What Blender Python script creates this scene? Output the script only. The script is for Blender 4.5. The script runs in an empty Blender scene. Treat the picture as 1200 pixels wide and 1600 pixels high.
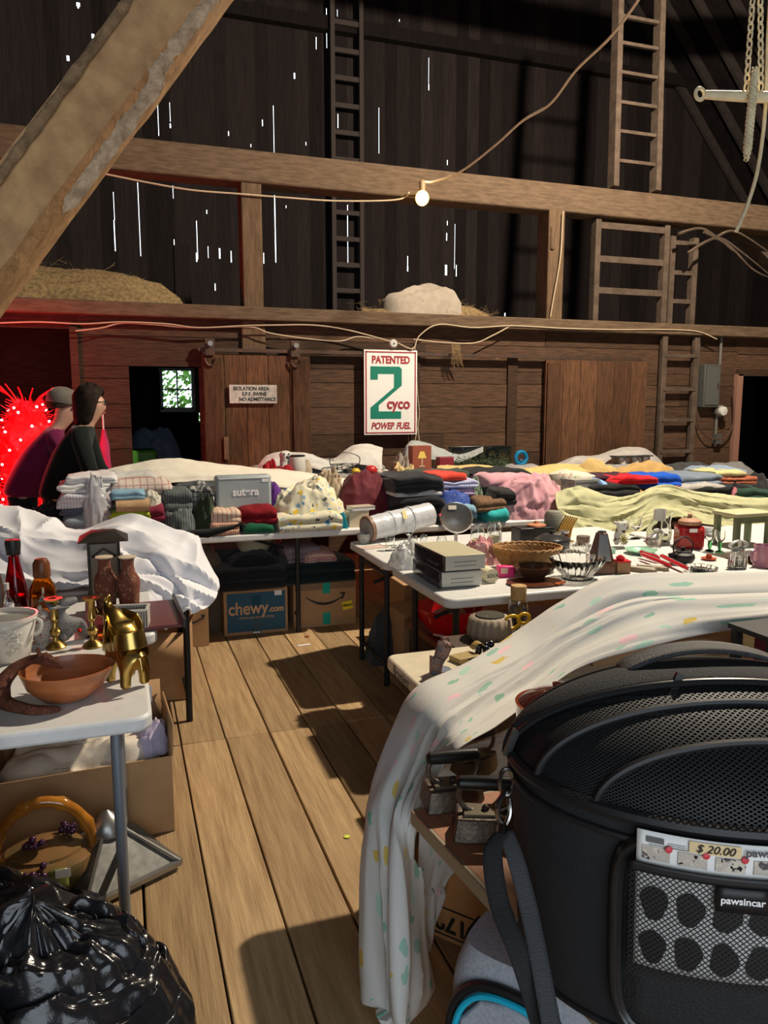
import bpy, bmesh, math, random
from mathutils import Vector, Matrix, noise
from math import sin, cos, pi, radians as R
SC = bpy.context.scene
COL = SC.collection
random.seed(7)
# ------------------------------------------------------------------ camera, world, lights, exposure
CAM_H, PITCH, YAW, FPX = 1.6, R(8.06), R(18.9), 1200.0
cd = bpy.data.cameras.new('camera'); cam = bpy.data.objects.new('camera', cd); COL.objects.link(cam)
cam.location = (0, 0, CAM_H); cam.rotation_euler = (R(90) - PITCH, 0, -YAW)
cd.sensor_fit = 'VERTICAL'; cd.sensor_height = 24; cd.lens = 24 * FPX / 1600; cd.clip_start = .02
SC.camera = cam
SC.view_settings.view_transform = 'Standard'; SC.view_settings.look = 'None'
SC.view_settings.gamma = 1; SC.view_settings.use_curve_mapping = False
SC.view_settings.exposure = 0.75
W = bpy.data.worlds.new('sky'); SC.world = W; W.use_nodes = True
W.node_tree.nodes['Background'].inputs[0].default_value = (.80, .90, 1, 1)
W.node_tree.nodes['Background'].inputs[1].default_value = 2.2
def light(name, kind, loc, power, color, size=.1, rot=None):
    l = bpy.data.lights.new(name, kind); l.energy = power; l.color = color
    o = bpy.data.objects.new(name, l); COL.objects.link(o); o.location = loc
    if kind == 'POINT': l.shadow_soft_size = size
    if rot: o.rotation_euler = rot
    return o
LAMP = (4.55, 4.3, 5.5)
light('work_lamp_light', 'POINT', LAMP, 1250, (1, .86, .68), .07)
BULB = (2.98, 7.52, 3.64)
light('bulb_light', 'POINT', (BULB[0], BULB[1] - .0, BULB[2] - .02), 260, (1, .48, .14), .05)
o = light('doorway_daylight', 'AREA', (-.3, -2.95, 2.0), 1, (1, 1, 1), rot=(R(90), 0, 0))
o.data.shape = 'RECTANGLE'; o.data.size = 3.8; o.data.size_y = 3.6; o.data.cycles.is_portal = True

# ------------------------------------------------------------------ from the photograph to the place
FW = Vector((sin(YAW) * cos(PITCH), cos(YAW) * cos(PITCH), -sin(PITCH)))
RT = Vector((cos(YAW), -sin(YAW), 0)); UP = RT.cross(FW); EYE = Vector((0, 0, CAM_H))
def ray(u, v): return FW + RT * ((u - 600) / FPX) - UP * ((v - 800) / FPX)
def onz(u, v, z): d = ray(u, v); return EYE + d * ((z - CAM_H) / d.z)      # point on a level surface
def ony(u, v, y): d = ray(u, v); return EYE + d * (y / d.y)                # point on a plane parallel to the back wall
def atd(u, v, k): return EYE + ray(u, v) * k
def dep(p): return (Vector(p) - EYE).dot(FW)
def span(u0, u1, vt, y, zb):                                               # centre x, width, height of a thing standing at depth y on zb
    a, b = ony(u0, vt, y), ony(u1, vt, y); return (a.x + b.x) / 2, abs(b.x - a.x), max(.01, (a.z + b.z) / 2 - zb)

# ------------------------------------------------------------------ materials
MC = {}
def ncoord(nt, scale=(1, 1, 1), kind='Object'):
    t = nt.nodes.new('ShaderNodeTexCoord'); m = nt.nodes.new('ShaderNodeMapping'); m.inputs['Scale'].default_value = scale
    nt.links.new(t.outputs[kind], m.inputs[0]); return m.outputs[0]
def mathn(nt, op, a, b=None):
    n = nt.nodes.new('ShaderNodeMath'); n.operation = op
    for i, x in enumerate((a, b)):
        if x is None: continue
        if isinstance(x, (int, float)): n.inputs[i].default_value = x
        else: nt.links.new(x, n.inputs[i])
    return n.outputs[0]
def mixc(nt, f, a, b, mode='MIX'):
    n = nt.nodes.new('ShaderNodeMix'); n.data_type = 'RGBA'; n.blend_type = mode
    for s, x in ((n.inputs[0], f), (n.inputs[6], a), (n.inputs[7], b)):
        if isinstance(x, (int, float)): s.default_value = x
        elif isinstance(x, tuple): s.default_value = (*x, 1) if len(x) == 3 else x
        else: nt.links.new(x, s)
    return n.outputs[2]
def noisen(nt, vec, scale=5, detail=4, rough=.6):
    n = nt.nodes.new('ShaderNodeTexNoise'); n.inputs['Scale'].default_value = scale; n.inputs['Detail'].default_value = detail
    n.inputs['Roughness'].default_value = rough; nt.links.new(vec, n.inputs['Vector']); return n.outputs[0]
def rampn(nt, f, lo, hi):
    n = nt.nodes.new('ShaderNodeMapRange'); n.inputs[1].default_value = lo; n.inputs[2].default_value = hi
    nt.links.new(f, n.inputs[0]); return n.outputs[0]
def mat(name, col, rough=.6, metal=0, col2=None, ns=8, st=(1, 1, 1), bump=0, bs=80, bst=(1, 1, 1), trans=0, ior=1.45, emit=None, es=0,
        sheen=0, rnd=0, spec=.5, coat=0, lo=.35, hi=.65, sss=0, coord='Object'):
    if name in MC: return MC[name]
    m = bpy.data.materials.new(name); MC[name] = m; m.use_nodes = True; nt = m.node_tree; b = nt.nodes['Principled BSDF']
    b.inputs['Base Color'].default_value = (*col, 1); b.inputs['Roughness'].default_value = rough; b.inputs['Metallic'].default_value = metal
    b.inputs['Transmission Weight'].default_value = trans; b.inputs['IOR'].default_value = ior
    b.inputs['Specular IOR Level'].default_value = spec; b.inputs['Coat Weight'].default_value = coat
    if sheen: b.inputs['Sheen Weight'].default_value = sheen
    if sss: b.inputs['Subsurface Weight'].default_value = sss; b.inputs['Subsurface Radius'].default_value = (.02, .01, .006)
    c = None
    if col2:
        f = rampn(nt, noisen(nt, ncoord(nt, st, coord), ns), lo, hi); c = mixc(nt, f, col, col2)
    if rnd:
        a = nt.nodes.new('ShaderNodeAttribute'); a.attribute_name = 'rnd'
        k = mathn(nt, 'ADD', mathn(nt, 'MULTIPLY', a.outputs['Fac'], 2 * rnd), 1 - rnd)
        cb = nt.nodes.new('ShaderNodeCombineColor')
        for i in range(3): nt.links.new(k, cb.inputs[i])
        c = mixc(nt, 1.0, c if c is not None else col, cb.outputs[0], 'MULTIPLY')
    if c is not None: nt.links.new(c, b.inputs['Base Color'])
    if bump:
        bn = nt.nodes.new('ShaderNodeBump'); bn.inputs['Strength'].default_value = bump; bn.inputs['Distance'].default_value = .01
        nt.links.new(noisen(nt, ncoord(nt, bst, coord), bs), bn.inputs['Height']); nt.links.new(bn.outputs[0], b.inputs['Normal'])
    if emit: b.inputs['Emission Color'].default_value = (*emit, 1); b.inputs['Emission Strength'].default_value = es
    return m
def base_of(m): nt = m.node_tree; return nt, nt.nodes['Principled BSDF']
def cloth(name, col, col2=None, rough=.9, ns=14, bump=.25, sheen=.15): return mat(name, col, rough, 0, col2 or tuple(c * .82 for c in col), ns, bump=bump, bs=220, sheen=sheen, spec=.2)
def stripes(name, bg, lines, axes=(0,), freq=30, duty=.3, rough=.9):        # stripes or plaid woven into a cloth
    if name in MC: return MC[name]
    m = mat(name, bg, rough, spec=.2, bump=.2, bs=220); nt, b = base_of(m); c = bg
    sep = nt.nodes.new('ShaderNodeSeparateXYZ'); nt.links.new(ncoord(nt), sep.inputs[0])
    for i, ax in enumerate(axes):
        f = mathn(nt, 'LESS_THAN', mathn(nt, 'FRACT', mathn(nt, 'MULTIPLY', sep.outputs[ax], freq * (1 + .13 * i))), duty)
        c = mixc(nt, mathn(nt, 'MULTIPLY', f, .8), c, lines[i % len(lines)])
    nt.links.new(c, b.inputs['Base Color']); return m
def blobs(name, bg, cols, scale=12, size=.28, st=(1, 1, 1), coord='Object', rough=.9, keep=.6, vary=.06):   # scattered printed motifs
    if name in MC: return MC[name]
    m = mat(name, bg, rough, spec=.25, bump=.15, bs=200); nt, b = base_of(m)
    vec = ncoord(nt, st, coord); v = nt.nodes.new('ShaderNodeTexVoronoi'); v.inputs['Scale'].default_value = scale; v.inputs['Randomness'].default_value = .9
    wob = nt.nodes.new('ShaderNodeVectorMath'); wob.operation = 'ADD'
    nz = nt.nodes.new('ShaderNodeTexNoise'); nz.inputs['Scale'].default_value = scale * 2.2; nt.links.new(vec, nz.inputs['Vector'])
    sc_ = nt.nodes.new('ShaderNodeVectorMath'); sc_.operation = 'SCALE'; sc_.inputs[3].default_value = vary; nt.links.new(nz.outputs[1], sc_.inputs[0])
    nt.links.new(vec, wob.inputs[0]); nt.links.new(sc_.outputs[0], wob.inputs[1]); nt.links.new(wob.outputs[0], v.inputs['Vector'])
    near = mathn(nt, 'LESS_THAN', v.outputs['Distance'], size)
    sp = nt.nodes.new('ShaderNodeSeparateColor'); nt.links.new(v.outputs['Color'], sp.inputs[0])
    near = mathn(nt, 'MULTIPLY', near, mathn(nt, 'LESS_THAN', sp.outputs[1], keep))
    cr = nt.nodes.new('ShaderNodeValToRGB'); cr.color_ramp.interpolation = 'CONSTANT'; e = cr.color_ramp.elements
    e[0].color = (*cols[0], 1); e[1].position = 1 / len(cols); e[1].color = (*cols[1 % len(cols)], 1)
    for i in range(2, len(cols)): x = e.new(i / len(cols)); x.color = (*cols[i], 1)
    nt.links.new(sp.outputs[0], cr.inputs[0]); nt.links.new(mixc(nt, near, bg, cr.outputs[0]), b.inputs['Base Color']); return m
def glass(name, col=(1, 1, 1), rough=.03, ior=1.45): return mat(name, col, rough, trans=1, ior=ior)
def holes(name, col, freq, duty=.5, rough=.6):                              # a woven mesh with real see-through holes
    if name in MC: return MC[name]
    m = mat(name, col, rough); nt, b = base_of(m); out = nt.nodes['Material Output']
    sep = nt.nodes.new('ShaderNodeSeparateXYZ'); nt.links.new(ncoord(nt, (1, 1, 1), 'UV'), sep.inputs[0])
    fx = mathn(nt, 'MULTIPLY', sep.outputs[0], freq); fy = mathn(nt, 'MULTIPLY', sep.outputs[1], freq)
    p = mathn(nt, 'SUBTRACT', mathn(nt, 'FRACT', mathn(nt, 'ADD', fx, fy)), .5); q = mathn(nt, 'SUBTRACT', mathn(nt, 'FRACT', mathn(nt, 'SUBTRACT', fx, fy)), .5)
    h = mathn(nt, 'MULTIPLY', mathn(nt, 'LESS_THAN', mathn(nt, 'ABSOLUTE', p), duty / 2), mathn(nt, 'LESS_THAN', mathn(nt, 'ABSOLUTE', q), duty / 2))
    nt.links.new(mathn(nt, 'SUBTRACT', 1.0, h), b.inputs['Alpha']); return m

# ------------------------------------------------------------------ mesh building
class MB:
    def __init__(s): s.v = []; s.f = []; s.r = []; s.uv = {}
    def add(s, vs, fs, rnd=None):
        n = len(s.v); s.v += [Vector(p) for p in vs]; s.f += [tuple(i + n for i in f) for f in fs]; s.r += [rnd or 0] * len(fs); return n
    def box(s, c, d, rz=0, rot=None, rnd=None, taper=1):
        x, y, z = d[0] / 2, d[1] / 2, d[2] / 2; t = taper
        vs = [Vector(p) for p in ((-x, -y, -z), (x, -y, -z), (x, y, -z), (-x, y, -z), (-x * t, -y * t, z), (x * t, -y * t, z), (x * t, y * t, z), (-x * t, y * t, z))]
        m = rot if rot is not None else Matrix.Rotation(rz, 3, 'Z')
        s.add([m @ p + Vector(c) for p in vs], [(0, 3, 2, 1), (4, 5, 6, 7), (0, 1, 5, 4), (1, 2, 6, 5), (2, 3, 7, 6), (3, 0, 4, 7)], rnd); return s
    def bar(s, a, b, w, h, rnd=None, upv=(0, 0, 1)):                         # a timber or batten from a to b
        a, b = Vector(a), Vector(b); d = b - a; x = d.normalized(); y = Vector(upv).cross(x)
        if y.length < 1e-4: y = Vector((0, 1, 0)).cross(x)
        y.normalize(); z = x.cross(y); m = Matrix((x, y, z)).transposed()
        return s.box((a + b) / 2, (d.length, w, h), rot=m, rnd=rnd)
    def tube(s, pts, r, n=8, closed=False, flat=1):
        pts = [Vector(p) for p in pts]; N = len(pts); rs = r if isinstance(r, (list, tuple)) else [r] * N
        up = Vector((0, 0, 1)); rings = []; prev = None
        for i, p in enumerate(pts):
            a = pts[(i - 1) % N] if closed or i > 0 else p; b = pts[(i + 1) % N] if closed or i < N - 1 else p
            t = (b - a).normalized() if (b - a).length > 1e-9 else up
            if prev is None: x = t.cross(up); x = t.cross(Vector((0, 1, 0))) if x.length < .1 else x
            else: x = prev - t * prev.dot(t)
            x.normalize(); prev = x; y = t.cross(x)
            rings.append([p + x * (cos(2 * pi * k / n) * rs[i]) + y * (sin(2 * pi * k / n) * rs[i] * flat) for k in range(n)])
        o = len(s.v); s.v += [p for g in rings for p in g]; M = N if closed else N - 1; fs = []
        for i in range(M):
            for k in range(n):
                j = (i + 1) % N; fs.append((o + i * n + k, o + i * n + (k + 1) % n, o + j * n + (k + 1) % n, o + j * n + k))
        if not closed: fs += [tuple(o + k for k in reversed(range(n))), tuple(o + (N - 1) * n + k for k in range(n))]
        s.f += fs; s.r += [0] * len(fs); return s
    def lathe(s, prof, n=24, c=(0, 0, 0), sx=1, sy=1, wob=None):
        o = len(s.v); m = len(prof); fs = []
        for (r, z) in prof:
            for k in range(n):
                a = 2 * pi * k / n; q = r * (wob(a, z) if wob else 1); s.v.append(Vector((c[0] + q * cos(a) * sx, c[1] + q * sin(a) * sy, c[2] + z)))
        for i in range(m - 1):
            for k in range(n): fs.append((o + i * n + k, o + i * n + (k + 1) % n, o + (i + 1) * n + (k + 1) % n, o + (i + 1) * n + k))
        if prof[0][0] > 1e-5: fs.append(tuple(o + k for k in reversed(range(n))))
        if prof[-1][0] > 1e-5: fs.append(tuple(o + (m - 1) * n + k for k in range(n)))
        s.f += fs; s.r += [0] * len(fs); return s
    def ball(s, c, r, n=16, sq=(1, 1, 1)):
        m = n // 2; return s.lathe_at([(max(1e-6, sin(pi * i / m)) * r, -cos(pi * i / m) * r) for i in range(m + 1)], n, c, sq)
    def lathe_at(s, prof, n, c, sq):
        o = len(s.v); s.lathe(prof, n)
        for i in range(o, len(s.v)): p = s.v[i]; s.v[i] = Vector((p.x * sq[0] + c[0], p.y * sq[1] + c[1], p.z * sq[2] + c[2]))
        return s
    def prism(s, poly, d, mtx=None):                                         # outline in xz pushed along y by d (both ways d/2)
        n = len(poly); vs = [Vector((x, -d / 2, z)) for x, z in poly] + [Vector((x, d / 2, z)) for x, z in poly]
        if mtx is not None: vs = [mtx @ p for p in vs]
        fs = [tuple(range(n)), tuple(reversed(range(n, 2 * n)))] + [(i, i + n, (i + 1) % n + n, (i + 1) % n) for i in range(n)]
        s.add(vs, fs); return s
    def grid(s, fn, nu, nv, closeu=False, uvs=(1, 1)):
        o = len(s.v); U = nu if closeu else nu + 1
        for j in range(nv + 1):
            for i in range(U):
                s.uv[len(s.v)] = (i / nu * uvs[0], j / nv * uvs[1]); s.v.append(Vector(fn(i / nu, j / nv)))
        fs = []
        for j in range(nv):
            for i in range(nu): i2 = (i + 1) % U; fs.append((o + j * U + i, o + j * U + i2, o + (j + 1) * U + i2, o + (j + 1) * U + i))
        s.f += fs; s.r += [0] * len(fs); return s
    def xf(s, m): s.v = [m @ p for p in s.v]; return s
    def build(s, name, m, parent=None, smooth=True, bev=0, sub=0, solid=0, loc=None, rz=0, ang=38):
        me = bpy.data.meshes.new(name); me.from_pydata(s.v, [], s.f); me.validate()
        if any(s.r) and len(s.r) == len(me.polygons): a = me.attributes.new('rnd', 'FLOAT', 'FACE'); a.data.foreach_set('value', s.r)
        if s.uv:
            ul = me.uv_layers.new(name='UV')
            for lp in me.loops:
                if lp.vertex_index in s.uv: ul.data[lp.index].uv = s.uv[lp.vertex_index]
        bm = bmesh.new(); bm.from_mesh(me); bmesh.ops.recalc_face_normals(bm, faces=bm.faces)
        for f in bm.faces: f.smooth = smooth
        if smooth:
            for e in bm.edges:
                if len(e.link_faces) == 2 and e.calc_face_angle(0) > R(ang): e.smooth = False
        bm.to_mesh(me); bm.free(); me.materials.append(m)
        o = bpy.data.objects.new(name, me); COL.objects.link(o)
        if parent: o.parent = parent
        if loc is not None: o.location = loc
        if rz: o.rotation_euler = (0, 0, rz)
        if bev: b = o.modifiers.new('bevel', 'BEVEL'); b.width = bev; b.segments = 2; b.limit_method = 'ANGLE'; b.angle_limit = R(40)
        if solid: b = o.modifiers.new('solid', 'SOLIDIFY'); b.thickness = solid; b.offset = 0
        if sub: b = o.modifiers.new('sub', 'SUBSURF'); b.levels = sub; b.render_levels = sub
        return o
def tag(o, label, cat, group=None, kind=None):
    if label: o['label'] = label
    if cat: o['category'] = cat
    if group: o['group'] = group
    if kind: o['kind'] = kind
    return o
def thing(name, label, cat, loc=(0, 0, 0), rz=0, group=None):
    o = bpy.data.objects.new(name, None); o.empty_display_size = .05; COL.objects.link(o); o.location = loc; o.rotation_euler = (0, 0, rz)
    return tag(o, label, cat, group)
def struct(name, mb, m, **k): o = mb.build(name, m, **k); o['kind'] = 'structure'; return o
def copy_thing(o, loc=None, rz=None, label=None, parent=None):
    c = o.copy(); COL.objects.link(c)
    if parent: c.parent = parent
    for ch in list(o.children): copy_thing(ch, parent=c)
    if loc is not None: c.location = loc
    if rz is not None: c.rotation_euler = (0, 0, rz)
    if label: c['label'] = label
    return c
def text(name, body, size, m, parent, loc, rot=(pi / 2, 0, 0), shear=0, bold=0, sx=1, align='CENTER', ext=.0008):
    cu = bpy.data.curves.new(name, 'FONT'); cu.body = body; cu.size = size; cu.align_x = align; cu.align_y = 'CENTER'; cu.shear = shear; cu.offset = bold; cu.extrude = ext
    t = bpy.data.objects.new(name, cu); COL.objects.link(t); me = bpy.data.meshes.new_from_object(t); bpy.data.objects.remove(t); bpy.data.curves.remove(cu)
    me.name = name; me.materials.clear(); me.materials.append(m)
    o = bpy.data.objects.new(name, me); COL.objects.link(o); o.parent = parent; o.location = loc; o.rotation_euler = rot; o.scale = (sx, 1, 1); return o
def skin(name, vs, es, m, parent=None, sub=2, loc=None, rz=0):               # one continuous body grown around a skeleton of (x, y, z, radius)
    me = bpy.data.meshes.new(name); bm = bmesh.new(); ly = bm.verts.layers.skin.verify(); V = []
    for i, p in enumerate(vs):
        v = bm.verts.new(p[:3]); r = p[3]; v[ly].radius = r if isinstance(r, tuple) else (r, r); v[ly].use_root = i == 0; V.append(v)
    for a, b in es: bm.edges.new((V[a], V[b]))
    bm.to_mesh(me); bm.free(); me.materials.append(m); o = bpy.data.objects.new(name, me); COL.objects.link(o)
    if parent: o.parent = parent
    if loc is not None: o.location = loc
    o.rotation_euler = (0, 0, rz)
    k = o.modifiers.new('skin', 'SKIN'); k.use_smooth_shade = True
    k = o.modifiers.new('sub', 'SUBSURF'); k.levels = sub; k.render_levels = sub; return o
def cat(ctrl, t):                                                            # Catmull-Rom through a list of vectors, t in 0..1
    n = len(ctrl) - 1; x = min(max(t, 0), 1) * n; i = min(int(x), n - 1); f = x - i
    p0, p1, p2, p3 = ctrl[max(i - 1, 0)], ctrl[i], ctrl[i + 1], ctrl[min(i + 2, n)]
    return (p1 * 2 + (p2 - p0) * f + (p0 * 2 - p1 * 5 + p2 * 4 - p3) * f * f + (p1 * 3 - p0 - p2 * 3 + p3) * f ** 3) * .5
def curve(pts, n=24): pts = [Vector(p) for p in pts]; return [cat(pts, i / n) for i in range(n + 1)]
def fbm(p, s=1, seed=0): p = Vector(p) * s + Vector((seed * 7.3, seed * 3.1, seed * 1.7)); return noise.noise(p) + .5 * noise.noise(p * 2.1) + .25 * noise.noise(p * 4.3)
def ridge(p, s=1, seed=0):                                                   # sharp-crested folds
    p = Vector(p) * s + Vector((seed * 5.3, seed * 2.9, seed)); w = Vector((noise.noise(p * .6), noise.noise(p * .6 + Vector((9, 1, 3))), 0)) * .9
    a = 1 - abs(noise.noise(p + w)) * 2; b = 1 - abs(noise.noise((p + w) * 2.2)) * 2; return a * .7 + b * .3
def creases(seed, n=40, ln=.35, wd=.02, ang=None, spread=3.2):                # straight-ish sharp folds scattered over the unit square (both signs)
    rng = random.Random(seed); L = []
    for _ in range(n):
        a = rng.uniform(0, pi) if ang is None else ang + rng.gauss(0, spread)
        L.append((rng.random(), rng.random(), cos(a), sin(a), ln * rng.uniform(.4, 1.3), wd * rng.uniform(.5, 1.8), rng.choice((1, 1, -.8)) * rng.uniform(.5, 1.2), rng.uniform(-1.5, 1.5)))
    def f(x, y):
        s = 0
        for (cx, cy, dx, dy, l, w, h, b) in L:
            px, py = x - cx, y - cy; t = (px * dx + py * dy) / l
            if -1.6 < t < 1.6:
                d = abs(-px * dy + py * dx + b * t * t * w) / w
                if d < 4: s += h * math.exp(-t * t * 2.2) * math.exp(-d)
        return s
    return f
# ---- cloth
def heap(rx, ry, h, seed=1, fold=.25, fs=6, p=2.6, q=.6, n=56, m=22, irr=.12, lean=(0, 0)):   # a crumpled pile lying on z = 0
    b = MB(); cf = creases(seed * 13 + 1, int(14 + fs * 4), .42, .035)
    def fn(u, v):
        a = 2 * pi * u; r = v; k = 1 + irr * fbm((cos(a), sin(a), 0), 1.4, seed)
        x, y = cos(a), sin(a); sc = (abs(x) ** p + abs(y) ** p) ** (-1 / p)
        x, y = x * sc * r * rx * k, y * sc * r * ry * k
        z = h * max(0, 1 - r ** 3) ** q; e = min(1, (1 - r) * 5)
        s_ = fs / max(rx, ry) * .35; d = (.45 * fbm((x, y, z * .8), s_ * .8, seed) + .9 * math.tanh(.8 * cf(.5 + .5 * x / rx, .5 + .5 * y / ry))) * fold * h * (.25 + .75 * e)
        return (x + lean[0] * z + x * .5 * fold * fbm((x, y, 3 + z), s_ * 1.3, seed), y + lean[1] * z + y * .5 * fold * fbm((x, y, 9 + z), s_ * 1.3, seed), max(0, z * (1 + .22 * fbm((x, y, 0), s_ * .5, seed)) + d * e * (.5 + .5 * e)))
    b.grid(lambda u, v: fn(u, 1 - (v * .985)), n, m, closeu=True); U = n
    b.f.append(tuple(range(U))); b.r.append(0); b.f.append(tuple(reversed(range(len(b.v) - U, len(b.v))))); b.r.append(0); return b
def fold(w, d, h, layers=4, seed=1, soft=.3):                                # a folded cloth with the fold edges towards the front
    b = MB(); rng = random.Random(seed); t = h / layers; prof = []
    K = 5; off = [rng.uniform(-.09, .04) * d for _ in range(layers)]
    for l in range(layers):
        for k in range(K): a = -pi / 2 + pi * (k + .5) / K; prof.append((-d / 2 + off[l] - cos(a) * t * .5, l * t + t / 2 + sin(a) * t * .5))
    top = [(-d * .3, h * (1 + .02)), (0, h * (1 + .05)), (d * .3, h)]; prof += top
    for l in reversed(range(layers)):
        for k in range(K): a = pi / 2 - pi * (k + .5) / K; prof.append((d / 2 - off[l] + cos(a) * t * .5, l * t + t / 2 + sin(a) * t * .5))
    N = len(prof); nx = 14
    for i in range(nx + 1):
        u = i / nx; e = min(u, 1 - u); sh = 1 - .10 * soft * max(0, 1 - e * 9)
        for (y, z) in prof:
            x = (u - .5) * w + off[int(min(z / t, layers - 1))] * .8 * (1 if u > .5 else -1); p = Vector((x, y, z))
            b.v.append(Vector((x, y * sh + .016 * soft * fbm(p, 11, seed), max(0, z * (1 - .25 * soft * max(0, 1 - e * 8)) + .035 * soft * fbm(p, 7, seed) * (z / h) + .006 * soft * ridge(p, 20, seed) * (z > h * .9)))))
    for i in range(nx):
        for k in range(N): b.f.append((i * N + k, i * N + (k + 1) % N, (i + 1) * N + (k + 1) % N, (i + 1) * N + k))
    b.f += [tuple(reversed(range(N))), tuple(range(nx * N, nx * N + N))]; b.r = [0] * len(b.f); return b
def sheet(rows, nu=60, nv=60, rip=.012, rs=7, seed=1, uvs=(1, 1), cr=(46, .35, .02, None, .5), cra=1.0):     # a cloth laid through rows of points
    rows = [[Vector(p) for p in r] for r in rows]; b = MB()
    cf = creases(seed, *cr)
    def P(u, v): return cat([cat(r, u) for r in rows], v)
    def fn(u, v):
        p = P(u, v); e = .004; n = (P(min(1, u + e), v) - P(max(0, u - e), v)).cross(P(u, min(1, v + e)) - P(u, max(0, v - e)))
        if n.length > 1e-12: n.normalize()
        if n.z < 0: n = -n
        return p + n * rip * (.5 * fbm((u * uvs[0], v * uvs[1], 0), rs, seed) + cra * 1.3 * math.tanh(.8 * cf(u, v)))
    return b.grid(fn, nu, nv, uvs=uvs)
# ------------------------------------------------------------------ shared materials
wall_m = mat('barn_board', (.082, .043, .024), .8, col2=(.036, .020, .012), ns=5, st=(1.2, 1, 14), rnd=.35, bump=.4, bs=30, bst=(1, 1, 8), spec=.25)
door_m = mat('door_board', (.125, .056, .026), .8, col2=(.055, .026, .013), ns=5, st=(14, 1, 1.2), rnd=.3, bump=.4, bs=30, bst=(8, 1, 1), spec=.25)
beam_m = mat('hewn_beam', (.13, .086, .054), .85, col2=(.078, .05, .03), ns=6, st=(1, 6, 6), bump=.6, bs=22, bst=(.6, 4, 4), spec=.2)
post_m = mat('hewn_post', (.13, .082, .048), .85, col2=(.08, .05, .028), ns=6, st=(6, 6, .8), bump=.6, bs=22, bst=(4, 4, .6), spec=.2)
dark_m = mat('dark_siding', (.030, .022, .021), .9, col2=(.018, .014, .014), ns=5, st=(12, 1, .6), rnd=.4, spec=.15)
roof_m = mat('roof_board', (.028, .02, .02), .9, col2=(.016, .012, .012), ns=4, rnd=.3, spec=.15)
grey_wood = mat('aged_batten', (.2, .135, .085), .85, col2=(.12, .08, .05), ns=9, st=(1, 1, 1), bump=.3, bs=40, spec=.2)
floor_m = mat('plank_floor', (.44, .30, .155), .62, col2=(.25, .155, .075), ns=4.5, st=(9, .55, 9), rnd=.22, bump=.35, bs=26, bst=(5, .4, 5), spec=.3, lo=.3, hi=.72)
iron_m = mat('rusty_iron', (.05, .04, .035), .6, .6, col2=(.1, .05, .03), ns=20)
black_m = mat('black_metal', (.012, .012, .013), .45, .3)
hay_m = mat('hay', (.30, .20, .09), .95, col2=(.14, .09, .04), ns=30, bump=.8, bs=120)
# ------------------------------------------------------------------ floor
b = MB(); x = -6.0; rng = random.Random(3)
while x < 12:
    w = rng.uniform(.19, .235)
    for (y0, y1) in ((-3, -.6), (-.6, 3.57), (3.57, 7.7), (7.7, 12.6)):
        z = rng.uniform(-.003, .002); b.box((x + w / 2, (y0 + y1) / 2, -.025 + z), (w - rng.uniform(.004, .009), y1 - y0 - .006, .05), rnd=rng.random())
    x += w
struct('floor', b, floor_m, bev=.004)
struct('floor_underlay', MB().box((3, 4.8, -.09), (18, 15.6, .06)), dark_m)
# ------------------------------------------------------------------ lower back wall of horizontal boards, with three openings
WY = 7.85
def hboards(b, x0, x1, z0, z1, y, seed, hh=.24):
    rng = random.Random(seed); z = z0
    while z < z1 - .01:
        h = min(hh * rng.uniform(.85, 1.2), z1 - z); h = z1 - z if z1 - z - h < .06 else h
        xs = x0
        while xs < x1 - .01:
            L = min(rng.uniform(1.6, 3.6), x1 - xs); b.box((xs + L / 2, y + rng.uniform(-.006, .006), z + h / 2), (L - .003, .035, h - .006), rnd=rng.random()); xs += L
        z += h
b = MB(); hboards(b, -.34, .11, 0, 1.95, WY, 1); hboards(b, -.34, 7.36, 1.95, 2.42, WY, 2); hboards(b, .76, 7.36, 0, 1.95, WY, 3)
hboards(b, 8.45, 12, 0, 2.42, WY, 4); hboards(b, 7.36, 8.45, 1.95, 2.42, WY, 5); hboards(b, -6, -1.35, 0, 2.42, WY, 6); hboards(b, -1.35, -.34, 2.28, 2.42, WY, 7)
struct('wall_back', b, wall_m)
b = MB(); b.bar((-6, WY - .05, 2.47), (12, WY - .05, 2.47), .2, .13); struct('trim_1', b, beam_m, bev=.012)                 # plate along the loft edge
b = MB(); b.box((3, 10.2, 2.46), (18, 4.6, .06)); struct('ceiling_loft', b, dark_m)
b = MB(); b.bar((-6, WY, 3.86), (12, WY, 3.82), .26, .30); struct('trim_2', b, beam_m, bev=.02)
b = MB(); b.bar((1.3, WY, 2.42), (1.3, WY, 3.72), .2, .22, upv=(0, 1, 0)); b.box((1.3, WY - .03, 2.2), (.24, .06, .6)); struct('trim_3', b, post_m, bev=.014)
b = MB(); b.bar((4.66, WY, 2.5), (4.66, WY, 3.72), .2, .26, upv=(0, 1, 0)); b.box((4.60, WY - .14, 3.4), (.05, .03, .25)); struct('trim_4', b, post_m, bev=.014)
struct('trim_5', MB().bar((.86, 10.6, 2.49), (.86, 10.6, 3.6), .2, .2, upv=(0, 1, 0)), dark_m)
for i, (xa, xb) in enumerate(((-1.35, -1.27), (-.40, -.33))): struct('trim_%d' % (6 + i), MB().box(((xa + xb) / 2, WY - .04, 1.15), (xb - xa, .07, 2.3)), wall_m)
struct('trim_8', MB().box((7.38, WY - .03, .98), (.09, .08, 1.96)), mat('pink_jamb', (.22, .11, .08), .8)); struct('trim_9', MB().box((7.95, WY - .03, 1.98), (1.2, .08, .08)), wall_m)
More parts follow.
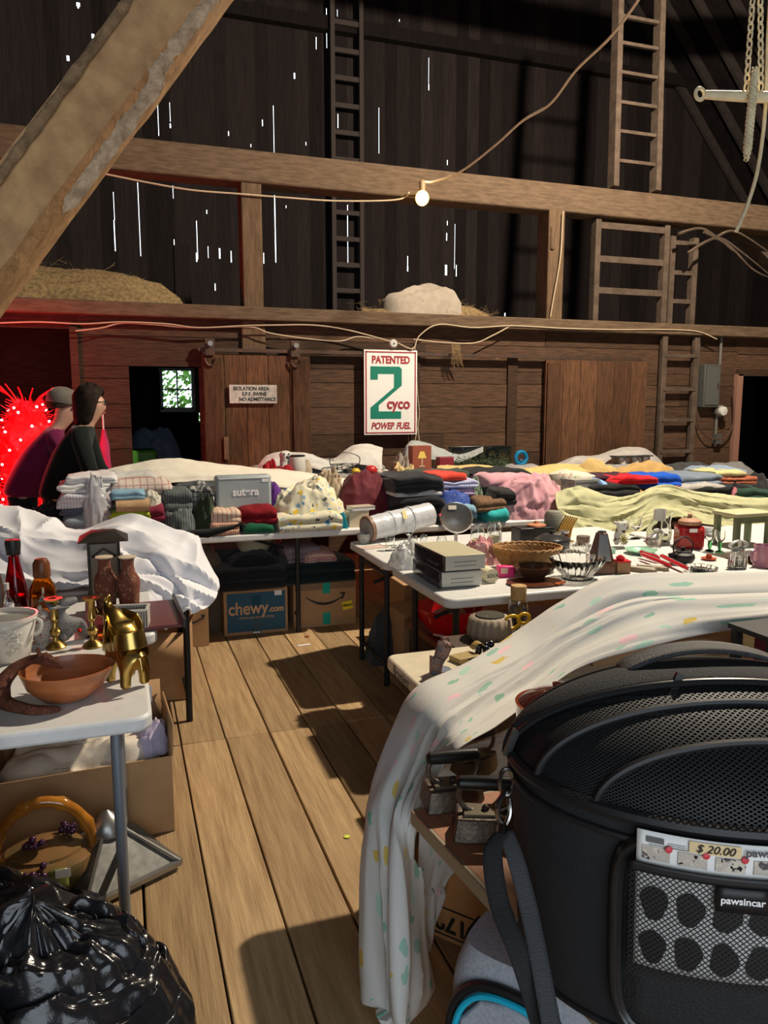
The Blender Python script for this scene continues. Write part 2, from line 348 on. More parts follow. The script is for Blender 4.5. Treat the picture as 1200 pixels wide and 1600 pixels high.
# ------------------------------------------------------------------ rooms behind the wall: partitions, far siding with daylight gaps, a window
FY = 12.5
slits = []                                                                     # (photo column, top, bottom, width in pixels) of each gap between the far boards
for u, a, c, w in ((246, 157, 212, 1.6), (265, 160, 190, 1.2), (266, 193, 200, 4), (427, 165, 255, 1.5), (429, 305, 410, 3.2), (177, 300, 344, 1.5), (178, 344, 392, 3), (215, 285, 400, 2),
    (307, 345, 405, 2), (325, 385, 403, 1.6), (343, 388, 404, 5), (361, 392, 410, 3), (494, 58, 77, 2), (510, 13, 75, 1.6), (527, 15, 45, 1), (592, 168, 240, 1.2), (543, 320, 418, 2),
    (270, 290, 310, 1.5), (412, 395, 412, 2.4), (670, 90, 132, 1), (670, 132, 141, 3), (699, 250, 258, 2), (699, 345, 352, 2), (698, 364, 376, 3), (711, 350, 420, 1), (713, 414, 432, 2.6),
    (528, 178, 200, 2.5), (323, 328, 334, 3), (460, 114, 123, 5), (410, 187, 197, 3), (357, 205, 212, 3), (392, 225, 230, 2), (478, 222, 227, 2), (447, 321, 325, 2), (441, 33, 37, 2), (637, 400, 424, 2),
    (637, 416, 424, 4), (697, 414, 430, 8), (122, 4, 10, 12), (145, 53, 60, 9), (106, 87, 95, 9), (122, 9, 13, 5), (309, 580, 660, 3), (336, 443, 454, 3), (307, 395, 409, 4), (272, 374, 388, 2), (560, 60, 64, 2), (828, 284, 288, 2), (624, 30, 34, 1.5), (789, 489, 494, 4)):
    p, q = ony(u, a, FY), ony(u, c, FY); k = dep(p) / FPX; w *= .42; slits.append((p.x - w * k * .5, p.x + w * k * .5, q.z, p.z))
wn0, wn1 = ony(251, 577, FY), ony(302, 640, FY)
holes_ = slits + [(wn0.x, wn1.x, wn1.z, wn0.z)]
xs = sorted({-6.0, 12.0, *[h[0] for h in holes_], *[h[1] for h in holes_]} | {-6 + .21 * i for i in range(86)})
b = MB(); rng = random.Random(5)
for x0, x1 in zip(xs, xs[1:]):
    if x1 - x0 < 1e-5: continue
    cut = sorted((h[2], h[3]) for h in holes_ if h[0] < (x0 + x1) / 2 < h[1]); z = 0; rd = random.Random(int(((x0 + x1) / 2 + 6) / .21)).random() + .01
    for (c0, c1) in cut + [(10.5, 10.5)]:
        if c0 > z + 1e-4: b.add([(x0, FY, z), (x1, FY, z), (x1, FY, c0), (x0, FY, c0)], [(0, 1, 2, 3)], rd)
        z = max(z, c1)
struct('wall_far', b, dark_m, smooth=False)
b = MB()
for z in (5.3, 7.4): b.box((3, FY - .1, z), (18, .14, .2))
b.box((-.2, FY - .1, 2.75), (9, .14, .3)); struct('trim_10', b, dark_m)
# window with four panes looking onto shrubs
b = MB(); cx, cz, ww, wh = (wn0.x + wn1.x) / 2, (wn0.z + wn1.z) / 2, wn1.x - wn0.x, wn0.z - wn1.z; fr = mat('white_sash', (.62, .66, .62), .6)
for (x, z, w, h) in ((cx, wn0.z, ww + .06, .04), (cx, wn1.z, ww + .06, .07), (wn0.x, cz, .04, wh), (wn1.x, cz, .04, wh), (cx, cz, .022, wh), (cx, cz, ww, .022)): b.box((x, FY - .02, z), (w, .05, h))
wdo = struct('window_1', b, fr)
MB().box((cx, FY + .01, cz), (ww, .006, wh)).build('pane', mat('window_glass', (1, 1, 1), .02, trans=1, ior=1.05), wdo)
MB().box((wn1.x + .06, FY - .05, cz), (.07, .1, wh + .1)).build('casing', grey_wood, wdo)
leaf_m = mat('shrub_leaf', (.16, .42, .07), .7, col2=(.40, .66, .18), ns=3, rnd=.4)
b = MB(); rng = random.Random(8)
for i in range(3800):
    c = Vector((cx + rng.uniform(-1.5, 1.5), FY + rng.uniform(1.2, 2.4), cz + rng.uniform(-1.3, 1.3))); r = rng.uniform(.04, .09); a = Vector((rng.gauss(0, 1), rng.gauss(0, 1), rng.gauss(0, 1))).normalized(); d = a.orthogonal().normalized(); e = a.cross(d)
    b.add([c - d * r, c + e * r * .5, c + d * r, c - e * r * .5], [(0, 1, 2, 3)], rng.random())
b.tube([(cx, FY + 1.8, -.16), (cx + .1, FY + 1.8, .8)], [.05, .03], 8); tag(b.build('shrub', leaf_m, smooth=False), 'green leafy shrub growing outside the small four pane window', 'shrub')
struct('ground', MB().box((3, 16, -.2), (30, 7, .1)), mat('grass_ground', (.12, .25, .05), .9))
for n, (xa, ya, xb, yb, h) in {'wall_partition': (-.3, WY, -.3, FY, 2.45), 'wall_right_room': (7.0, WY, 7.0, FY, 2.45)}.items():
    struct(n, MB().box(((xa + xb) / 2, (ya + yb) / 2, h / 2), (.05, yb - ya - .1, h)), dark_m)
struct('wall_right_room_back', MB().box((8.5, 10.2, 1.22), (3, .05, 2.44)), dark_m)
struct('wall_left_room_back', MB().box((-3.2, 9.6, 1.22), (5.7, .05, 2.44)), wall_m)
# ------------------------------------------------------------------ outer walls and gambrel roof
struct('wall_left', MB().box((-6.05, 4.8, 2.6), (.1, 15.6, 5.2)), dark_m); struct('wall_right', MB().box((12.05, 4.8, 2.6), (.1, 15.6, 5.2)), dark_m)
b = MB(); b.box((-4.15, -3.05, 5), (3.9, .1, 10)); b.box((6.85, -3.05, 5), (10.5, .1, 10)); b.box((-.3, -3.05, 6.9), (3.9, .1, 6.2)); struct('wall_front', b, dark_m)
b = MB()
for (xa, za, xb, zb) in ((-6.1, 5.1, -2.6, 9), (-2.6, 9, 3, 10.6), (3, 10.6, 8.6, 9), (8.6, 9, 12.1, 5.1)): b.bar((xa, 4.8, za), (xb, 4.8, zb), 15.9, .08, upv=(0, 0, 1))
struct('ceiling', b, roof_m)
b = MB(); raf = mat('rafter', (.05, .036, .034), .9, col2=(.03, .022, .02), ns=8)
for i in range(26):
    y = -2.6 + i * .6
    for (xa, za, xb, zb) in ((-6.0, 5.0, -2.6, 8.85), (-2.6, 8.85, 3, 10.45), (3, 10.45, 8.6, 8.85), (8.6, 8.85, 12.0, 5.0)): b.bar((xa, y, za), (xb, y, zb), .07, .14)
struct('trim_11', b, raf)
b = MB(); b.bar((-6, WY, 6.6), (12, WY, 6.6), .24, .2); struct('trim_12', b, raf)
# brace in the foreground on the left, with its post
by = 1.95; a, c = ony(-215, 640, by), ony(420, -215, by); m = mat('brace_wood', (.42, .25, .115), .8, col2=(.26, .145, .065), ns=5, st=(3, 3, 3), bump=.6, bs=18, spec=.25)
b = MB(); dr = (c - a).normalized(); nrm = Vector((dr.z, 0, -dr.x)); N = 40
prof = [(-.115, -.10), (.02, -.110), (.082, -.105), (.106, -.07), (.108, .1), (-.11, .1)]
for i in range(N + 1):
    p = a + (c - a) * (i / N)
    for k, (s_, y) in enumerate(prof): q = p + nrm * .87 * ((s_ if k not in (0, 5) else s_ * (.56 - .22 * i / N)) + .004 * fbm((i * .3, k, 0), 1.3)) + Vector((0, y + .004 * fbm((i * .4, k, 5), 1.1), 0)); b.v.append(q)
n_ = len(prof)
for i in range(N):
    for k in range(n_): b.f.append((i * n_ + k, i * n_ + (k + 1) % n_, (i + 1) * n_ + (k + 1) % n_, (i + 1) * n_ + k))
b.f += [tuple(range(n_)), tuple(reversed(range(N * n_, N * n_ + n_)))]; b.r = [0] * len(b.f)
br = struct('trim_13', b, m, ang=50)
def flake(u0, v0, u1, v1, s0, wid, seed, mm):
    b = MB(); L = 46; A0, A1 = ony(u0, v0, by - .11), ony(u1, v1, by - .11)
    def fn(u, v):
        p = A0 + (A1 - A0) * u; e = min(u, 1 - u) * 12; wv = wid * min(1, e) * (1 + .35 * fbm((u * 9, 0, seed), 1)); t = (v - .5)
        return p + nrm * ((s0 + t * wv) * .87) + Vector((0, -.003 - .005 * (1 - (2 * t) ** 2) * min(1, e) - .003 * abs(fbm((u * 30, v * 3, seed), 1)), 0))
    b.grid(fn, L * 2, 8); return b.build('wane_strip', mm, br)
wane = mat('pale_wane', (.52, .37, .23), .9, col2=(.29, .19, .11), ns=40, bump=.9, bs=90)
flake(88, 330, 252, 105, .014, .034, 1, wane); flake(225, 125, 345, -35, .012, .034, 2, wane); flake(-30, 320, 215, -15, -.003, .024, 3, mat('bark_edge', (.24, .15, .075), .9, col2=(.12, .07, .035), ns=30, bump=.9, bs=60))
struct('trim_14', MB().box((a.x - .01, by - .02, 2.4), (.27, .24, 4.8)), post_m, bev=.02)
struct('trim_15', MB().bar((-6, by - .02, 4.72), (12, by - .02, 4.72), .22, .24), beam_m)
# ------------------------------------------------------------------ sliding doors on their rails
def sliding_door(name, x0, x1, z1, seed, planks, side):
    b = MB(); rng = random.Random(seed); w = (x1 - x0) / planks
    for i in range(planks): b.box((x0 + w * (i + .5), WY - .09, z1 / 2 + .02), (w - .006, .035, z1 - .04), rnd=rng.random())
    d = struct(name, b, door_m); MB().box((x0 + .1, WY - .12, z1 / 2), (.17, .03, z1 - .06)).build('stile', door_m, d)
    if side: MB().box((x1 - .1, WY - .12, z1 / 2), (.17, .03, z1 - .06)).build('stile', door_m, d)
    return d
d1 = sliding_door('door_1', .78, 1.86, 2.07, 11, 5, True); d2 = sliding_door('door_2', 4.58, 5.95, 2.08, 12, 6, False)
MB().box((.99, WY - .145, 1.16), (.045, .03, .22)).build('handle', grey_wood, d1)
for x in (.86, 1.70):
    b = MB().box((x, WY - .14, 2.14), (.09, .04, .16)); b.tube([(x + .05 * cos(t), WY - .15, 2.03 + .07 * sin(t)) for t in [pi * (1 + i / 10) for i in range(11)]], .012, 6)
    r_ = b.build('roller_hanger', iron_m, d1); MB().lathe([(.025, -.02), (.025, .02)], 14).xf(Matrix.Translation((x, WY - .17, 2.17)) @ Matrix.Rotation(R(90), 4, 'X')).build('pulley', mat('steel_pulley', (.3, .29, .27), .4, .8), r_)
b = MB().box((3.3, WY - .1, 2.115), (5.1, .05, .035)); tag(b.build('door_rail', iron_m), 'long dark iron rail the plank doors slide on', 'rail')
MBl = MB().box((4.2, WY - .03, 1.25), (.12, .03, 1.7)); struct('trim_16', MBl, wall_m)
MBl = MB().box((3.03, WY - .035, 1.6), (.1, .03, 1.1)); struct('trim_17', MBl, wall_m)
# ------------------------------------------------------------------ things on the wall and in the roof
white_p = mat('sign_white', (.70, .70, .66), .5); red_p = mat('sign_red', (.30, .02, .03), .5); green_p = mat('sign_green', (.0, .16, .105), .5); ink = mat('ink_black', (.015, .015, .015), .6)
sx0, sx1, sz1, sz0 = 2.42, 3.01, 2.15, 1.27; sw, sh = sx1 - sx0, sz1 - sz0; sy = WY - .137
s = thing('advertising_sign', 'tall white metal sign with red border and big green numeral two', 'sign', ((sx0 + sx1) / 2, sy, (sz0 + sz1) / 2))
MB().box((0, 0, 0), (sw, .012, sh)).build('panel', white_p, s, bev=.003)
b = MB(); e = .022
for (x, z, w, h) in ((0, sh / 2 - e, sw - .03, .012), (0, -sh / 2 + e, sw - .03, .012), (-sw / 2 + e, 0, .012, sh - .03), (sw / 2 - e, 0, .012, sh - .03)): b.box((x, -.008, z), (w, .004, h))
b.build('border', red_p, s)
text('lettering', 'PATENTED', .105, red_p, s, (0, -.008, .335), bold=.004, sx=.82)
text('lettering', 'POWER FUEL', .095, red_p, s, (0, -.008, -.35), shear=.25, bold=.0035, sx=.78)
text('lettering', 'cyco', .155, red_p, s, (.085, -.011, -.118), bold=.004, sx=.9)
b = MB()
b.prism([(-.225, .27), (.095, .27), (.12, .245), (.12, .075), (-.135, -.13), (-.135, -.195), (.115, -.195), (.115, -.27), (-.225, -.27), (-.225, -.155), (.035, .055), (.035, .195), (-.145, .195), (-.145, .135), (-.225, .135)], .003, Matrix.Translation((0, -.0085, 0)))
b.build('numeral', green_p, s, smooth=False)
s = thing('notice_sign', 'small white painted notice with three dark lines on the left plank door', 'sign', (1.27, WY - .14, 1.69))
MB().box((0, 0, 0), (.47, .012, .18)).build('panel', mat('notice_white', (.52, .49, .44), .7, col2=(.36, .34, .3), ns=14), s)
for i, (t, z) in enumerate((('ISOLATION AREA', .052), ('S.P.F. SWINE', 0), ('NO ADMITTANCE', -.052))): text('lettering', t, .05, ink, s, (-.02 + .03 * i, -.008, z), bold=.001, sx=.9)
wire_m = mat('pale_cable', (.42, .33, .22), .7); white_wire = mat('cream_cord', (.75, .62, .42), .6)
def wallwire(name, pts, label, y=WY - .19, r=.007, m=wire_m, group=None):
    return tag(MB().tube(curve([(lambda q: (q.x, q.y, q.z))(ony(u, v, y)) for u, v in pts], 46), r, 6).build(name, m), label, 'cable', group)
wallwire('cable', [(-10, 505), (60, 503), (130, 506), (190, 503), (260, 506), (310, 512), (380, 509), (430, 508), (490, 508), (545, 516), (612, 534)], 'long pale cable along the loft edge from far left to the box above the sign', WY - .16)
wallwire('cable', [(118, 517), (160, 512), (190, 505), (240, 507), (300, 512), (390, 511), (420, 520), (470, 528), (530, 533), (560, 526), (610, 533)], 'second pale cable sagging lower across the wall left of the junction box', WY - .15)
wallwire('cable', [(622, 536), (645, 545), (655, 525), (685, 507), (740, 512), (800, 509), (880, 513), (960, 515), (1040, 515), (1090, 518), (1120, 530)], 'pale cable curving up from the sign and running right along the loft edge', WY - .16)
wallwire('cable', [(646, 530), (690, 535), (740, 536), (770, 524), (800, 508)], 'short sagging cable right of the sign', WY - .15)
wallwire('cable', [(644, 540), (647, 600), (650, 640), (655, 690)], 'pale cable hanging straight down beside the sign edge', WY - .10)
wallwire('cable', [(648, 540), (652, 610), (655, 650), (648, 690)], 'thin cable twisting down right of the hanging one beside the sign', WY - .12, .005)
wallwire('cable', [(880, 330), (876, 400), (866, 460), (860, 495)], 'pale wire dangling down the right wall post', WY - .17, .006)
wallwire('cable', [(165, 272), (230, 285), (300, 297), (375, 303), (450, 309), (530, 314), (620, 312), (640, 300)], 'thin wire slung along the big beam from the left to the lit bulb', WY - .136, .008)
q = ony(614, 537, WY - .15); s = thing('junction_box', 'round white junction box on the wall above the sign', 'electrical box', q)
MB().lathe([(0, -.02), (.045, -.02), (.045, .02), (.035, .03), (0, .03)], 10).xf(Matrix.Rotation(R(90), 4, 'X')).build('housing', mat('grey_plastic', (.45, .45, .42), .5), s)
MB().ball((0, -.035, 0), .008, 8).build('screw', iron_m, s)
b = MB(); q = ony(712, 545, WY - .16)
for i in range(9): b.tube(curve([(q.x + .02 * (i - 4) * .6, q.y, q.z + .05), (q.x + .012 * (i - 4), q.y - .02, q.z - .05), (q.x + .018 * (i - 4) + .02, q.y, q.z - .16 - .02 * (i % 3))], 8), .004, 5)
tag(b.build('twine_bundle', hay_m), 'wisp of straw twine hanging on the wall right of the sign', 'twine')
# bulb and its long cord
s = thing('light_bulb', 'glowing bare bulb hanging in front of the long beam', 'light bulb', BULB)
MB().ball((0, 0, 0), .068, 18, (1, 1, 1.1)).build('glass', mat('bulb_glow', (1, .8, .4), .4, emit=(1, .60, .13), es=4.5), s).visible_shadow = True
MB().lathe([(.03, .06), (.032, .15), (.02, .17)], 12).build('socket', mat('socket', (.3, .2, .1), .5), s)
p = [(lambda k: atd(*k))(k) for k in ((1010, -20, 5.2), (985, 18, 5.4), (950, 62, 5.7), (900, 110, 6.1), (860, 162, 6.5), (815, 190, 6.8), (775, 226, 7.1), (720, 268, 7.5))] + [Vector((BULB[0] + .13, BULB[1], BULB[2] + .17)), Vector((BULB[0], BULB[1], BULB[2] + .16))]
tag(MB().tube(curve(p, 60), .011, 7).build('cord', white_wire), 'long cream electric cord swooping from the roof down to the bulb', 'cord')
# the work lamp that lights the barn, above the frame
s = thing('work_lamp', 'bright work lamp hung high in the roof on the right', 'lamp', (LAMP[0], LAMP[1], LAMP[2] + .28))
MB().lathe([(.03, .1), (.05, .02), (.2, -.12), (.21, -.14), (.19, -.12), (.04, .0)], 24).build('shade', mat('lamp_shade', (.5, .5, .48), .4, .8), s)
MB().tube([(0, 0, .1), (0, 0, 3.2)], .008, 6).build('flex', black_m, s)
# ladders
def ladder(label, x0, x1, z0, z1, y, rungs, w=.07, lean=0, m=grey_wood, dz=.05):
    s = thing('ladder', label, 'ladder', ((x0 + x1) / 2, y, z0)); h = (x1 - x0) / 2
    for x in (-h + w / 2, h - w / 2): MB().bar((x, 0, 0), (x + lean * .6, lean, z1 - z0), .07, w, upv=(0, 1, 0)).build('rail', m, s, bev=.004)
    for z in rungs: t = (z - z0) / (z1 - z0); MB().box((lean * .6 * t, lean * t - .02, z - z0), (2 * h - w, .04, dz)).build('rung', m, s)
    return s
lad = mat('ladder_wood', (.095, .068, .05), .85, col2=(.06, .042, .03), ns=9, bump=.3, bs=40, spec=.2)
z = lambda u, v: ony(u, v, WY - .1).z; X = lambda u, v, y=WY - .1: ony(u, v, y).x
ladder('narrow upper ladder standing on the long beam at right and rising into the roof', X(950, 300), X(1031, 300), 4.0, z(985, -60), WY - .1, [z(985, v) for v in (252, 203, 154, 103, 52, 5)], .13, .35, lad, .035)
ladder('wide open ladder between the loft edge and the long beam at right', X(927, 500), X(1045, 500), 2.54, 3.68, WY - .02, [z(985, v) for v in (455, 406, 354)], .1, 0, lad, .07)
ladder('short narrow ladder right beside the wide one above the loft edge', X(1045, 500), X(1090, 500), 2.54, 3.55, WY - .02, [z(1065, v) for v in (470, 425, 378)], .09, 0, lad, .05)
ladder('wall ladder nailed to the boards left of the breaker box', X(1031, 620), X(1087, 620), .02, 2.4, WY - .09, [z(1060, v) for v in (705, 656, 608, 556)], .06, 0, lad, .04)
ladder('dim ladder far up against the boarded end wall', ony(514, 300, FY - .2).x, ony(570, 300, FY - .2).x, 3.0, 9.2, FY - .2, [3.4 + .4 * i for i in range(14)], .13, 0, mat('dim_ladder', (.06, .046, .041), .9), .07)
# electric panel, meter, hose loop
s = thing('breaker_box', 'tall dark grey breaker box on the right wall', 'breaker box', ony(1108, 603, WY - .08)); MB().box((0, 0, 0), (.24, .1, .52)).build('cabinet', mat('panel_grey', (.075, .075, .07), .5, .2), s, bev=.006)
MB().box((0, -.055, 0), (.2, .012, .46)).build('door', mat('panel_grey2', (.09, .09, .085), .5, .2), s); MB().box((.08, -.066, 0), (.015, .01, .06)).build('latch', iron_m, s)
MB().tube([(-.16, .03, .7), (-.16, .03, -.45)], .015, 8).build('conduit', mat('conduit_grey', (.2, .19, .17), .5, .6), s); MB().tube([(.17, .03, .62), (.17, .03, -.75)], .018, 8).build('conduit', MC['conduit_grey'], s)
s = thing('electric_meter', 'round glass electric meter low to the right of the breaker box', 'meter', ony(1123, 642, WY - .07)); rx = Matrix.Rotation(R(90), 4, 'X')
MB().lathe([(.07, 0), (.075, .03), (.06, .06)], 20).xf(rx).build('rim', mat('zinc', (.35, .34, .32), .4, .7), s); MB().lathe([(.058, .05), (.055, .09), (0, .1)], 20).xf(rx).build('dome', mat('meter_glass', (.55, .56, .52), .1, coat=1), s)
MB().box((0, 0, -.35), (.09, .07, .12)).build('switch_box', mat('panel_grey', (.1, .1, .1)), s)
wallwire('cord', [(1088, 640), (1092, 665), (1105, 683), (1125, 686), (1140, 675), (1146, 655), (1145, 610)], 'dark cord looping in a wide sag under the electric meter', WY - .1, .01, mat('brown_cord', (.07, .03, .02), .6))
# hay and cloth on the loft
def hayheap(nm, label, x, y, rx, ry, h, seed, n):
    b = heap(rx, ry, h, seed, .3, 8); rng = random.Random(seed)
    for i in range(n):
        v = b.v[rng.randrange(len(b.v))]; d = Vector((rng.gauss(0, 1), rng.gauss(0, 1), rng.gauss(.2, .5))).normalized() * rng.uniform(.06, .16); e = Vector((0, 0, .003)); b.add([v - d * .3, v + d, v + d + e, v - d * .3 + e], [(0, 1, 2, 3)])
    for q_ in b.v: q_.z = max(0, q_.z)
    return tag(b.build(nm, hay_m, loc=(x, y, 2.505)), label, 'hay', kind='stuff')
q = ony(30, 470, WY + .5); hayheap('hay', 'sloping heap of loose hay on the loft at far left', q.x, q.y + .2, 1.7, .6, .38, 3, 900)
x, w, h = span(552, 770, 462, WY + .5, 2.48); hayheap('hay', 'low scatter of hay on the loft around the pale cloth', x, WY + .5, w / 2, .4, .16, 5, 700)
x, w, h = span(600, 716, 447, WY + .35, 2.48); tag(heap(w / 2, .28, h * .8, 8, .15, 5, p=7, q=.28).build('cloth_bundle', cloth('bundle_grey', (.36, .30, .24))), 'pale cloth bundle lying in the hay on the loft', 'cloth', ).location = (x, WY + .4, 2.51)
# rope, chains and singletree hanging at the upper right
K = 3.1; bone = mat('lamplit_wood', (.86, .78, .52), .7, col2=(.70, .60, .38), ns=12, bump=.3)  # yellow lamp light on singletree, chains and rope is raised into this colour
q = atd(1088, 146, K); q2 = atd(1330, 150, K); s = thing('singletree', 'pale wooden singletree bar hanging level from chains', 'singletree', q); d = q2 - q
MB().tube(curve([(0.04, 0, 0), d * .5 + Vector((0, 0, -.01)), d], 14), [.016 + .006 * sin(pi * i / 14) for i in range(15)], 10).build('bar', bone, s)
MB().tube([(cos(t) * .022, 0, sin(t) * .022) for t in [i * pi / 8 for i in range(16)]], .008, 6, closed=True).xf(Matrix.Translation((.018, 0, 0))).build('end_ring', bone, s)
def chain(label, u0, v0, u1, v1, k):
    a, c = atd(u0, v0, k), atd(u1, v1, k); n = max(2, int((a - c).length / .034)); s = thing('chain', label, 'chain', a); dd = (c - a) / n
    for i in range(n):
        o = dd * (i + .5); w = Vector((.011, 0, 0)) if i % 2 else Vector((0, .011, 0)); t = dd.normalized()
        MB().tube([o + w * cos(f) + t * .021 * sin(f) for f in [j * pi / 6 for j in range(12)]], .0042, 5, closed=True).build('link', bone, s)
chain('chain hanging left of the rope above the singletree', 1178, -30, 1166, 142, K); chain('chain hanging right of the rope above the singletree', 1188, -30, 1189, 142, K)
b = MB(); q = atd(1180, 105, K - .03); q2 = atd(1166, 252, K - .03)
for ph in (0, 2.1, 4.2): b.tube([q.lerp(q2, i / 60) + Vector((cos(i * .75 + ph), sin(i * .75 + ph), 0)) * .009 for i in range(61)], [.0095 * min(1, .4 + i / 14, (62 - i) / 10) for i in range(61)], 6)
tag(b.build('rope', bone), 'thick twisted rope end hanging over the singletree', 'rope')
p = [atd(u, v, K + .1) for u, v in ((1205, -30), (1200, 60), (1196, 170), (1185, 260), (1168, 320), (1150, 362))]; tag(MB().tube(curve(p, 30), .008, 7).build('cord', bone), 'stiff pale cord curving down past the singletree', 'cord')
b = MB(); rng = random.Random(4)
for pts in (((1075, 395), (1120, 372), (1160, 395), (1215, 440)), ((1100, 362), (1140, 385), (1175, 420), (1205, 435)), ((1120, 370), (1150, 362), (1210, 400)), ((1060, 365), (1100, 358), (1145, 392))): b.tube(curve([ony(u, v, WY - .3) for u, v in pts], 14), [.02 - .001 * i for i in range(15)], 6)
tag(b.build('dead_branch', lad), 'grey dead branch stuck behind the beam at right', 'branch')
struct('trim_18', MB().bar(ony(1140, 340, WY + .3), ony(1230, 430, WY + .3), .2, .2), lad)
# ------------------------------------------------------------------ people by the far left tables
skin_m = mat('skin', (.52, .30, .21), .55, sss=.1)
def person(label, loc, rz, top_m, pants_m, hair_m, lean, hat=None, glasses=False, long_hair=True, h=1.68):
    s = thing('person', label, 'person', loc, rz); k = h / 1.68; L = lean
    V = [(0, 0, .93, .12), (.03 + L * .3, 0, 1.12, .125), (.05 + L * .75, 0, 1.30, .12), (.06 + L, 0, 1.43, .052), (.09 + L * 1.1, 0, 1.53, .078), (.095 + L * 1.12, 0, 1.60, .088), (.085 + L * 1.1, 0, 1.645, .06),
         (.175 + L * 1.12, 0, 1.555, .016), (.15 + L * 1.1, 0, 1.49, .03)]; E = [(0, 1), (1, 2), (2, 3), (3, 4), (4, 5), (5, 6), (4, 7), (4, 8)]
    arms, legs = [], []
    for sg in (-1, 1):
        n = len(V); S = (.05 + L * .85, .16 * sg, 1.36, .058); El = (.10 + L, .21 * sg, 1.08, .043); Wr = (.27 + L, .15 * sg, .93, .028); Pm = (.33 + L, .135 * sg, .885, .03)
        V += [S, El, Wr, Pm]; E += [(2, n), (n, n + 1), (n + 1, n + 2), (n + 2, n + 3)]; arms.append((S, El, Wr))
        for f in range(4):
            m = len(V); y = .125 * sg + (f - 1.5) * .02; ln = (.07, .085, .08, .062)[f]; V += [(.36 + L, y, .865, .0085), (.36 + L + ln * .45, y, .865 - ln * .4, .008), (.36 + L + ln * .55, y, .865 - ln * .8, .007)]; E += [(n + 3, m), (m, m + 1), (m + 1, m + 2)]
        m = len(V); V += [(.335 + L, .125 * sg - .035 * sg, .88, .01), (.36 + L, .125 * sg - .05 * sg, .85, .008)]; E += [(n + 3, m), (m, m + 1)]
        n = len(V); H = (0, .09 * sg, .87, .09); Kn = (.02, .1 * sg, .48, .06); An = (-.03, .1 * sg, .09, .042); T = (.13, .11 * sg, .035, .035); V += [H, Kn, An, T]; E += [(0, n), (n, n + 1), (n + 1, n + 2), (n + 2, n + 3)]; legs.append((H, Kn, An))
    sc = lambda q: (q[0] * k, q[1] * k, q[2] * k, q[3] * k)
    slim = {0: .7, 1: .75, 2: .78}; legs_i = {i for i, q in enumerate(V) if i > 8 and q[2] in (.87, .48)}
    skin('body', [sc((q[0], q[1], q[2], q[3] * slim.get(i, .68 if i in legs_i else 1))) for i, q in enumerate(V)], E, skin_m, s)
    up = lambda q, d: sc((q[0], q[1], q[2], q[3] + d)); tv = [up((0, 0, .86, .125), .035), up(V[0], .036), up(V[1], .03), up(V[2], .03), up((V[3][0] - .01, 0, 1.405, .055), .012)]; te = [(0, 1), (1, 2), (2, 3), (3, 4)]
    for a in arms: n = len(tv); tv += [up(q, .018) for q in a]; te += [(3, n), (n, n + 1), (n + 1, n + 2)]
    skin('jacket', tv, te, top_m, s)
    pv = [up((0, 0, .9, .12), .03), (0, 0, 1.0 * k, .135 * k)]; pe = [(0, 1)]
    for l in legs: n = len(pv); pv += [up(q, .026) for q in l]; pe += [(0, n), (n, n + 1), (n + 1, n + 2)]
    skin('trousers', pv, pe, pants_m, s)
    hx, hz = (.085 + L * 1.1) * k, 1.585 * k; b = MB()
    def hf(u, v):
        a = 2 * pi * u; t = v * (2.05 if long_hair else 1.75); face = max(0, cos(a)) ** 1.5; t *= 1 - .5 * face; r = .118 + .01 * fbm((cos(a) * 3, sin(a) * 3, v * 2), 1.5)
        x, y, zz = sin(min(t, 1.65)) * cos(a) * r, sin(min(t, 1.65)) * sin(a) * r * .93, cos(t) * r * 1.05
        if t > 1.57 and long_hair: zz -= (t - 1.57) * .26
        return (hx - .012 + x, y, hz + .02 + zz)
    b.grid(hf, 28, 16, closeu=True); b.build('hair', hair_m, s, solid=.006)
    for sg in (-1, 1): MB().ball((hx + .083, .03 * sg, hz + .0), .009, 8).build('eye', mat('eye_white', (.7, .68, .65), .3), s)
    MB().tube(curve([(hx + .084, -.024, hz - .075), (hx + .092, 0, hz - .074), (hx + .084, .024, hz - .075)], 6), .005, 6).build('mouth', mat('lip', (.4, .12, .1), .5), s)
    if glasses:
        b = MB()
        for sg in (-1, 1): b.tube([(hx + .1, .034 * sg + .024 * cos(t), hz + .002 + .02 * sin(t)) for t in [i * pi / 8 for i in range(16)]], .003, 5, closed=True); b.tube([(hx + .1, .056 * sg, hz + .005), (hx, .088 * sg, hz + .008)], .003, 5)
        b.tube([(hx + .102, -.01, hz + .004), (hx + .102, .01, hz + .004)], .003, 5); b.build('glasses', ink, s)
    if hat:
        c = MB().lathe([(.118, -.01), (.122, .01), (.115, .06), (.08, .1), (.03, .118), (0, .12)], 24).xf(Matrix.Translation((hx - .015, 0, hz + .045)) @ Matrix.Rotation(R(8), 4, 'Y')).build('cap', hat, s)
        b = MB(); b.grid(lambda u, v: (hx + .09 + .085 * v * sin(pi * u) ** .5, (u - .5) * .19, hz + .045 - .02 * v - .012 * (2 * u - 1) ** 2), 14, 5); b.build('brim', hat, c, solid=.005)
    return s
blk = cloth('dark_trousers', (.018, .018, .02)); q = ony(80, 700, 6.62)
person('person in grey cap and magenta jacket bending beside the red lit tree', (q.x - .23, 6.62, 0), R(4), cloth('magenta_jacket', (.16, .012, .06)), blk, mat('brown_hair', (.05, .028, .018), .9, spec=.15), .24, hat=cloth('grey_cap', (.16, .14, .12)), long_hair=False, h=1.66)
q = ony(115, 700, 6.2); person('person with dark shoulder length hair and black jacket leaning over the far left table', (q.x - .12, 6.2, 0), R(-6), cloth('black_jacket', (.005, .009, .008)), blk, mat('dark_hair', (.014, .009, .007), .85, col2=(.028, .018, .012), ns=30, spec=.15), .16, glasses=True, h=1.70)
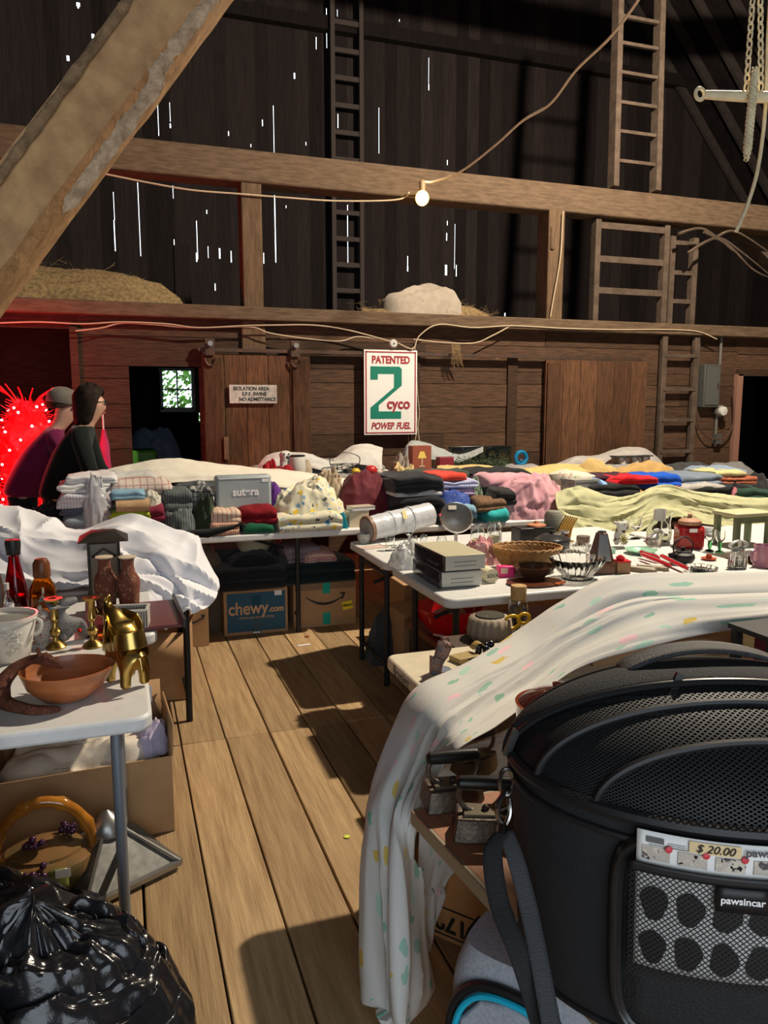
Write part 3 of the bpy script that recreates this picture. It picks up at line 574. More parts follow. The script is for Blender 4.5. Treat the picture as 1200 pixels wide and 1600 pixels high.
# red tree of lights
q = ony(38, 700, 7.35); s = thing('lit_tree', 'slim red tinsel tree wound with glowing fairy lights at far left', 'christmas tree', (q.x, 7.35, 0))
tin = mat('red_tinsel', (.75, .005, .012), .5, rnd=.3); b = MB(); rng = random.Random(2); prof = lambda z: (.06 + .20 * (z / 1.5) ** .8) * (1 if z < 1.35 else max(.2, (1.75 - z) / .4)); ax = lambda z: -.10 + .14 * z / 1.5
for i in range(3200):
    z_ = rng.uniform(.1, 1.62); a = rng.uniform(0, 2 * pi); r = prof(z_) * rng.uniform(.55, 1.08); c = Vector((ax(z_) + r * cos(a), r * sin(a), z_)); d = Vector((cos(a), sin(a), rng.uniform(-.5, .9))).normalized() * rng.uniform(.03, .09); e = d.orthogonal().normalized() * .006
    b.add([c - e, c + e, c + d], [(0, 1, 2)], rng.random())
for i in range(9): a = rng.uniform(0, 6.28); b.tube(curve([(ax(1.5), 0, 1.4), (ax(1.5) + .1 * cos(a), .1 * sin(a), 1.62), (ax(1.5) + .22 * cos(a), .2 * sin(a), 1.68 + .12 * rng.random())], 8), .006, 5)
b.build('tinsel', tin, s, smooth=False); MB().lathe([(prof(z_ * .1 + .1) * .8, z_ * .1 + .1) for z_ in range(15)] + [(.02, 1.62)], 18, wob=lambda a, z: 1 + .15 * sin(5 * a + 9 * z)).xf(Matrix.Shear('XY', 4, (.093, 0)) @ Matrix.Translation((-.1, 0, 0))).build('glow_core', mat('red_glow', (.70, .004, .01), .4), s); MB().tube([(ax(0), 0, .0), (ax(1.5), 0, 1.55)], [.05, .02], 8).build('trunk', mat('dark_stem', (.05, .02, .02)), s)  # red core added to fill the tree's inside with its red glow
em = mat('fairy_light', (1, .5, .55), .4, emit=(1, .28, .30), es=14)
for i in range(90): z_ = .3 + 1.3 * i / 90; a = i * 2.4; r = prof(z_) * 1.08; MB().ball((ax(z_) + r * cos(a), r * sin(a), z_ + rng.uniform(-.03, .03)), .0105, 8).build('bulb', em, s)
for z_, y in ((.7, -.45), (1.25, -.5), (1.9, -.1)): light('fairy_lights_glow', 'POINT', (q.x + (-.25 if y < -.2 else .05), 7.3 + y, z_), 18, (1, .03, .05), .12)

s = thing('storage_bin', 'dark green bin half seen through the open doorway', 'bin', (ony(222, 690, 8.5).x, 8.5, 0)); MB().box((0, 0, .56), (.26, .4, 1.12), taper=1.05).build('body', mat('green_bin', (.06, .24, .02), .5), s, bev=.03)
q = ony(235, 690, 8.9); tag(heap(.34, .3, .36, 71, .25).build('blue_cloth', cloth('denim_cloth', (.13, .17, .26)), loc=(q.x + .02, 9.1, .9)), 'blue cloth heap seen through the open doorway behind the green bin', 'cloth'); MBt = MB().box((q.x + .02, 9.15, .44), (.8, .6, .88)); tag(MBt.build('wooden_crate', wall_m), 'wooden crate carrying the blue cloth in the room behind the doorway', 'crate')

q = ony(163, 700, 7.6); s = thing('pink_umbrella', 'folded pink umbrella leaning on the wall behind the two people', 'umbrella', (q.x, 7.62, 0), 0); MB().lathe([(.012, .62), (.05, .75), (.055, .95), (.04, 1.22), (.012, 1.36)], 14, wob=lambda a, z: 1 + .18 * sin(5 * a + 6 * z)).build('canopy', cloth('hot_pink_cloth', (.50, .03, .12)), s); MB().tube([(.0, 0, 0), (.0, 0, 1.5)], .008, 8).build('shaft', mat('white_shaft', (.6, .58, .55), .4), s); MB().tube(curve([(0, 0, 1.5), (-.02, 0, 1.56), (-.06, 0, 1.55), (-.07, 0, 1.50)], 8), .011, 8).build('handle', grey_wood, s)
# ------------------------------------------------------------------ tables
T = .74
plast = mat('white_table_top', (.70, .695, .67), .4, col2=(.65, .645, .62), ns=30, bump=.05, bs=400); grey_leg = mat('grey_leg', (.22, .25, .29), .4, .5)
def table(label, x0, x1, y0, y1, top=plast, legm=black_m, th=.045, r=.05, z=T, inset=.36, legs=True, splay=0, rz=0, group=None, ly=.12):
    s = thing('folding_table', label, 'table', ((x0 + x1) / 2, (y0 + y1) / 2, 0), rz, group); w, d = (x1 - x0) / 2, (y1 - y0) / 2
    out = []
    for cx, cy, a0 in ((w - r, d - r, 0), (-w + r, d - r, 90), (-w + r, -d + r, 180), (w - r, -d + r, 270)):
        out += [(cx + r * cos(R(a0 + 18 * i)), cy + r * sin(R(a0 + 18 * i))) for i in range(6)]
    n = len(out); b = MB(); b.v = [Vector((x, y, z - th)) for x, y in out] + [Vector((x, y, z)) for x, y in out]
    b.f = [tuple(reversed(range(n))), tuple(range(n, 2 * n))] + [(i, (i + 1) % n, n + (i + 1) % n, n + i) for i in range(n)]; b.r = [0] * len(b.f)
    b.build('tabletop', top, s, bev=.01, ang=30)
    if legs:
        for sx in (-1, 1):
            X = sx * (w - inset)
            for sy in (-1, 1): MB().tube([(X, sy * abs(d - ly), z - th), (X + splay * sx, sy * abs(d - ly), .0)], .0165, 10).build('leg', legm, s)
            MB().tube([(X, -d + ly, .12), (X, d - ly, .12)], .012, 8).build('cross_bar', legm, s); MB().tube([(X, -d + ly, z - th - .05), (X, d - ly, z - th - .05)], .012, 8).build('cross_bar', legm, s)
            MB().tube([(X, 0, .55), (X - sx * .38, 0, z - th - .02)], .010, 8).build('brace', legm, s)
    return s
table('near left white plastic table with the brass elephant and wooden bowl on it', -1.77, .05, 2.13, 2.89, legm=grey_leg, inset=.10)
table('white table behind the near left one, holding vases under the white sheet', -1.72, .10, 2.93, 3.67)
table('white table under the hanging end of the white sheet at left', -1.5, .33, 3.72, 4.42, inset=.06)
table('long white table of folded linens behind the shipping boxes', -.62, 1.63, 5.03, 5.78, inset=.5, legm=mat('table_dark_leg', (.03, .03, .03), .4, .5), ly=.62)
table('white table at center right with the mirror and plastic roll on it', 1.33, 3.15, 3.86, 4.58, inset=.05)
table('white table at center right with the two grey decks and wicker basket', 1.33, 3.18, 3.03, 3.79, inset=.10)
table('white table far right beyond the crystal ware', 3.2, 5.02, 3.55, 4.3); table('dark table of clothes in the middle right row', 1.68, 3.9, 4.98, 5.74); table('second table of clothes in the right row', 3.95, 6.2, 4.98, 5.74)
table('back row table beneath the yellow sheet', 2.1, 4.1, 5.85, 6.6); table('back row table at right beneath khaki clothes', 4.15, 6.3, 5.85, 6.6); table('rearmost table beneath the grey white sheet, left of the sign', 1.1, 2.9, 6.65, 7.35); table('rearmost table right of the sign', 2.95, 5.0, 6.7, 7.4); table('rearmost table before the right plank door', 5.05, 7.0, 6.7, 7.4)
def st(u, v, z=T): p = onz(u, v, z); return p, dep(p) / FPX                   # a spot on a table and metres per pixel there
def vessel(name, label, c, p, prof, m, n=28, sx=1, sy=1, parent=None, group=None, extra=None):      # turned thing; prof in metres
    s = thing(name, label, c, p, 0, group); MB().lathe(prof, n, sx=sx, sy=sy).build('body', m, s); return s
# ------------------------------------------------------------------ near left table
brass = mat('brass', (.50, .34, .10), .28, 1, col2=(.38, .25, .07), ns=14); amber = glass('amber_glass', (.85, .38, .04)); clear = glass('clear_glass', (.95, .97, .96)); redg = glass('red_glass', (.5, .02, .05))
brown_cap = mat('brown_plastic', (.16, .05, .015), .35); porc = mat('porcelain', (.66, .63, .57), .3, coat=.3); wood_o = mat('orange_wood', (.42, .14, .045), .4, col2=(.28, .085, .028), ns=5, st=(1, 3, 8), coat=.2)
def hollow(prof, t): # outer profile plus an inner wall
    return prof + [(max(.0005, r - t), z) for r, z in reversed(prof) if z > prof[0][1] + t] + [(max(.0005, prof[0][0] - t) if prof[0][0] > t else .0005, prof[0][1] + t), (0, prof[0][1] + t)]
p, k = st(203, 1072); s = thing('elephant_statue', 'shiny brass elephant with raised trunk at the right front corner of the table', 'statue', p, R(118))
H = 138 * k / .27
E_ = [(0, 0, .125, .048), (.055, 0, .15, .046), (.085, 0, .185, .036), (.10, 0, .213, .032), (.128, 0, .225, .016), (.135, 0, .25, .011), (.118, 0, .268, .009), (-.03, 0, .11, .045)]
ed = [(0, 1), (1, 2), (2, 3), (3, 4), (4, 5), (5, 6), (0, 7)]
for (x, y, pr) in ((.06, .03, 1), (.06, -.03, 1), (-.04, .028, 7), (-.04, -.028, 7)): n = len(E_); E_ += [(x, y, .07, .022), (x + .004, y * 1.1, .03, .016), (x + .004, y * 1.1, .006, .019)]; ed += [(pr, n), (n, n + 1), (n + 1, n + 2)]
n = len(E_); E_ += [(-.078, 0, .11, .008), (-.088, 0, .06, .005)]; ed += [(7, n), (n, n + 1)]
skin('body', [(q[0] * H * .9, q[1] * H, q[2] * H, q[3] * H) for q in E_], ed, brass, s)
for sg in (-1, 1):
    b = MB(); b.grid(lambda u, v: ((.085 - .055 * v - .01 * sin(pi * u)) * H, sg * (.03 + .035 * v * (.6 + .4 * sin(pi * u))) * H, (.225 - .075 * u - .012 * v) * H), 10, 8); b.build('ear', brass, s, solid=.004)
    MB().tube([(.112 * H, sg * .018 * H, .205 * H), (.14 * H, sg * .022 * H, .205 * H), (.155 * H, sg * .02 * H, .22 * H)], [.006, .005, .002], 8).build('tusk', brass, s)
b = MB(); b.lathe([(.052, 0), (.054, .002), (.05, .05)], 20).xf(Matrix.Scale(H, 4) @ Matrix.Translation((-.012, 0, .122)) @ Matrix.Rotation(R(12), 4, 'Y') @ Matrix.Diagonal((1.1, .92, 1, 1))); b.build('saddle_cloth', brass, s)
# wooden bowl and giraffe
p, k = st(104, 1093); s = thing('wooden_bowl', 'smooth orange brown wooden bowl at the front of the near left table', 'bowl', p); r = 66 * k
wob = lambda a, z: 1 + .13 * max(0, cos(a - .2)) ** 3 * (z / .09) - .05 * sin(a) ** 2
MB().lathe(hollow([(.03, 0), (r * .55, .012), (r * .86, .05), (r, .098)], .006), 40, wob=wob).build('body', wood_o, s)
sp = blobs('giraffe_spots', (.10, .035, .02), [(.19, .07, .04), (.05, .018, .012)], 60, .4, keep=.9); base = p.z
gp = lambda u, v, z: onz(u, v, z)
s = thing('giraffe_figurine', 'dark spotted wooden giraffe figurine lying against the wooden bowl', 'figurine', gp(20, 1095, T))
P = [gp(98, 1042, T + .112), gp(72, 1030, T + .125), gp(48, 1030, T + .12), gp(22, 1045, T + .10), gp(2, 1068, T + .07), gp(-6, 1088, T + .04), gp(15, 1102, T + .024), gp(52, 1110, T + .02), gp(96, 1108, T + .016)]
o_ = gp(20, 1095, T); L = [(q - o_) for q in P]; rr = [.010, .017, .014, .019, .024, .026, .02, .016, .009]
V = [(q.x, q.y, q.z, r_) for q, r_ in zip(L, rr)]; ed = [(i, i + 1) for i in range(8)]
q = L[5]; V += [(q.x - .09, q.y + .02, .035, .035), (q.x - .17, q.y + .03, .03, .02)]; ed += [(5, 9), (9, 10)]; V += [(L[1].x - .002, L[1].y + .025, L[1].z + .012, .006), (L[1].x - .002, L[1].y - .025, L[1].z + .012, .006)]; ed += [(1, 11), (1, 12)]
V = [V[5]] + V[:5] + V[6:]; mp = {5: 0, **{i: i + 1 for i in range(5)}, **{i: i for i in range(6, 13)}}; skin('body', V, [(mp[a], mp[c]) for a, c in ed], sp, s)
for dy in (.01, -.01): MB().tube([(L[1].x - .015, L[1].y + dy, L[1].z + .012), (L[1].x - .022, L[1].y + dy, L[1].z + .034)], .004, 6).build('horn', sp, s)
# tall things at the back
p, k = st(28, 968); s = thing('decanter', 'tall red glass decanter with a black stopper at the left edge', 'decanter', p); MB().lathe(hollow([(.045, 0), (.05, .01), (.045, .12), (.022, .235), (.02, .26), (.028, .268)], .004), 28).build('body', redg, s); MB().lathe([(0, .262), (.026, .268), (.03, .31), (.028, .325), (0, .327)], 20).build('stopper', mat('black_plastic', (.015, .015, .015), .4), s)
MB().lathe([(.0, .012), (.04, .012), (.037, .10), (0, .10)], 24).build('liquid', mat('dark_red_liquid', (.25, .005, .01), .1), s)
p, k = st(70, 970); s = thing('bottle', 'amber glass bottle with a rounded brown cap beside the red decanter', 'bottle', p); MB().lathe(hollow([(.035, 0), (.048, .008), (.052, .06), (.05, .13), (.032, .17), (.026, .18)], .004), 24).build('body', amber, s); MB().lathe([(.031, .178), (.033, .185), (.032, .235), (.022, .252), (0, .256)], 20).build('cap', brown_cap, s)
p, k = st(15, 962, T); p.y -= .1; s = thing('small_bottle', 'small clear bottle with a white label behind the white pot', 'bottle', (onz(14, 985, T))); MB().lathe(hollow([(.022, 0), (.024, .06), (.024, .11), (.010, .13), (.009, .165)], .002), 20).build('body', clear, s); MB().lathe([(.0245, .07), (.0245, .105)], 20).build('label', mat('paper_label', (.75, .74, .72), .7, col2=(.4, .3, .5), ns=40), s); MB().lathe([(0, .16), (.011, .16), (.011, .185), (0, .187)], 12).build('cap', porc, s)
p, k = st(12, 1030); s = thing('plant_pot', 'white ceramic pot with raised grape clusters at the left table edge', 'pot', p); r = 46 * k
MB().lathe(hollow([(r * .62, 0), (r * .72, .01), (r * .84, .07), (r * .95, .125), (r * .93, .135), (r * 1.02, .142), (r * 1.03, .155)], .006), 36).build('body', porc, s)
b = MB(); rng = random.Random(3)
for i in range(34): zz = rng.uniform(.02, .12); a = R(-75) + rng.gauss(0, .16) * (.4 + zz * 6); q = r * (.66 + .25 * zz / .12); b.ball((q * cos(a), q * sin(a), zz), .008, 8)
b.build('grape_relief', porc, s)
MB().tube(curve([(r * .92, -.02, .14), (r * 1.14, -.03, .13), (r * 1.1, -.03, .10), (r * .9, -.025, .085)], 10), .006, 8).build('handle', porc, s)
rose = blobs('rose_print', (.68, .64, .58), [(.35, .06, .07), (.2, .28, .1), (.5, .25, .2)], 45, .36)
for (u, v, lb) in ((66, 1005, 'round lidded porcelain jar with rose print left of the brass candlestick'), (93, 1000, 'rose printed porcelain jar directly behind the brass candlestick')):
    p, k = st(u, v); s = thing('ginger_jar', lb, 'jar', p); MB().lathe([(.022, 0), (.024, .008), (.042, .04), (.04, .075), (.026, .098), (.026, .104)], 26).build('body', rose, s); MB().lathe([(.03, .1), (.03, .108), (.02, .122), (.006, .128), (.009, .138), (0, .145)], 22).build('lid', rose, s)
cprof = [(.034, 0), (.036, .006), (.026, .016), (.012, .026), (.009, .04), (.018, .052), (.020, .062), (.010, .075), (.008, .092), (.017, .105), (.012, .12), (.0135, .165), (.016, .17), (.030, .174), (.031, .180), (.012, .18), (0, .176)]
c1 = None
for (u, v, sc, lb) in ((88, 1012, 1.0, 'left one of two brass candlesticks, standing beside the porcelain jars'), (146, 1010, 1.0, 'right one of two brass candlesticks, standing just left of the elephant')):
    p, k = st(u, v)
    if c1 is None: c1 = thing('candlestick', lb, 'candlestick', p, 0, 'brass candlesticks'); MB().lathe(cprof[:10], 24).build('base', brass, c1); MB().lathe(cprof[9:], 24).build('cup', brass, c1)
    else: copy_thing(c1, p, 0, lb)
p, k = st(112, 1003); s = thing('stone_figurine', 'grey stone dragon like figurine between the two brass candlesticks', 'figurine', p, R(20)); gm = mat('grey_stone', (.13, .13, .13), .6, col2=(.22, .22, .22), ns=40, bump=.6, bs=60)
skin('body', [(0, 0, .05, .032), (-.03, 0, .085, .03), (-.04, 0, .125, .022), (-.015, 0, .15, .022), (.03, 0, .155, .012), (.04, 0, .07, .016), (.05, 0, .03, .014), (.06, 0, .012, .018), (-.04, .02, .02, .02), (-.045, -.02, .02, .02)], [(0, 1), (1, 2), (2, 3), (3, 4), (0, 5), (5, 6), (6, 7), (0, 8), (0, 9)], gm, s)
for sg in (-1, 1): b = MB(); b.grid(lambda u, v: (-.02 - .07 * u, sg * (.02 + .05 * v), .13 + .05 * u * (1 - v) + .02 * v), 6, 6); b.build('wing', gm, s, solid=.005)
p, k = st(166, 930); s = thing('lantern', 'dark metal pagoda lantern with frosted panes behind the twin vases', 'lantern', p); lm = mat('bronze_dark', (.035, .03, .025), .5, .5)
w, h = .062, .26
for sx in (-1, 1):
    for sy in (-1, 1): MB().box((sx * w, sy * w, h / 2), (.012, .012, h)).build('post', lm, s)
MB().box((0, 0, .008), (.15, .15, .016)).build('base', lm, s); MB().box((0, 0, h / 2), (.112, .112, h - .03)).build('panes', mat('frosted_pane', (.2, .17, .13), .4), s)
b = MB(); b.v = [Vector(q) for q in ((-.105, -.105, h), (.105, -.105, h), (.105, .105, h), (-.105, .105, h), (-.05, -.05, h + .035), (.05, -.05, h + .035), (.05, .05, h + .035), (-.05, .05, h + .035))]; b.f = [(0, 3, 2, 1), (4, 5, 6, 7), (0, 1, 5, 4), (1, 2, 6, 5), (2, 3, 7, 6), (3, 0, 4, 7)]; b.r = [0] * 6; b.build('roof', lm, s)
b = MB(); b.box((0, -.06, .19), (.1, .006, .008)); b.bar((-.05, -.06, .19), (0, -.06, .225), .006, .008); b.bar((.05, -.06, .19), (0, -.06, .225), .006, .008); b.build('lattice', lm, s)
sats = blobs('satsuma_print', (.19, .065, .04), [(.40, .25, .14), (.08, .025, .02), (.42, .30, .17), (.13, .035, .035)], 55, .36, keep=.8)
vp = [(.03, 0), (.034, .006), (.038, .03), (.046, .12), (.045, .145), (.028, .175), (.024, .20), (.026, .225), (.034, .235)]; v1 = None
for (u, v, lb) in ((167, 957, 'left one of two patterned rust red vases in front of the lantern'), (203, 957, 'right one of two patterned rust red vases, next to the white sheet')):
    p, k = st(u, v)
    if v1 is None: v1 = thing('vase', lb, 'vase', p, 0, 'patterned vases'); MB().lathe(hollow(vp, .004), 28).build('body', sats, v1); MB().lathe([(.0345, .232), (.0355, .237), (.032, .238)], 24).build('gilt_rim', mat('cream_rim', (.65, .55, .4), .4), v1)
    else: copy_thing(v1, p, 0, lb)
p, k = st(200, 978, T + .018); s = thing('carved_box', 'small black and white openwork box behind the elephant', 'box', p, R(-8)); cw, cdp, ch = .15, .09, .07; bl = stripes('openwork', (.7, .66, .58), [(.03, .02, .02)], (0, 2), 110, .45)
for (x, y, a, d_) in ((0, -cdp / 2, cw, .006), (0, cdp / 2, cw, .006)): MB().box((x, y, ch / 2), (a, d_, ch)).build('side_panel', bl, s)
for x in (-cw / 2, cw / 2): MB().box((x, 0, ch / 2), (.006, cdp, ch)).build('side_panel', bl, s)
MB().box((0, 0, .004), (cw, cdp, .008)).build('bottom', lm, s)
b = MB(); [b.bar((sx * cw / 2, -cdp / 2, ch), (sx * cw / 2, cdp / 2, ch), .01, .006) for sx in (-1, 1)]; [b.bar((-cw / 2, y, ch), (cw / 2, y, ch), .01, .006) for y in (-cdp / 2, cdp / 2)]; b.build('rim', porc, s)
p, k = st(213, 975, T); s = thing('serving_tray', 'dark maroon tray overhanging the right end of the vase table', 'tray', (.02, 3.16, T + .004), R(2)); MB().box((0, 0, .008), (.34, .4, .014)).build('panel', mat('maroon_lacquer', (.12, .025, .025), .3), s, bev=.003)
b = MB(); b.box((.175, 0, .018), (.014, .42, .036)); b.box((-.175, 0, .018), (.014, .42, .036)); b.build('rim', mat('dark_rim', (.03, .025, .025), .35, .3), s, bev=.003)
for i, (u, v) in enumerate(((160, 1000), (128, 985), (176, 1000))): p, k = st(u, v); s = thing('votive_holder', ('orange glass votive cup left of the elephant', 'orange votive cup behind the right candlestick', 'orange votive cup tucked behind the elephant')[i], 'candle holder', p); MB().lathe(hollow([(.016, 0), (.02, .02), (.022, .035)], .003), 18).build('body', glass('orange_glass', (.9, .25, .03)), s); MB().lathe([(0, .01), (.016, .01), (.016, .02), (0, .021)], 14).build('wax', porc, s)
p, k = st(-8, 1000, T); s = thing('wooden_platter', 'dark mottled wooden platter standing upright at the left frame edge', 'platter', (p.x - .06, p.y + .06, T)); b = MB(); b.lathe([(0, -.01), (.13, -.012), (.15, .0), (.14, .006), (0, .012)], 36); b.xf(Matrix.Translation((0, 0, .16)) @ Matrix.Rotation(R(75), 4, 'X') @ Matrix.Diagonal((.62, 1.06, 1, 1))); b.build('plate', mat('tortoise', (.11, .045, .02), .3, col2=(.03, .014, .008), ns=18, coat=.3), s); MB().box((0, .04, .012), (.12, .12, .024)).build('stand', lm, s)
# white sheet covering the tables behind
wsheet = cloth('white_sheet', (.80, .80, .83), (.74, .74, .79), .9, 3, .1)
dp = lambda uv, d: [atd(u, v, d_ if isinstance(d, list) else d) for (u, v), d_ in zip(uv, d if isinstance(d, list) else [d] * len(uv))]
rows = [dp([(-80, 900), (0, 880), (60, 880), (120, 885), (185, 880), (240, 885), (300, 910), (325, 930)], 4.3),
        dp([(-80, 788), (0, 798), (60, 813), (120, 832), (190, 818), (240, 824), (300, 852), (334, 896)], 4.0), dp([(-80, 812), (0, 825), (60, 838), (120, 850), (190, 838), (245, 850), (300, 880), (340, 918)], 3.78),
        dp([(-80, 850), (0, 858), (60, 872), (120, 880), (190, 875), (245, 885), (296, 912), (330, 944)], 3.66), dp([(-80, 890), (0, 895), (60, 905), (120, 910), (190, 905), (236, 915), (280, 945), (300, 962)], 3.58), dp([(-80, 925), (0, 926), (60, 927), (120, 927), (190, 926), (232, 945), (258, 985), (278, 968)], 3.5)]
tag(sheet(rows, 110, 70, .05, 2.2, 4, (1.3, .8), (38, .38, .026)).build('white_sheet', wsheet, solid=.003), 'rumpled white sheet thrown over the tables behind the near left table', 'sheet')
# ------------------------------------------------------------------ cartons, pots and bags on the floor at left
card = mat('cardboard', (.42, .25, .12), .85, col2=(.36, .21, .10), ns=6, bump=.1, bs=200); card_in = mat('cardboard_inside', (.30, .175, .085), .9); tape_t = mat('teal_tape', (.0, .33, .24), .5); whitep = mat('white_paper', (.78, .77, .74), .7)
def carton(label, loc, rz, w, d, h, opened=False, m=None, flaps=(), name='cardboard_box', group=None):       # loc = middle of the front bottom edge
    s = thing(name, label, 'box', loc, R(rz), group); m = m or card; t = .006
    b = MB()
    if opened:
        b.box((0, d / 2, t / 2), (w, d, t)); b.box((0, t / 2, h / 2), (w, t, h)); b.box((0, d - t / 2, h / 2), (w, t, h)); b.box((-w / 2 + t / 2, d / 2, h / 2), (t, d - 2 * t, h)); b.box((w / 2 - t / 2, d / 2, h / 2), (t, d - 2 * t, h))
    else: b.box((0, d / 2, h / 2), (w, d, h))
    b.build('body', m, s, bev=.002)
    for side, L, a in flaps:                                                  # side, length, angle above the level
        c_, n_ = cos(R(a)) * L, sin(R(a)) * L
        A, B, o = {'front': ((-w / 2, 0), (w / 2, 0), (0, -1)), 'back': ((-w / 2, d), (w / 2, d), (0, 1)), 'left': ((-w / 2, 0), (-w / 2, d), (-1, 0)), 'right': ((w / 2, 0), (w / 2, d), (1, 0))}[side]
        b = MB(); b.add([(A[0], A[1], h), (B[0], B[1], h), (B[0] + o[0] * c_, B[1] + o[1] * c_, h + n_), (A[0] + o[0] * c_, A[1] + o[1] * c_, h + n_)], [(0, 1, 2, 3)]); b.build('flap', m, s, solid=t)
    return s
def barcode(s, x, y, z, w, h, ry=0):
    MB().box((x, y, z), (w, .002, h)).build('label', whitep, s); b = MB(); rng = random.Random(9); q = -w * .42
    while q < w * .42: t = rng.uniform(.002, .006); b.box((x + q, y - .0016, z), (t, .001, h * .74)); q += t + rng.uniform(.002, .006)
    b.build('barcode', ink, s)
s = carton('large open cardboard box filled with white cloth under the near left table', (-.17, 2.80, 0), 3, .60, .36, .30, True, flaps=(('back', .17, 84), ('left', .12, 70), ('right', .12, 86)))
barcode(s, .215, .365, .415, .1, .07); MB().box((-.08, .364, .40), (.24, .003, .09)).build('label', mat('printed_label', (.6, .57, .52), .7, col2=(.25, .23, .2), ns=60), s)
t = heap(.27, .15, .13, 5, .3, 5, p=4).build('bundled_cloth', cloth('cream_cloth', (.74, .66, .54))); tag(t, 'cream cloth stuffed into the large open box under the near left table', 'cloth').location = (-.19, 2.99, .215)
t = heap(.07, .09, .10, 9, .3, 5).build('bundled_cloth', cloth('lilac_cloth', (.50, .44, .58))); tag(t, 'small lilac cloth in the right corner of the large open box', 'cloth').location = (.06, 2.98, .27)
s = carton('half open cardboard box behind the black table legs at left', (.13, 4.16, 0), -12, .30, .34, .38, True, flaps=(('front', .14, -60), ('right', .16, 60)))
MB().box((.152, .1, .26), (.003, .09, .18)).build('label', whitep, s)
s = carton('plain box with a curved arrow logo half hidden by the hanging white sheet', (.36, 5.06, 0), -1, .28, .3, .30)
def arc_arrow(s, cx, cz, w, y=-.003):                                          # curved arrow printed on a carton
    b = MB(); n = 20
    def fn(u, v): x = (u - .5) * w; sag = -.20 * w * (1 - (2 * u - 1) ** 2); th = .055 * w * sin(pi * min(1, u * .93 + .07)) + .004; return (cx + x, y, cz + sag + (v - .5) * th)
    b.grid(fn, n, 2); q = w * .16; e = .012; X, Z = cx + w / 2 + w * .02, cz + w * .04
    b.prism([(X - q, Z + e * .2), (X, Z + e), (X + e * .4, Z), (X - q * .4, Z - q), (X - q * .62, Z - q * .8), (X - e, Z - e * .6)], .001, Matrix.Translation((0, y, 0))); return b.build('logo', ink, s, smooth=False)
arc_arrow(s, .02, .2, .18); MB().box((-.05, -.002, .15), (.05, .003, .3)).build('tape', mat('orange_tape', (.75, .16, .03), .5), s)
a, c = onz(349, 993, 0), onz(447, 980, 0)
s = carton('cardboard box with a big blue panel and pale lettering under the linen table', ((a.x + c.x) / 2, 5.22, 0), -1, .445, .4, .325)
MB().box((.002, -.002, .16), (.405, .003, .275)).build('panel', mat('blue_print', (.01, .075, .13), .6), s); cl = mat('print_tan', (.55, .34, .18), .7)
text('lettering', 'chewy', .125, cl, s, (-.055, -.0045, .185), bold=.002, sx=.86); text('lettering', '.com', .06, cl, s, (.14, -.0045, .172), bold=.002, sx=.9); text('lettering', 'where pet lovers shop', .027, cl, s, (.0, -.0045, .122))
MB().box((.155, -.004, .285), (.05, .003, .035)).build('label', whitep, s); MB().box((0, -.0035, .14), (.06, .002, .27)).build('tape', mat('clear_tape', (.012, .07, .115), .2), s); MB().box((0, -.0045, .012), (.05, .003, .012)).build('torn_tape', whitep, s)
s = carton('brown shipping box with a smile shaped arrow, teal tape and yellow sticker', (1.345, 5.24, 0), -1, .46, .38, .325)
arc_arrow(s, .0, .225, .28); MB().box((.01, -.002, .285), (.055, .003, .08)).build('tape', tape_t, s); MB().box((.01, -.002, .06), (.055, .003, .085)).build('tape', tape_t, s); MB().box((.0, -.0015, .30), (.44, .002, .05)).build('paper_tape', mat('paper_tape', (.22, .13, .07), .7), s)
MB().box((.165, -.003, .145), (.075, .003, .06), rot=Matrix.Rotation(R(-8), 3, 'Y')).build('sticker', mat('yellow_sticker', (.85, .70, .02), .5), s); text('lettering', 'HEAVY', .026, ink, s, (.165, -.006, .145), rot=(pi / 2, R(-8) * 0, 0), bold=.001, sx=.9)
# bamboo handled teapot with grapes, roof shaped tin, black bags
p, k = st(70, 1345, 0); s = thing('ceramic_basket', 'glazed brown ceramic pot with bamboo hoop handle and purple grapes', 'pot', (p.x + .02, p.y - .16, 0)); glz = mat('brown_glaze', (.26, .13, .05), .15, col2=(.12, .10, .04), ns=9, coat=.6); amb = mat('amber_glaze', (.48, .19, .02), .15, col2=(.30, .10, .01), ns=14, coat=.6); hw = .155
MB().lathe([(.09, 0), (.14, .03), (.165, .08), (.155, .115), (.12, .135)], 32, sx=1, sy=.8).build('body', glz, s); MB().lathe([(.125, .13), (.12, .142), (.06, .165), (.03, .17), (0, .172)], 28, sy=.8).build('lid', glz, s)
b = MB(); pts = [(hw * cos(pi * i / 24) * 1.0, 0, .11 + .19 * sin(pi * i / 24)) for i in range(25)]; b.tube(pts, [.019 + (.006 if i in (4, 9, 15, 20) else 0) for i in range(25)], 12); b.build('hoop_handle', amb, s)
for sg in (-1, 1): MB().lathe([(.024, -.05), (.021, .0), (.026, .03)], 14, c=(sg * hw, 0, .09)).build('handle_stub', amb, s)
grape = mat('grape_glaze', (.045, .012, .04), .08, coat=.8)
for (gx, gy, gz, n) in ((-.03, -.05, .175, 12), (.06, .03, .17, 9), (-.02, -.13, .11, 12), (.02, -.12, .05, 8)):
    b = MB(); rng = random.Random(n + int(gz * 100))
    for i in range(n): b.ball((gx + rng.uniform(-.03, .03), gy + rng.uniform(-.02, .02), gz + rng.uniform(0, .035) * (1 - i / n)), .0125, 10)
    b.build('grapes', grape, s)
for (gx, gy) in ((.05, -.12), (-.08, -.1)): b = MB(); b.grid(lambda u, v: (gx + (u - .5) * .06, gy + .02 * v - .02, .07 + .05 * v + .01 * sin(pi * u)), 6, 6); b.build('leaf', mat('leaf_glaze', (.18, .22, .05), .2, coat=.5), s, solid=.004)
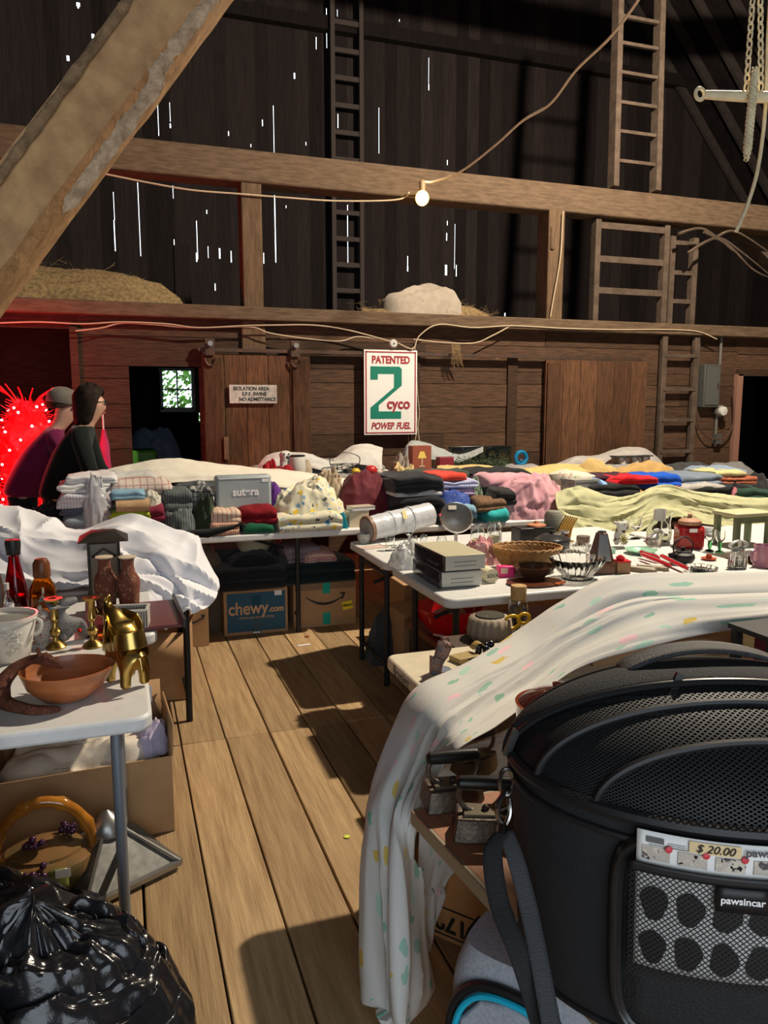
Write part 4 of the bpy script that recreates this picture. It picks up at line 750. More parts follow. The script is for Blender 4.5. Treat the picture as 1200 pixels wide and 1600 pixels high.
MB().box((.065, -.14, .12), (.045, .003, .025), rot=Matrix.Rotation(R(-20), 3, 'X')).build('price_tag', whitep, s)
p, k = st(172, 1372, 0); s = thing('tin_bird_feeder', 'grey galvanised roof shaped tin with a pointed dome lying by the grey leg', 'tin', (p.x, p.y + .05, 0), R(28)); tin = mat('galvanised', (.30, .30, .28), .4, .7, col2=(.2, .2, .19), ns=30)
w = .17; b = MB(); b.v = [Vector(q) for q in ((-w, -w, .02), (w, -w, .02), (w, w, .02), (-w, w, .02), (-.035, -.035, .15), (.035, -.035, .15), (.035, .035, .15), (-.035, .035, .15))]; b.f = [(0, 3, 2, 1), (4, 5, 6, 7), (0, 1, 5, 4), (1, 2, 6, 5), (2, 3, 7, 6), (3, 0, 4, 7)]; b.r = [0] * 6; b.build('roof', tin, s, bev=.004)
MB().lathe([(.058, 0), (.055, .025), (.03, .055), (.006, .075), (0, .078)], 24, c=(0, 0, .145)).build('dome', mat('galvanised_light', (.38, .38, .36), .35, .8), s)
b = MB()
for (A, B) in (((-w, -w, .024), (w, -w, .024)), ((w, -w, .024), (w, w, .024)), ((w, w, .024), (-w, w, .024)), ((-w, w, .024), (-w, -w, .024))): b.bar(A, B, .02, .016)
for A in ((-w, -w), (w, -w), (w, w), (-w, w)): b.bar((A[0], A[1], .03), (A[0] * .22, A[1] * .22, .155), .008, .008)
b.build('rolled_edge', MC['galvanised_light'], s)
b = MB()
for i in range(3): b.box((.0, -.10 + .035 * i, .075 + .03 * i - .005), (.16 - .04 * i, .005, .005))
b.build('embossing', tin, s); b = MB()
for i in range(7): b.bar((.075 + .011 * i, -.07, .125 - .0085 * i + .004), (.075 + .011 * i, .07, .125 - .0085 * i + .004), .003, .002)
b.build('printed_lines', ink, s)
bagm = mat('black_plastic_bag', (.010, .010, .012), .22, col2=(.016, .016, .019), ns=5, bump=.25, bs=22, spec=.6)
def bag(label, loc, rx, ry, h, seed, knot=(0, 0), kh=.05):                      # tied bag: pleats run out from the neck over a slack body
    b = MB(); cf = creases(seed, 46, .5, .022); rng = random.Random(seed); ph = [rng.uniform(0, 6.28) for _ in range(6)]
    def fn(u, v):
        a = 2 * pi * u; t = v * pi * .56; c = .5 * fbm((cos(a), sin(a), v * 1.5), 1.6, seed); r = sin(t) ** .85 if t < pi / 2 else 1 - .10 * (t - pi / 2)
        pl = sum(sin(a * n + ph[i] + v * 2 * (i - 2)) for i, n in enumerate((5, 9, 13, 7, 17))) * .02 * math.exp(-v * 2.2) * min(1, v * 8)
        k = 1 + .16 * c + pl + .05 * math.tanh(cf(u, v)) + .02 * ridge((u * 5, v * 3, 0), 1.5, seed)
        x, y = rx * r * k * cos(a), ry * r * k * sin(a); z = h * max(0, cos(t)) ** .8 * (1 + .10 * c + .8 * pl + .10 * math.tanh(cf(v, u))) if t < pi / 2 else -0.0
        f = max(0, 1 - v * 7); z += kh * f ** .6 - h * .10 * max(0, 1 - v * 3.2) * (1 - f); w = max(0, 1 - v) ** 1.2
        return (x + knot[0] * w, y + knot[1] * w, max(0, z))
    b.grid(lambda u, v: fn(u, .004 + v * .996), 220, 110, closeu=True); b.f.append(tuple(range(220))); b.r.append(0); b.f.append(tuple(reversed(range(len(b.v) - 220, len(b.v))))); b.r.append(0)
    return tag(b.build('garbage_bag', bagm, loc=loc, ang=85), label, 'bag', 'black garbage bags')
bag('black garbage bag at the bottom left, the rear and upper one', (-.40, 1.98, 0), .43, .27, .42, 12, (-.12, -.10)); bag('black garbage bag at the bottom left, the front one reaching furthest right', (-.15, 1.68, 0), .275, .2, .45, 15, (-.08, .06)); bag('black garbage bag at bottom left, the front one cut by the left frame edge', (-.47, 1.5, 0), .24, .2, .46, 17, (.05, .08))
# ------------------------------------------------------------------ linens on the long table
def zz(u, v, y): return ony(u, v, y).z
def FO(u0, u1, vt, vb, y, d, n, m, label, name='folded_cloth', c='folded cloth', seed=None, rz=0, group=None, soft=.6):
    zb = max(T, zz((u0 + u1) / 2, vb, y)) + .001; x, w, h = span(u0, u1, vt, y, zb); seed = seed or int(u0 * 3 + vt)
    return tag(fold(w, d, max(.015, h), n, seed, soft).build(name, m, loc=(x, y + d / 2, zb), rz=R(rz), ang=70), label, c, group)
def HP(u0, u1, vt, vb, y, d, m, label, name='heaped_cloth', c='cloth', seed=None, fo=.28, fs=6, p=2.6, rz=0, n=60, mm=24):
    zb = max(T, zz((u0 + u1) / 2, vb, y)) + .001; x, w, h = span(u0, u1, vt, y, zb); seed = seed or int(u0 * 3 + vt)
    return tag(heap(w / 2, d / 2, max(.02, h * .86), seed, fo, fs, p=p, n=n, m=mm).build(name, m, loc=(x, y + d / 2, zb), rz=R(rz), ang=80), label, c)
wst = stripes('white_blue_stripe', (.72, .72, .74), [(.42, .46, .58)], (0,), 55, .3); c_ = cloth
FO(95, 168, 805, 840, 5.10, .3, 2, c_('slate_blue', (.30, .36, .42)), 'grey blue folded cloth at the bottom of the leftmost linen stack'); FO(93, 168, 795, 805, 5.10, .3, 2, c_('navy_grey', (.10, .12, .18)), 'dark blue grey folded cloth low in the leftmost linen stack')
FO(88, 168, 770, 795, 5.10, .32, 3, wst, 'white folded sheets with blue stripes midway up the leftmost linen stack'); FO(90, 170, 757, 770, 5.12, .32, 2, c_('off_white', (.70, .70, .69)), 'off white folded sheet second from the top of the leftmost linen stack'); FO(100, 182, 744, 757, 5.16, .34, 2, c_('white_cloth', (.74, .74, .75)), 'white folded sheet on top of the leftmost linen stack')
t = HP(124, 166, 752, 825, 5.045, .10, mat('clear_bag', (.62, .63, .66), .25, trans=.35, bump=.4, bs=30), 'translucent plastic bag slumped against the leftmost linen stack', 'plastic_bag', 'bag', fo=.4, fs=8)
FO(148, 178, 795, 838, 5.10, .2, 3, c_('mauve_grey', (.34, .29, .31)), 'mauve folded cloths right of the translucent bag'); FO(152, 176, 772, 795, 5.12, .2, 2, c_('mauve_pale', (.46, .42, .43)), 'pale mauve cloth on the mauve pile beside the light blue towel')
FO(190, 250, 815, 842, 5.10, .26, 2, c_('plum', (.12, .02, .05)), 'plum folded cloth beneath the lime green one'); FO(165, 236, 799, 815, 5.09, .27, 2, c_('lime', (.36, .46, .03)), 'lime green folded cloth in the stack under the tan printed one')
s = thing('printed_cloth', 'tan folded cloth with a dark crest in the middle linen stack', 'folded cloth', (0, 0, 0)); o = fold(.27, .26, .09, 2, 31); x, w, h = span(176, 238, 781, 5.09, zz(205, 799, 5.09)); s.location = (x, 5.22, zz(205, 799, 5.09)); fold(w, .26, h, 1, 31, .15).build('cloth', c_('tan_cloth', (.52, .34, .18)), s)
b = MB(); b.tube([(-.03 + .02 * cos(t_), -.136, h * .55 + .016 * sin(t_)) for t_ in [R(60 + 25 * i) for i in range(10)]], .005, 5); b.box((.015, -.136, h * .6), (.05, .006, .007)); b.box((.01, -.136, h * .45), (.007, .006, .03)); b.build('crest', ink, s)
FO(172, 228, 768, 781, 5.10, .25, 2, c_('sky_blue', (.24, .42, .55)), 'light blue towel on top of the tan printed cloth'); HP(225, 254, 768, 800, 5.12, .16, blobs('floral_small', (.55, .52, .44), [(.2, .25, .15), (.3, .2, .2)], 40, .4), 'small floral cloth bundle right of the light blue towel')
FO(205, 258, 790, 815, 5.12, .2, 2, c_('wine', (.20, .015, .04)), 'wine red cloth peeking out behind the lime and tan stack')
pl = stripes('beige_plaid', (.58, .50, .43), [(.36, .20, .19), (.45, .40, .36)], (0, 1, 2), 22, .22); FO(162, 272, 752, 800, 5.36, .3, 2, pl, 'beige plaid blanket folded across the back of the middle linen stack')
gp_ = stripes('grey_rib', (.13, .15, .15), [(.05, .06, .06)], (0,), 60, .4); HP(250, 312, 790, 840, 5.06, .3, gp_, 'dark grey ribbed sweater crumpled at the front of the linen table', fo=.3, fs=8); FO(252, 300, 766, 800, 5.2, .28, 2, gp_, 'dark grey ribbed sweater folded behind the crumpled one')
HP(288, 338, 755, 810, 5.3, .28, stripes('grey_tartan', (.22, .22, .21), [(.42, .42, .40), (.08, .08, .08)], (0, 2), 26, .4), 'grey tartan cloth heap left of the grey zip bag', fo=.25); HP(303, 342, 778, 838, 5.08, .24, c_('olive_dark', (.035, .05, .025)), 'dark olive cloth heap in front of the grey zip bag', fo=.35)
s = thing('zip_bag', 'pale grey zipped linen bag with white lettering standing on the table', 'bag', (span(335, 423, 745, 5.28, T)[0], 5.3, T), R(2)); x, w, h = span(335, 423, 743, 5.24, T)
b = MB(); b.box((0, 0, h / 2), (w, .11, h)); b.build('body', mat('grey_vinyl', (.33, .38, .39), .4, col2=(.28, .32, .33), ns=4), s, bev=.02); MB().tube([(-w / 2 + .02, -.055, h - .02), (w / 2 - .02, -.055, h - .02)], .004, 6).build('zipper', mat('zip_grey', (.5, .53, .53), .5), s)
text('lettering', 'sutera', .075, mat('white_print', (.85, .85, .85), .6), s, (.01, -.0575, zz(380, 769, 5.24) - T), bold=.002, sx=.95); MB().box((w * .38, -.056, h * .9), (.045, .003, .022)).build('label', whitep, s)
FO(325, 376, 818, 842, 5.06, .2, 2, stripes('orange_stripe', (.55, .30, .20), [(.30, .03, .03), (.65, .5, .35)], (2, 0), 60, .4), 'orange and red striped towel at the table edge beneath a fringed cream one'); FO(330, 376, 799, 818, 5.06, .2, 2, stripes('cream_stripe', (.66, .52, .40), [(.5, .2, .12)], (0,), 34, .25), 'cream fringed towel with rust stripes lying on the striped towel')
FO(376, 432, 796, 820, 5.07, .24, 2, blobs('red_velvet', (.19, .006, .012), [(.12, .003, .008), (.26, .02, .02)], 30, .4), 'crimson velvet folded cloth in front of the grey zip bag'); FO(382, 428, 820, 838, 5.05, .2, 1, c_('forest', (.01, .11, .05)), 'forest green cloth under the crimson velvet')
HP(420, 445, 753, 800, 5.3, .18, c_('purple', (.12, .03, .22)), 'purple cushion wedged right of the grey zip bag', 'cushion', 'cushion', fo=.08)
pr = blobs('yellow_print', (.66, .62, .46), [(.75, .50, .03), (.08, .25, .42), (.20, .35, .5), (.78, .6, .1), (.10, .10, .10), (.35, .36, .33)], 22, .36, keep=.85)
HP(432, 546, 752, 822, 5.10, .46, pr, 'cream print cloth with yellow and blue motifs heaped in the table centre', fo=.2, fs=8, n=100, mm=40, p=3.4); FO(434, 535, 804, 842, 5.04, .2, 2, pr, 'cream print cloth with yellow and blue motifs folded below the heap', soft=.6)
HP(528, 546, 803, 834, 5.05, .12, c_('teal', (.0, .20, .27)), 'small teal cloth right of the cream print heap'); s = thing('gift_box', 'small cream box near the right end of the linen table', 'box', (span(546, 577, 800, 5.08, T)[0], 5.14, T)); MB().box((0, 0, .055), (.145, .1, .11)).build('box', mat('cream_card', (.68, .58, .40), .6), s, bev=.006); MB().box((0, 0, .113), (.15, .105, .006)).build('lid', porc, s)
s = thing('book', 'thin book lying on the small cream box', 'book', (span(546, 585, 800, 5.08, T)[0] + .01, 5.14, T + .117), R(8)); MB().box((0, 0, .012), (.17, .11, .022)).build('pages', whitep, s); MB().box((0, 0, .025), (.175, .115, .004)).build('cover', mat('book_tan', (.45, .38, .28), .6), s)
mv = mat('maroon_velvet', (.085, .004, .012), .85, col2=(.13, .008, .018), ns=6, sheen=.08, bump=.2, bs=200); HP(536, 624, 740, 838, 5.22, .42, mv, 'big maroon velvet curtain bundled at the right end of the linen table', fo=.14, fs=4, p=3, n=80, mm=34)
HP(500, 542, 738, 790, 5.45, .26, c_('tan_crumple', (.48, .37, .24)), 'crumpled tan cloth behind the cream print heap', fo=.4, fs=9)
sheetm = c_('cream_sheet', (.74, .69, .58), (.70, .65, .54))
YP = lambda y, uv: [ony(u, v, y) for u, v in uv]
rows = [YP(5.95, [(140, 765), (200, 760), (265, 750), (330, 755), (400, 760), (470, 766), (560, 772)]), YP(5.85, [(148, 742), (200, 729), (265, 718), (330, 727), (400, 736), (470, 742), (560, 756)]), YP(5.66, [(150, 752), (205, 742), (270, 734), (335, 738), (405, 746), (475, 752), (560, 764)]), YP(5.54, [(160, 768), (210, 760), (280, 754), (345, 752), (415, 760), (485, 768), (560, 785)])]
tag(sheet(rows, 110, 40, .018, 5, 6, (1.9, .5), (50, .4, .03, 0, .12)).build('cream_sheet', sheetm, solid=.004), 'long cream sheet spread over the linens at the back of the linen table', 'sheet')
for i, (u0, u1, vt) in enumerate(((160, 262, 742), (275, 380, 745), (390, 480, 755))): FO(u0, u1, vt, 860, 5.60, .2, 5, c_('white_linen%d' % i, (.62, .62, .6)), ('white linen stack hidden under the left part of the long cream sheet', 'white linen stack under the middle of the long cream sheet', 'white linen stack under the right part of the long cream sheet')[i])
# under the linen table
fz = lambda u, v, y: ony(u, v, y).z
bk = c_('black_fleece', (.014, .016, .017))
def on(u0, u1, vt, y, d, zb, m, label, kind='heap', **k):
    x, w, h = span(u0, u1, vt, y, zb)
    if kind == 'heap': o = heap(w / 2, d / 2, h * .88, int(u0), k.get('fo', .15), k.get('fs', 5), p=3.4); nm, cc = 'heaped_cloth', 'cloth'
    else: o = fold(w, d, h, k.get('n', 2), int(u0)); nm, cc = 'folded_cloth', 'folded cloth'
    return tag(o.build(nm, m, loc=(x, y + d / 2, zb), ang=75), label, cc)
on(335, 448, 892, 5.2, .42, .327, bk, 'black fleece blanket lying on top of the blue panelled box', n=2, kind='fold'); on(360, 440, 866, 5.3, .32, .46, bk, 'second black fleece bundle on top of the black blanket', fo=.12)
on(446, 553, 879, 5.22, .42, .327, c_('black_velvet', (.006, .016, .018)), 'black quilted blanket folded on the box with the curved arrow', 'fold', n=2); on(447, 500, 855, 5.3, .3, .452, stripes('lilac_grey', (.20, .16, .18), [(.3, .2, .22)], (0,), 40), 'mauve cloth folded on the black quilted blanket', 'fold', n=3); on(478, 525, 863, 5.24, .26, .452, stripes('pink_gingham', (.62, .47, .38), [(.5, .16, .2)], (0, 1), 50, .25), 'cream and pink striped cloths folded on the black quilted blanket', 'fold', n=3)
s = thing('plastic_basin', 'small cream plastic basin under the linen table', 'basin', (ony(398, 845, 5.55).x, 5.6, .0)); z0 = ony(398, 862, 5.5).z; s.location.z = z0; MB().lathe(hollow([(.11, 0), (.145, .1), (.15, .105)], .005), 28).build('body', mat('cream_plastic', (.55, .50, .32), .4), s)
carton('dark storage crate supporting the cream basin under the linen table', (ony(398, 862, 5.4).x, 5.68, 0), 0, .5, .3, z0 - .002, m=mat('crate_black', (.02, .02, .022), .6), name='storage_crate')
carton('narrow cardboard box standing at the back under the linen table', (ony(472, 860, 5.7).x, 5.82, 0), 0, .2, .25, .62)
p = ony(330, 880, 5.0); tag(heap(.25, .2, .62, 3, .15, 4, p=3).build('canvas_bag', c_('brown_canvas', (.16, .115, .075))), 'brown canvas bag slumped between the white sheet and black blanket', 'bag').location = (.46, 5.58, 0)
s = thing('umbrella', 'folded black umbrella poking out at the left end of the linen table', 'umbrella', ony(300, 828, 5.0)); s.location.z = T; MB().tube([(-.1, .03, .03), (.10, -.02, .03), (.26, -.06, .07)], [.02, .03, .012], 10).build('canopy', bk, s); MB().tube(curve([(.26, -.06, .07), (.31, -.075, .09), (.33, -.08, .07)], 8), .009, 8).build('handle', black_m, s)
# clutter left of the linens
tag(heap(.17, .14, .16, 4, .2).build('heaped_cloth', c_('navy_cloth', (.05, .07, .16))), 'navy blue cloth heap at the left frame edge beyond the white sheet', 'cloth').location = (ony(25, 800, 5.1).x, 5.15, T); tag(heap(.11, .12, .19, 6, .25).build('duffel_bag', bk), 'black duffel bag between the people and the linen stack', 'bag').location = (ony(72, 800, 5.2).x, 5.3, T); FO(60, 95, 817, 840, 5.07, .2, 1, c_('scarlet', (.4, .01, .015)), 'scarlet cloth strip left of the leftmost linen stack')
# ------------------------------------------------------------------ back rows of clothes and linens (behind and right of the linen table)
gs = c_('grey_white_sheet', (.60, .58, .54), (.54, .52, .48))
rows = [YP(7.3, [(395, 745), (430, 725), (470, 712), (515, 722), (560, 700), (598, 705)]), YP(7.2, [(398, 735), (425, 712), (470, 708), (515, 718), (555, 694), (598, 700)]), YP(7.0, [(395, 745), (425, 718), (475, 712), (520, 724), (560, 706), (597, 712)]), YP(6.9, [(395, 760), (425, 740), (475, 730), (520, 738), (560, 726), (597, 735)])]
tag(sheet(rows, 90, 40, .016, 5, 8, (1.8, .5), (36, .35, .03)).build('grey_sheet', gs, solid=.004), 'greyish white sheet draped over the rearmost table left of the sign', 'sheet')
sup = c_('support_grey', (.30, .29, .28))
for u0, u1, vt, y, lb in ((405, 500, 742, 6.72, 'grey folded blanket under the plush dog and red sweater'), (515, 610, 742, 6.72, 'grey folded blanket under the wire basket'), (400, 600, 722, 7.05, 'folded grey blanket pile under the greyish white sheet')): FO(u0, u1, vt, 900, y, .26, 4, sup, lb)
zf = lambda u, v, y=6.72: zz(u, v, y)
HP(408, 445, 714, 800, 6.7, .2, c_('red_wool', (.34, .008, .015)), 'red sweater heap beside the white plush dog', fo=.2); HP(425, 472, 732, 800, 6.62, .2, c_('red_wool2', (.30, .008, .015)), 'red sleeve spilling right below the red sweater', fo=.2)
z0 = zf(460, 741, 6.74); s = thing('plush_dog', 'white plush dog with black nose beside the red sweater', 'plush toy', (ony(447, 735, 6.8).x, 6.82, z0)); pw = cloth('plush_white', (.66, .64, .58))
skin('body', [(0, 0, .07, .06), (0, -.01, .15, .055), (0, -.06, .15, .03), (-.04, -.05, .03, .026), (.04, -.05, .03, .026), (-.04, 0, .2, .018), (.04, 0, .2, .018)], [(0, 1), (1, 2), (0, 3), (0, 4), (1, 5), (1, 6)], pw, s); MB().ball((0, -.092, .152), .014, 10).build('nose', ink, s)
for sg in (-1, 1): MB().ball((sg * .022, -.052, .18), .008, 8).build('eye', ink, s)
x, w, h = span(450, 476, 714, 6.72, z0); s = thing('fabric_jar', 'white ribbed jar with dark rim right of the plush dog', 'jar', (x + .02, 6.78, z0)); MB().lathe(hollow([(w * .46, 0), (w * .5, .02), (w * .5, h * .9), (w * .46, h)], .006), 26).build('body', mat('milk_white', (.60, .58, .52), .4), s); MB().lathe([(w * .47, h), (w * .48, h + .012), (w * .4, h + .012)], 24).build('rim', ink, s)
x, w, h = span(474, 488, 720, 6.72, z0); HP(474, 489, 720, 741, 6.78, .1, c_('beige_bag', (.46, .38, .27)), 'small beige pouch behind the white ribbed jar', 'pouch', 'bag')
x, w, h = span(520, 566, 733, 6.75, zf(540, 741, 6.75)); z0 = zf(540, 742, 6.75); s = thing('wire_basket', 'black wire basket with a hoop handle left of the colourful trinkets', 'basket', (x, 6.84, z0)); b = MB()
for zq, rr in ((.0, .8), (.05, .95), (.09, 1.0)): b.tube([(w / 2 * rr * cos(t), .09 * rr * sin(t), zq) for t in [i * pi / 12 for i in range(24)]], .0035, 5, closed=True)
for i in range(16): t = i * pi / 8; b.tube([(w / 2 * .8 * cos(t), .072 * sin(t), 0), (w / 2 * cos(t), .09 * sin(t), .09)], .0025, 4)
b.build('cage', black_m, s); MB().tube(curve([(-w / 2, 0, .09), (-w / 2 * .95, 0, .16), (0, 0, .20), (w / 2 * .95, 0, .16), (w / 2, 0, .09)], 20), .0045, 6).build('handle', black_m, s)
rng = random.Random(6)
for i, (u, cl_, lb) in enumerate(((530, (.62, .62, .60), 'clear glass jar in the black wire basket'), (548, (.5, .5, .48), 'second clear glass jar at the right in the black wire basket'))): vessel('glass_jar', lb, 'jar', (ony(u, 735, 6.84).x, 6.84, z0 + .006), hollow([(.03, 0), (.036, .01), (.036, .07), (.028, .09)], .003), clear, 18)
for i, (u, v, r_, cl_, nm) in enumerate(((556, 727, .035, (.65, .45, .03), 'yellow'), (570, 732, .03, (.02, .03, .09), 'navy'), (580, 730, .05, (.45, .02, .02), 'red'), (592, 735, .03, (.5, .45, .4), 'cream'), (566, 738, .025, (.4, .1, .03), 'orange'), (602, 737, .03, (.55, .52, .48), 'white'))):
    q = ony(u, v, 6.7 + .02 * i); z1 = zf(u, 742, q.y); tag(MB().ball((0, 0, r_ * .9), r_, 14, (1.2, 1, .9)).build('trinket', mat('trinket_' + nm, cl_, .35), loc=(q.x, q.y, z1)), nm + ' round trinket in the cluster beside the wire basket', 'trinket', 'trinkets beside the wire basket')
# right of the sign
rows = [YP(7.32, [(628, 725), (645, 705), (680, 706), (715, 718), (755, 705)]), YP(7.25, [(628, 715), (642, 691), (675, 696), (715, 709), (755, 697)]), YP(7.05, [(626, 730), (640, 698), (675, 703), (715, 716), (755, 702)]), YP(6.98, [(626, 745), (640, 730), (675, 718), (715, 722), (755, 707)])]
tag(sheet(rows, 70, 36, .012, 5, 9, (1.5, .5), (30, .35, .03)).build('grey_sheet', c_('blue_grey_sheet', (.36, .38, .37)), solid=.004), 'blue grey sheet draped behind the box with a lamp picture', 'sheet')
x, w, h = span(645, 674, 697, 6.72, zf(660, 736, 6.72)); s = thing('lamp_box', 'reddish box with a picture of a yellow shaded lamp, right of the sign', 'box', (x, 6.78, zf(660, 736, 6.72))); MB().box((0, 0, h / 2), (w, .12, h)).build('carton', mat('russet_card', (.28, .07, .04), .6), s)
b = MB(); b.prism([(-.045, .12), (.045, .12), (.02, .185), (-.02, .185)], .002, Matrix.Translation((0, -.062, 0))); b.build('picture_shade', mat('lamp_yellow', (.75, .55, .12), .6), s); b = MB(); b.box((0, -.062, .085), (.012, .002, .07)); b.box((0, -.062, .045), (.06, .002, .012)); b.build('picture_base', mat('lamp_print', (.5, .4, .25), .6), s)
FO(640, 700, 736, 900, 6.7, .3, 4, sup, 'grey folded blanket pile under the box with a lamp picture'); FO(690, 830, 731, 900, 6.98, .3, 4, sup, 'grey folded blanket pile under the dark flat panel at the wall')
s = thing('flat_screen', 'black flat screen leaning on the wall right of the sign', 'screen', (span(702, 798, 697, 7.2, 0)[0], 7.2, zz(750, 731, 7.0))); x, w, h = span(702, 798, 697, 7.15, s.location.z); MB().box((0, 0, h / 2), (w, .05, h)).build('bezel', mat('screen_black', (.01, .012, .01), .25), s, bev=.006); MB().box((0, -.027, h / 2), (w * .94, .004, h * .88)).build('display', mat('display_black', (.006, .008, .007), .08), s)
b = MB(); rng = random.Random(15); x, w, h = span(690, 790, 712, 6.95, zz(740, 732, 6.95)); z0 = zz(740, 732, 6.95)
for i in range(1100): c = Vector((rng.uniform(-w / 2, w / 2), rng.gauss(0, .04), abs(rng.gauss(0, .05)))); d = Vector((rng.gauss(0, 1), rng.gauss(0, 1), rng.gauss(.4, .8))).normalized() * .045; e = d.orthogonal().normalized() * .005; b.add([c - e, c + e, c + d], [(0, 1, 2)], rng.random())
tag(b.build('fir_garland', mat('fir_green', (.03, .045, .018), .8, rnd=.5), smooth=False, loc=(x, 6.92, z0)), 'dark green artificial fir garland in front of the black screen', 'garland')
x, w, h = span(684, 706, 714, 6.85, zz(695, 732, 6.85)); tag(MB().box((0, 0, h / 2), (w, .1, h)).build('small_box', mat('dark_red_box', (.20, .015, .03), .5), bev=.004, loc=(x, 6.85, zz(695, 732, 6.85))), 'small dark red box between the lamp box and garland', 'box')
x, w, h = span(811, 833, 711, 6.75, zz(820, 728, 6.75)); s = thing('tape_roll', 'bright blue ring standing on edge before the right plank door', 'roll', (x, 6.85, zz(820, 729, 6.75))); b = MB(); b.tube([((w / 2 - .018) * cos(t), 0, w / 2 + (w / 2 - .018) * sin(t)) for t in [i * pi / 14 for i in range(28)]], .02, 8, closed=True); b.build('ring', mat('blue_plastic', (.0, .16, .34), .35), s); MB().ball((.0, 0, w / 2 - .03), .022, 10).build('core', mat('core_blue', (.02, .08, .16), .5), s); FO(800, 850, 729, 900, 6.72, .3, 4, sup, 'grey folded pile beneath the bright blue ring')
yl = c_('yellow_sheet', (.60, .44, .17), (.50, .36, .14)); kh = c_('khaki', (.48, .30, .11), (.40, .25, .09))
rows = [YP(6.5, [(680, 745), (740, 740), (800, 745), (860, 738), (930, 740), (1000, 745), (1060, 755)]), YP(6.35, [(683, 730), (740, 727), (800, 733), (860, 727), (930, 728), (1000, 737), (1060, 740)]), YP(6.1, [(683, 738), (740, 733), (800, 738), (860, 733), (930, 735), (1000, 741), (1055, 742)]), YP(5.95, [(690, 752), (740, 742), (800, 746), (860, 745), (930, 748), (1000, 752), (1050, 752)])]
tag(sheet(rows, 120, 36, .018, 6, 11, (2.4, .5), (50, .25, .02, .2, .5)).build('yellow_sheet', yl, solid=.004), 'long mustard yellow sheet across the back row right of the sign', 'sheet')
for i, (u0, u1) in enumerate(((695, 800), (820, 930), (945, 1040))): FO(u0, u1, 741, 900, 6.05, .35, 5, c_('under_yellow%d' % i, (.36, .3, .2)), ('folded linens under the left third of the mustard sheet', 'folded linens under the middle of the mustard sheet', 'folded linens under the right end of the mustard sheet')[i])
HP(617, 665, 731, 800, 5.9, .3, c_('butter', (.62, .48, .22)), 'crumpled butter yellow cloth between the maroon velvet and black trousers', fo=.4, fs=8); HP(616, 652, 718, 800, 6.2, .2, mat('dusty_bag', (.40, .33, .28), .3, trans=.25, bump=.4, bs=30), 'dusty clear plastic bag behind the butter yellow cloth', 'plastic_bag', 'bag', fo=.4)
HP(968, 1082, 722, 800, 5.95, .4, kh, 'khaki cloth heap in the back row in front of the niche ladder', fo=.14); HP(905, 985, 720, 800, 6.0, .3, c_('mustard_fold', (.54, .38, .15)), 'mustard cloth with deep folds left of the khaki heap', fo=.12, fs=8, p=3.5)
rows = [YP(7.3, [(866, 735), (900, 722), (940, 715), (975, 704), (1005, 706), (1035, 730)]), YP(7.25, [(868, 725), (900, 713), (935, 712), (970, 700), (1008, 701), (1034, 722)]), YP(7.05, [(866, 734), (900, 718), (938, 716), (972, 706), (1008, 708), (1036, 728)]), YP(7.0, [(866, 745), (900, 738), (938, 728), (960, 716), (1008, 716), (1040, 740)])]
tag(sheet(rows, 70, 30, .012, 6, 12, (1.6, .5), (30, .3, .025)).build('grey_sheet', c_('ash_sheet', (.42, .39, .36)), solid=.004), 'ash grey sheet over the rearmost table in front of the right plank door', 'sheet')
z0 = zz(985, 728, 6.9); FO(890, 1050, 728, 900, 6.85, .3, 4, sup, 'grey folded pile beneath the printed mugs')
for i, (u, lb) in enumerate(((975, 'left printed white mug under the ash grey sheet'), (995, 'middle printed white mug under the ash grey sheet'), (1012, 'right printed white mug under the ash grey sheet'))): s = vessel('mug', lb, 'mug', (ony(u, 720, 6.95).x, 6.98, z0 + .001), hollow([(.04, 0), (.042, .005), (.042, .09)], .004), blobs('mug_print', (.58, .56, .52), [(.3, .1, .1), (.1, .1, .2)], 30, .35), 18, group='printed mugs'); MB().tube(curve([(.04, 0, .075), (.068, 0, .07), (.066, 0, .03), (.04, 0, .02)], 8), .006, 6).build('handle', white_p, s)
x, w, h = span(955, 1012, 712, 6.98, z0); tag(MB().box((0, 0, .006), (w, .14, .012)).build('tray', mat('black_tray', (.02, .02, .02), .3), bev=.003, loc=(x + .02, 6.98, z0 + .094)), 'black tray resting on the printed mugs', 'tray')
HP(1050, 1135, 722, 800, 6.75, .4, c_('charcoal', (.05, .05, .05)), 'charcoal blanket pile at the far right rear', fo=.15); HP(1120, 1205, 724, 800, 6.3, .4, c_('ash_blanket', (.17, .165, .16)), 'ash grey blanket dome at the right frame edge', fo=.12)
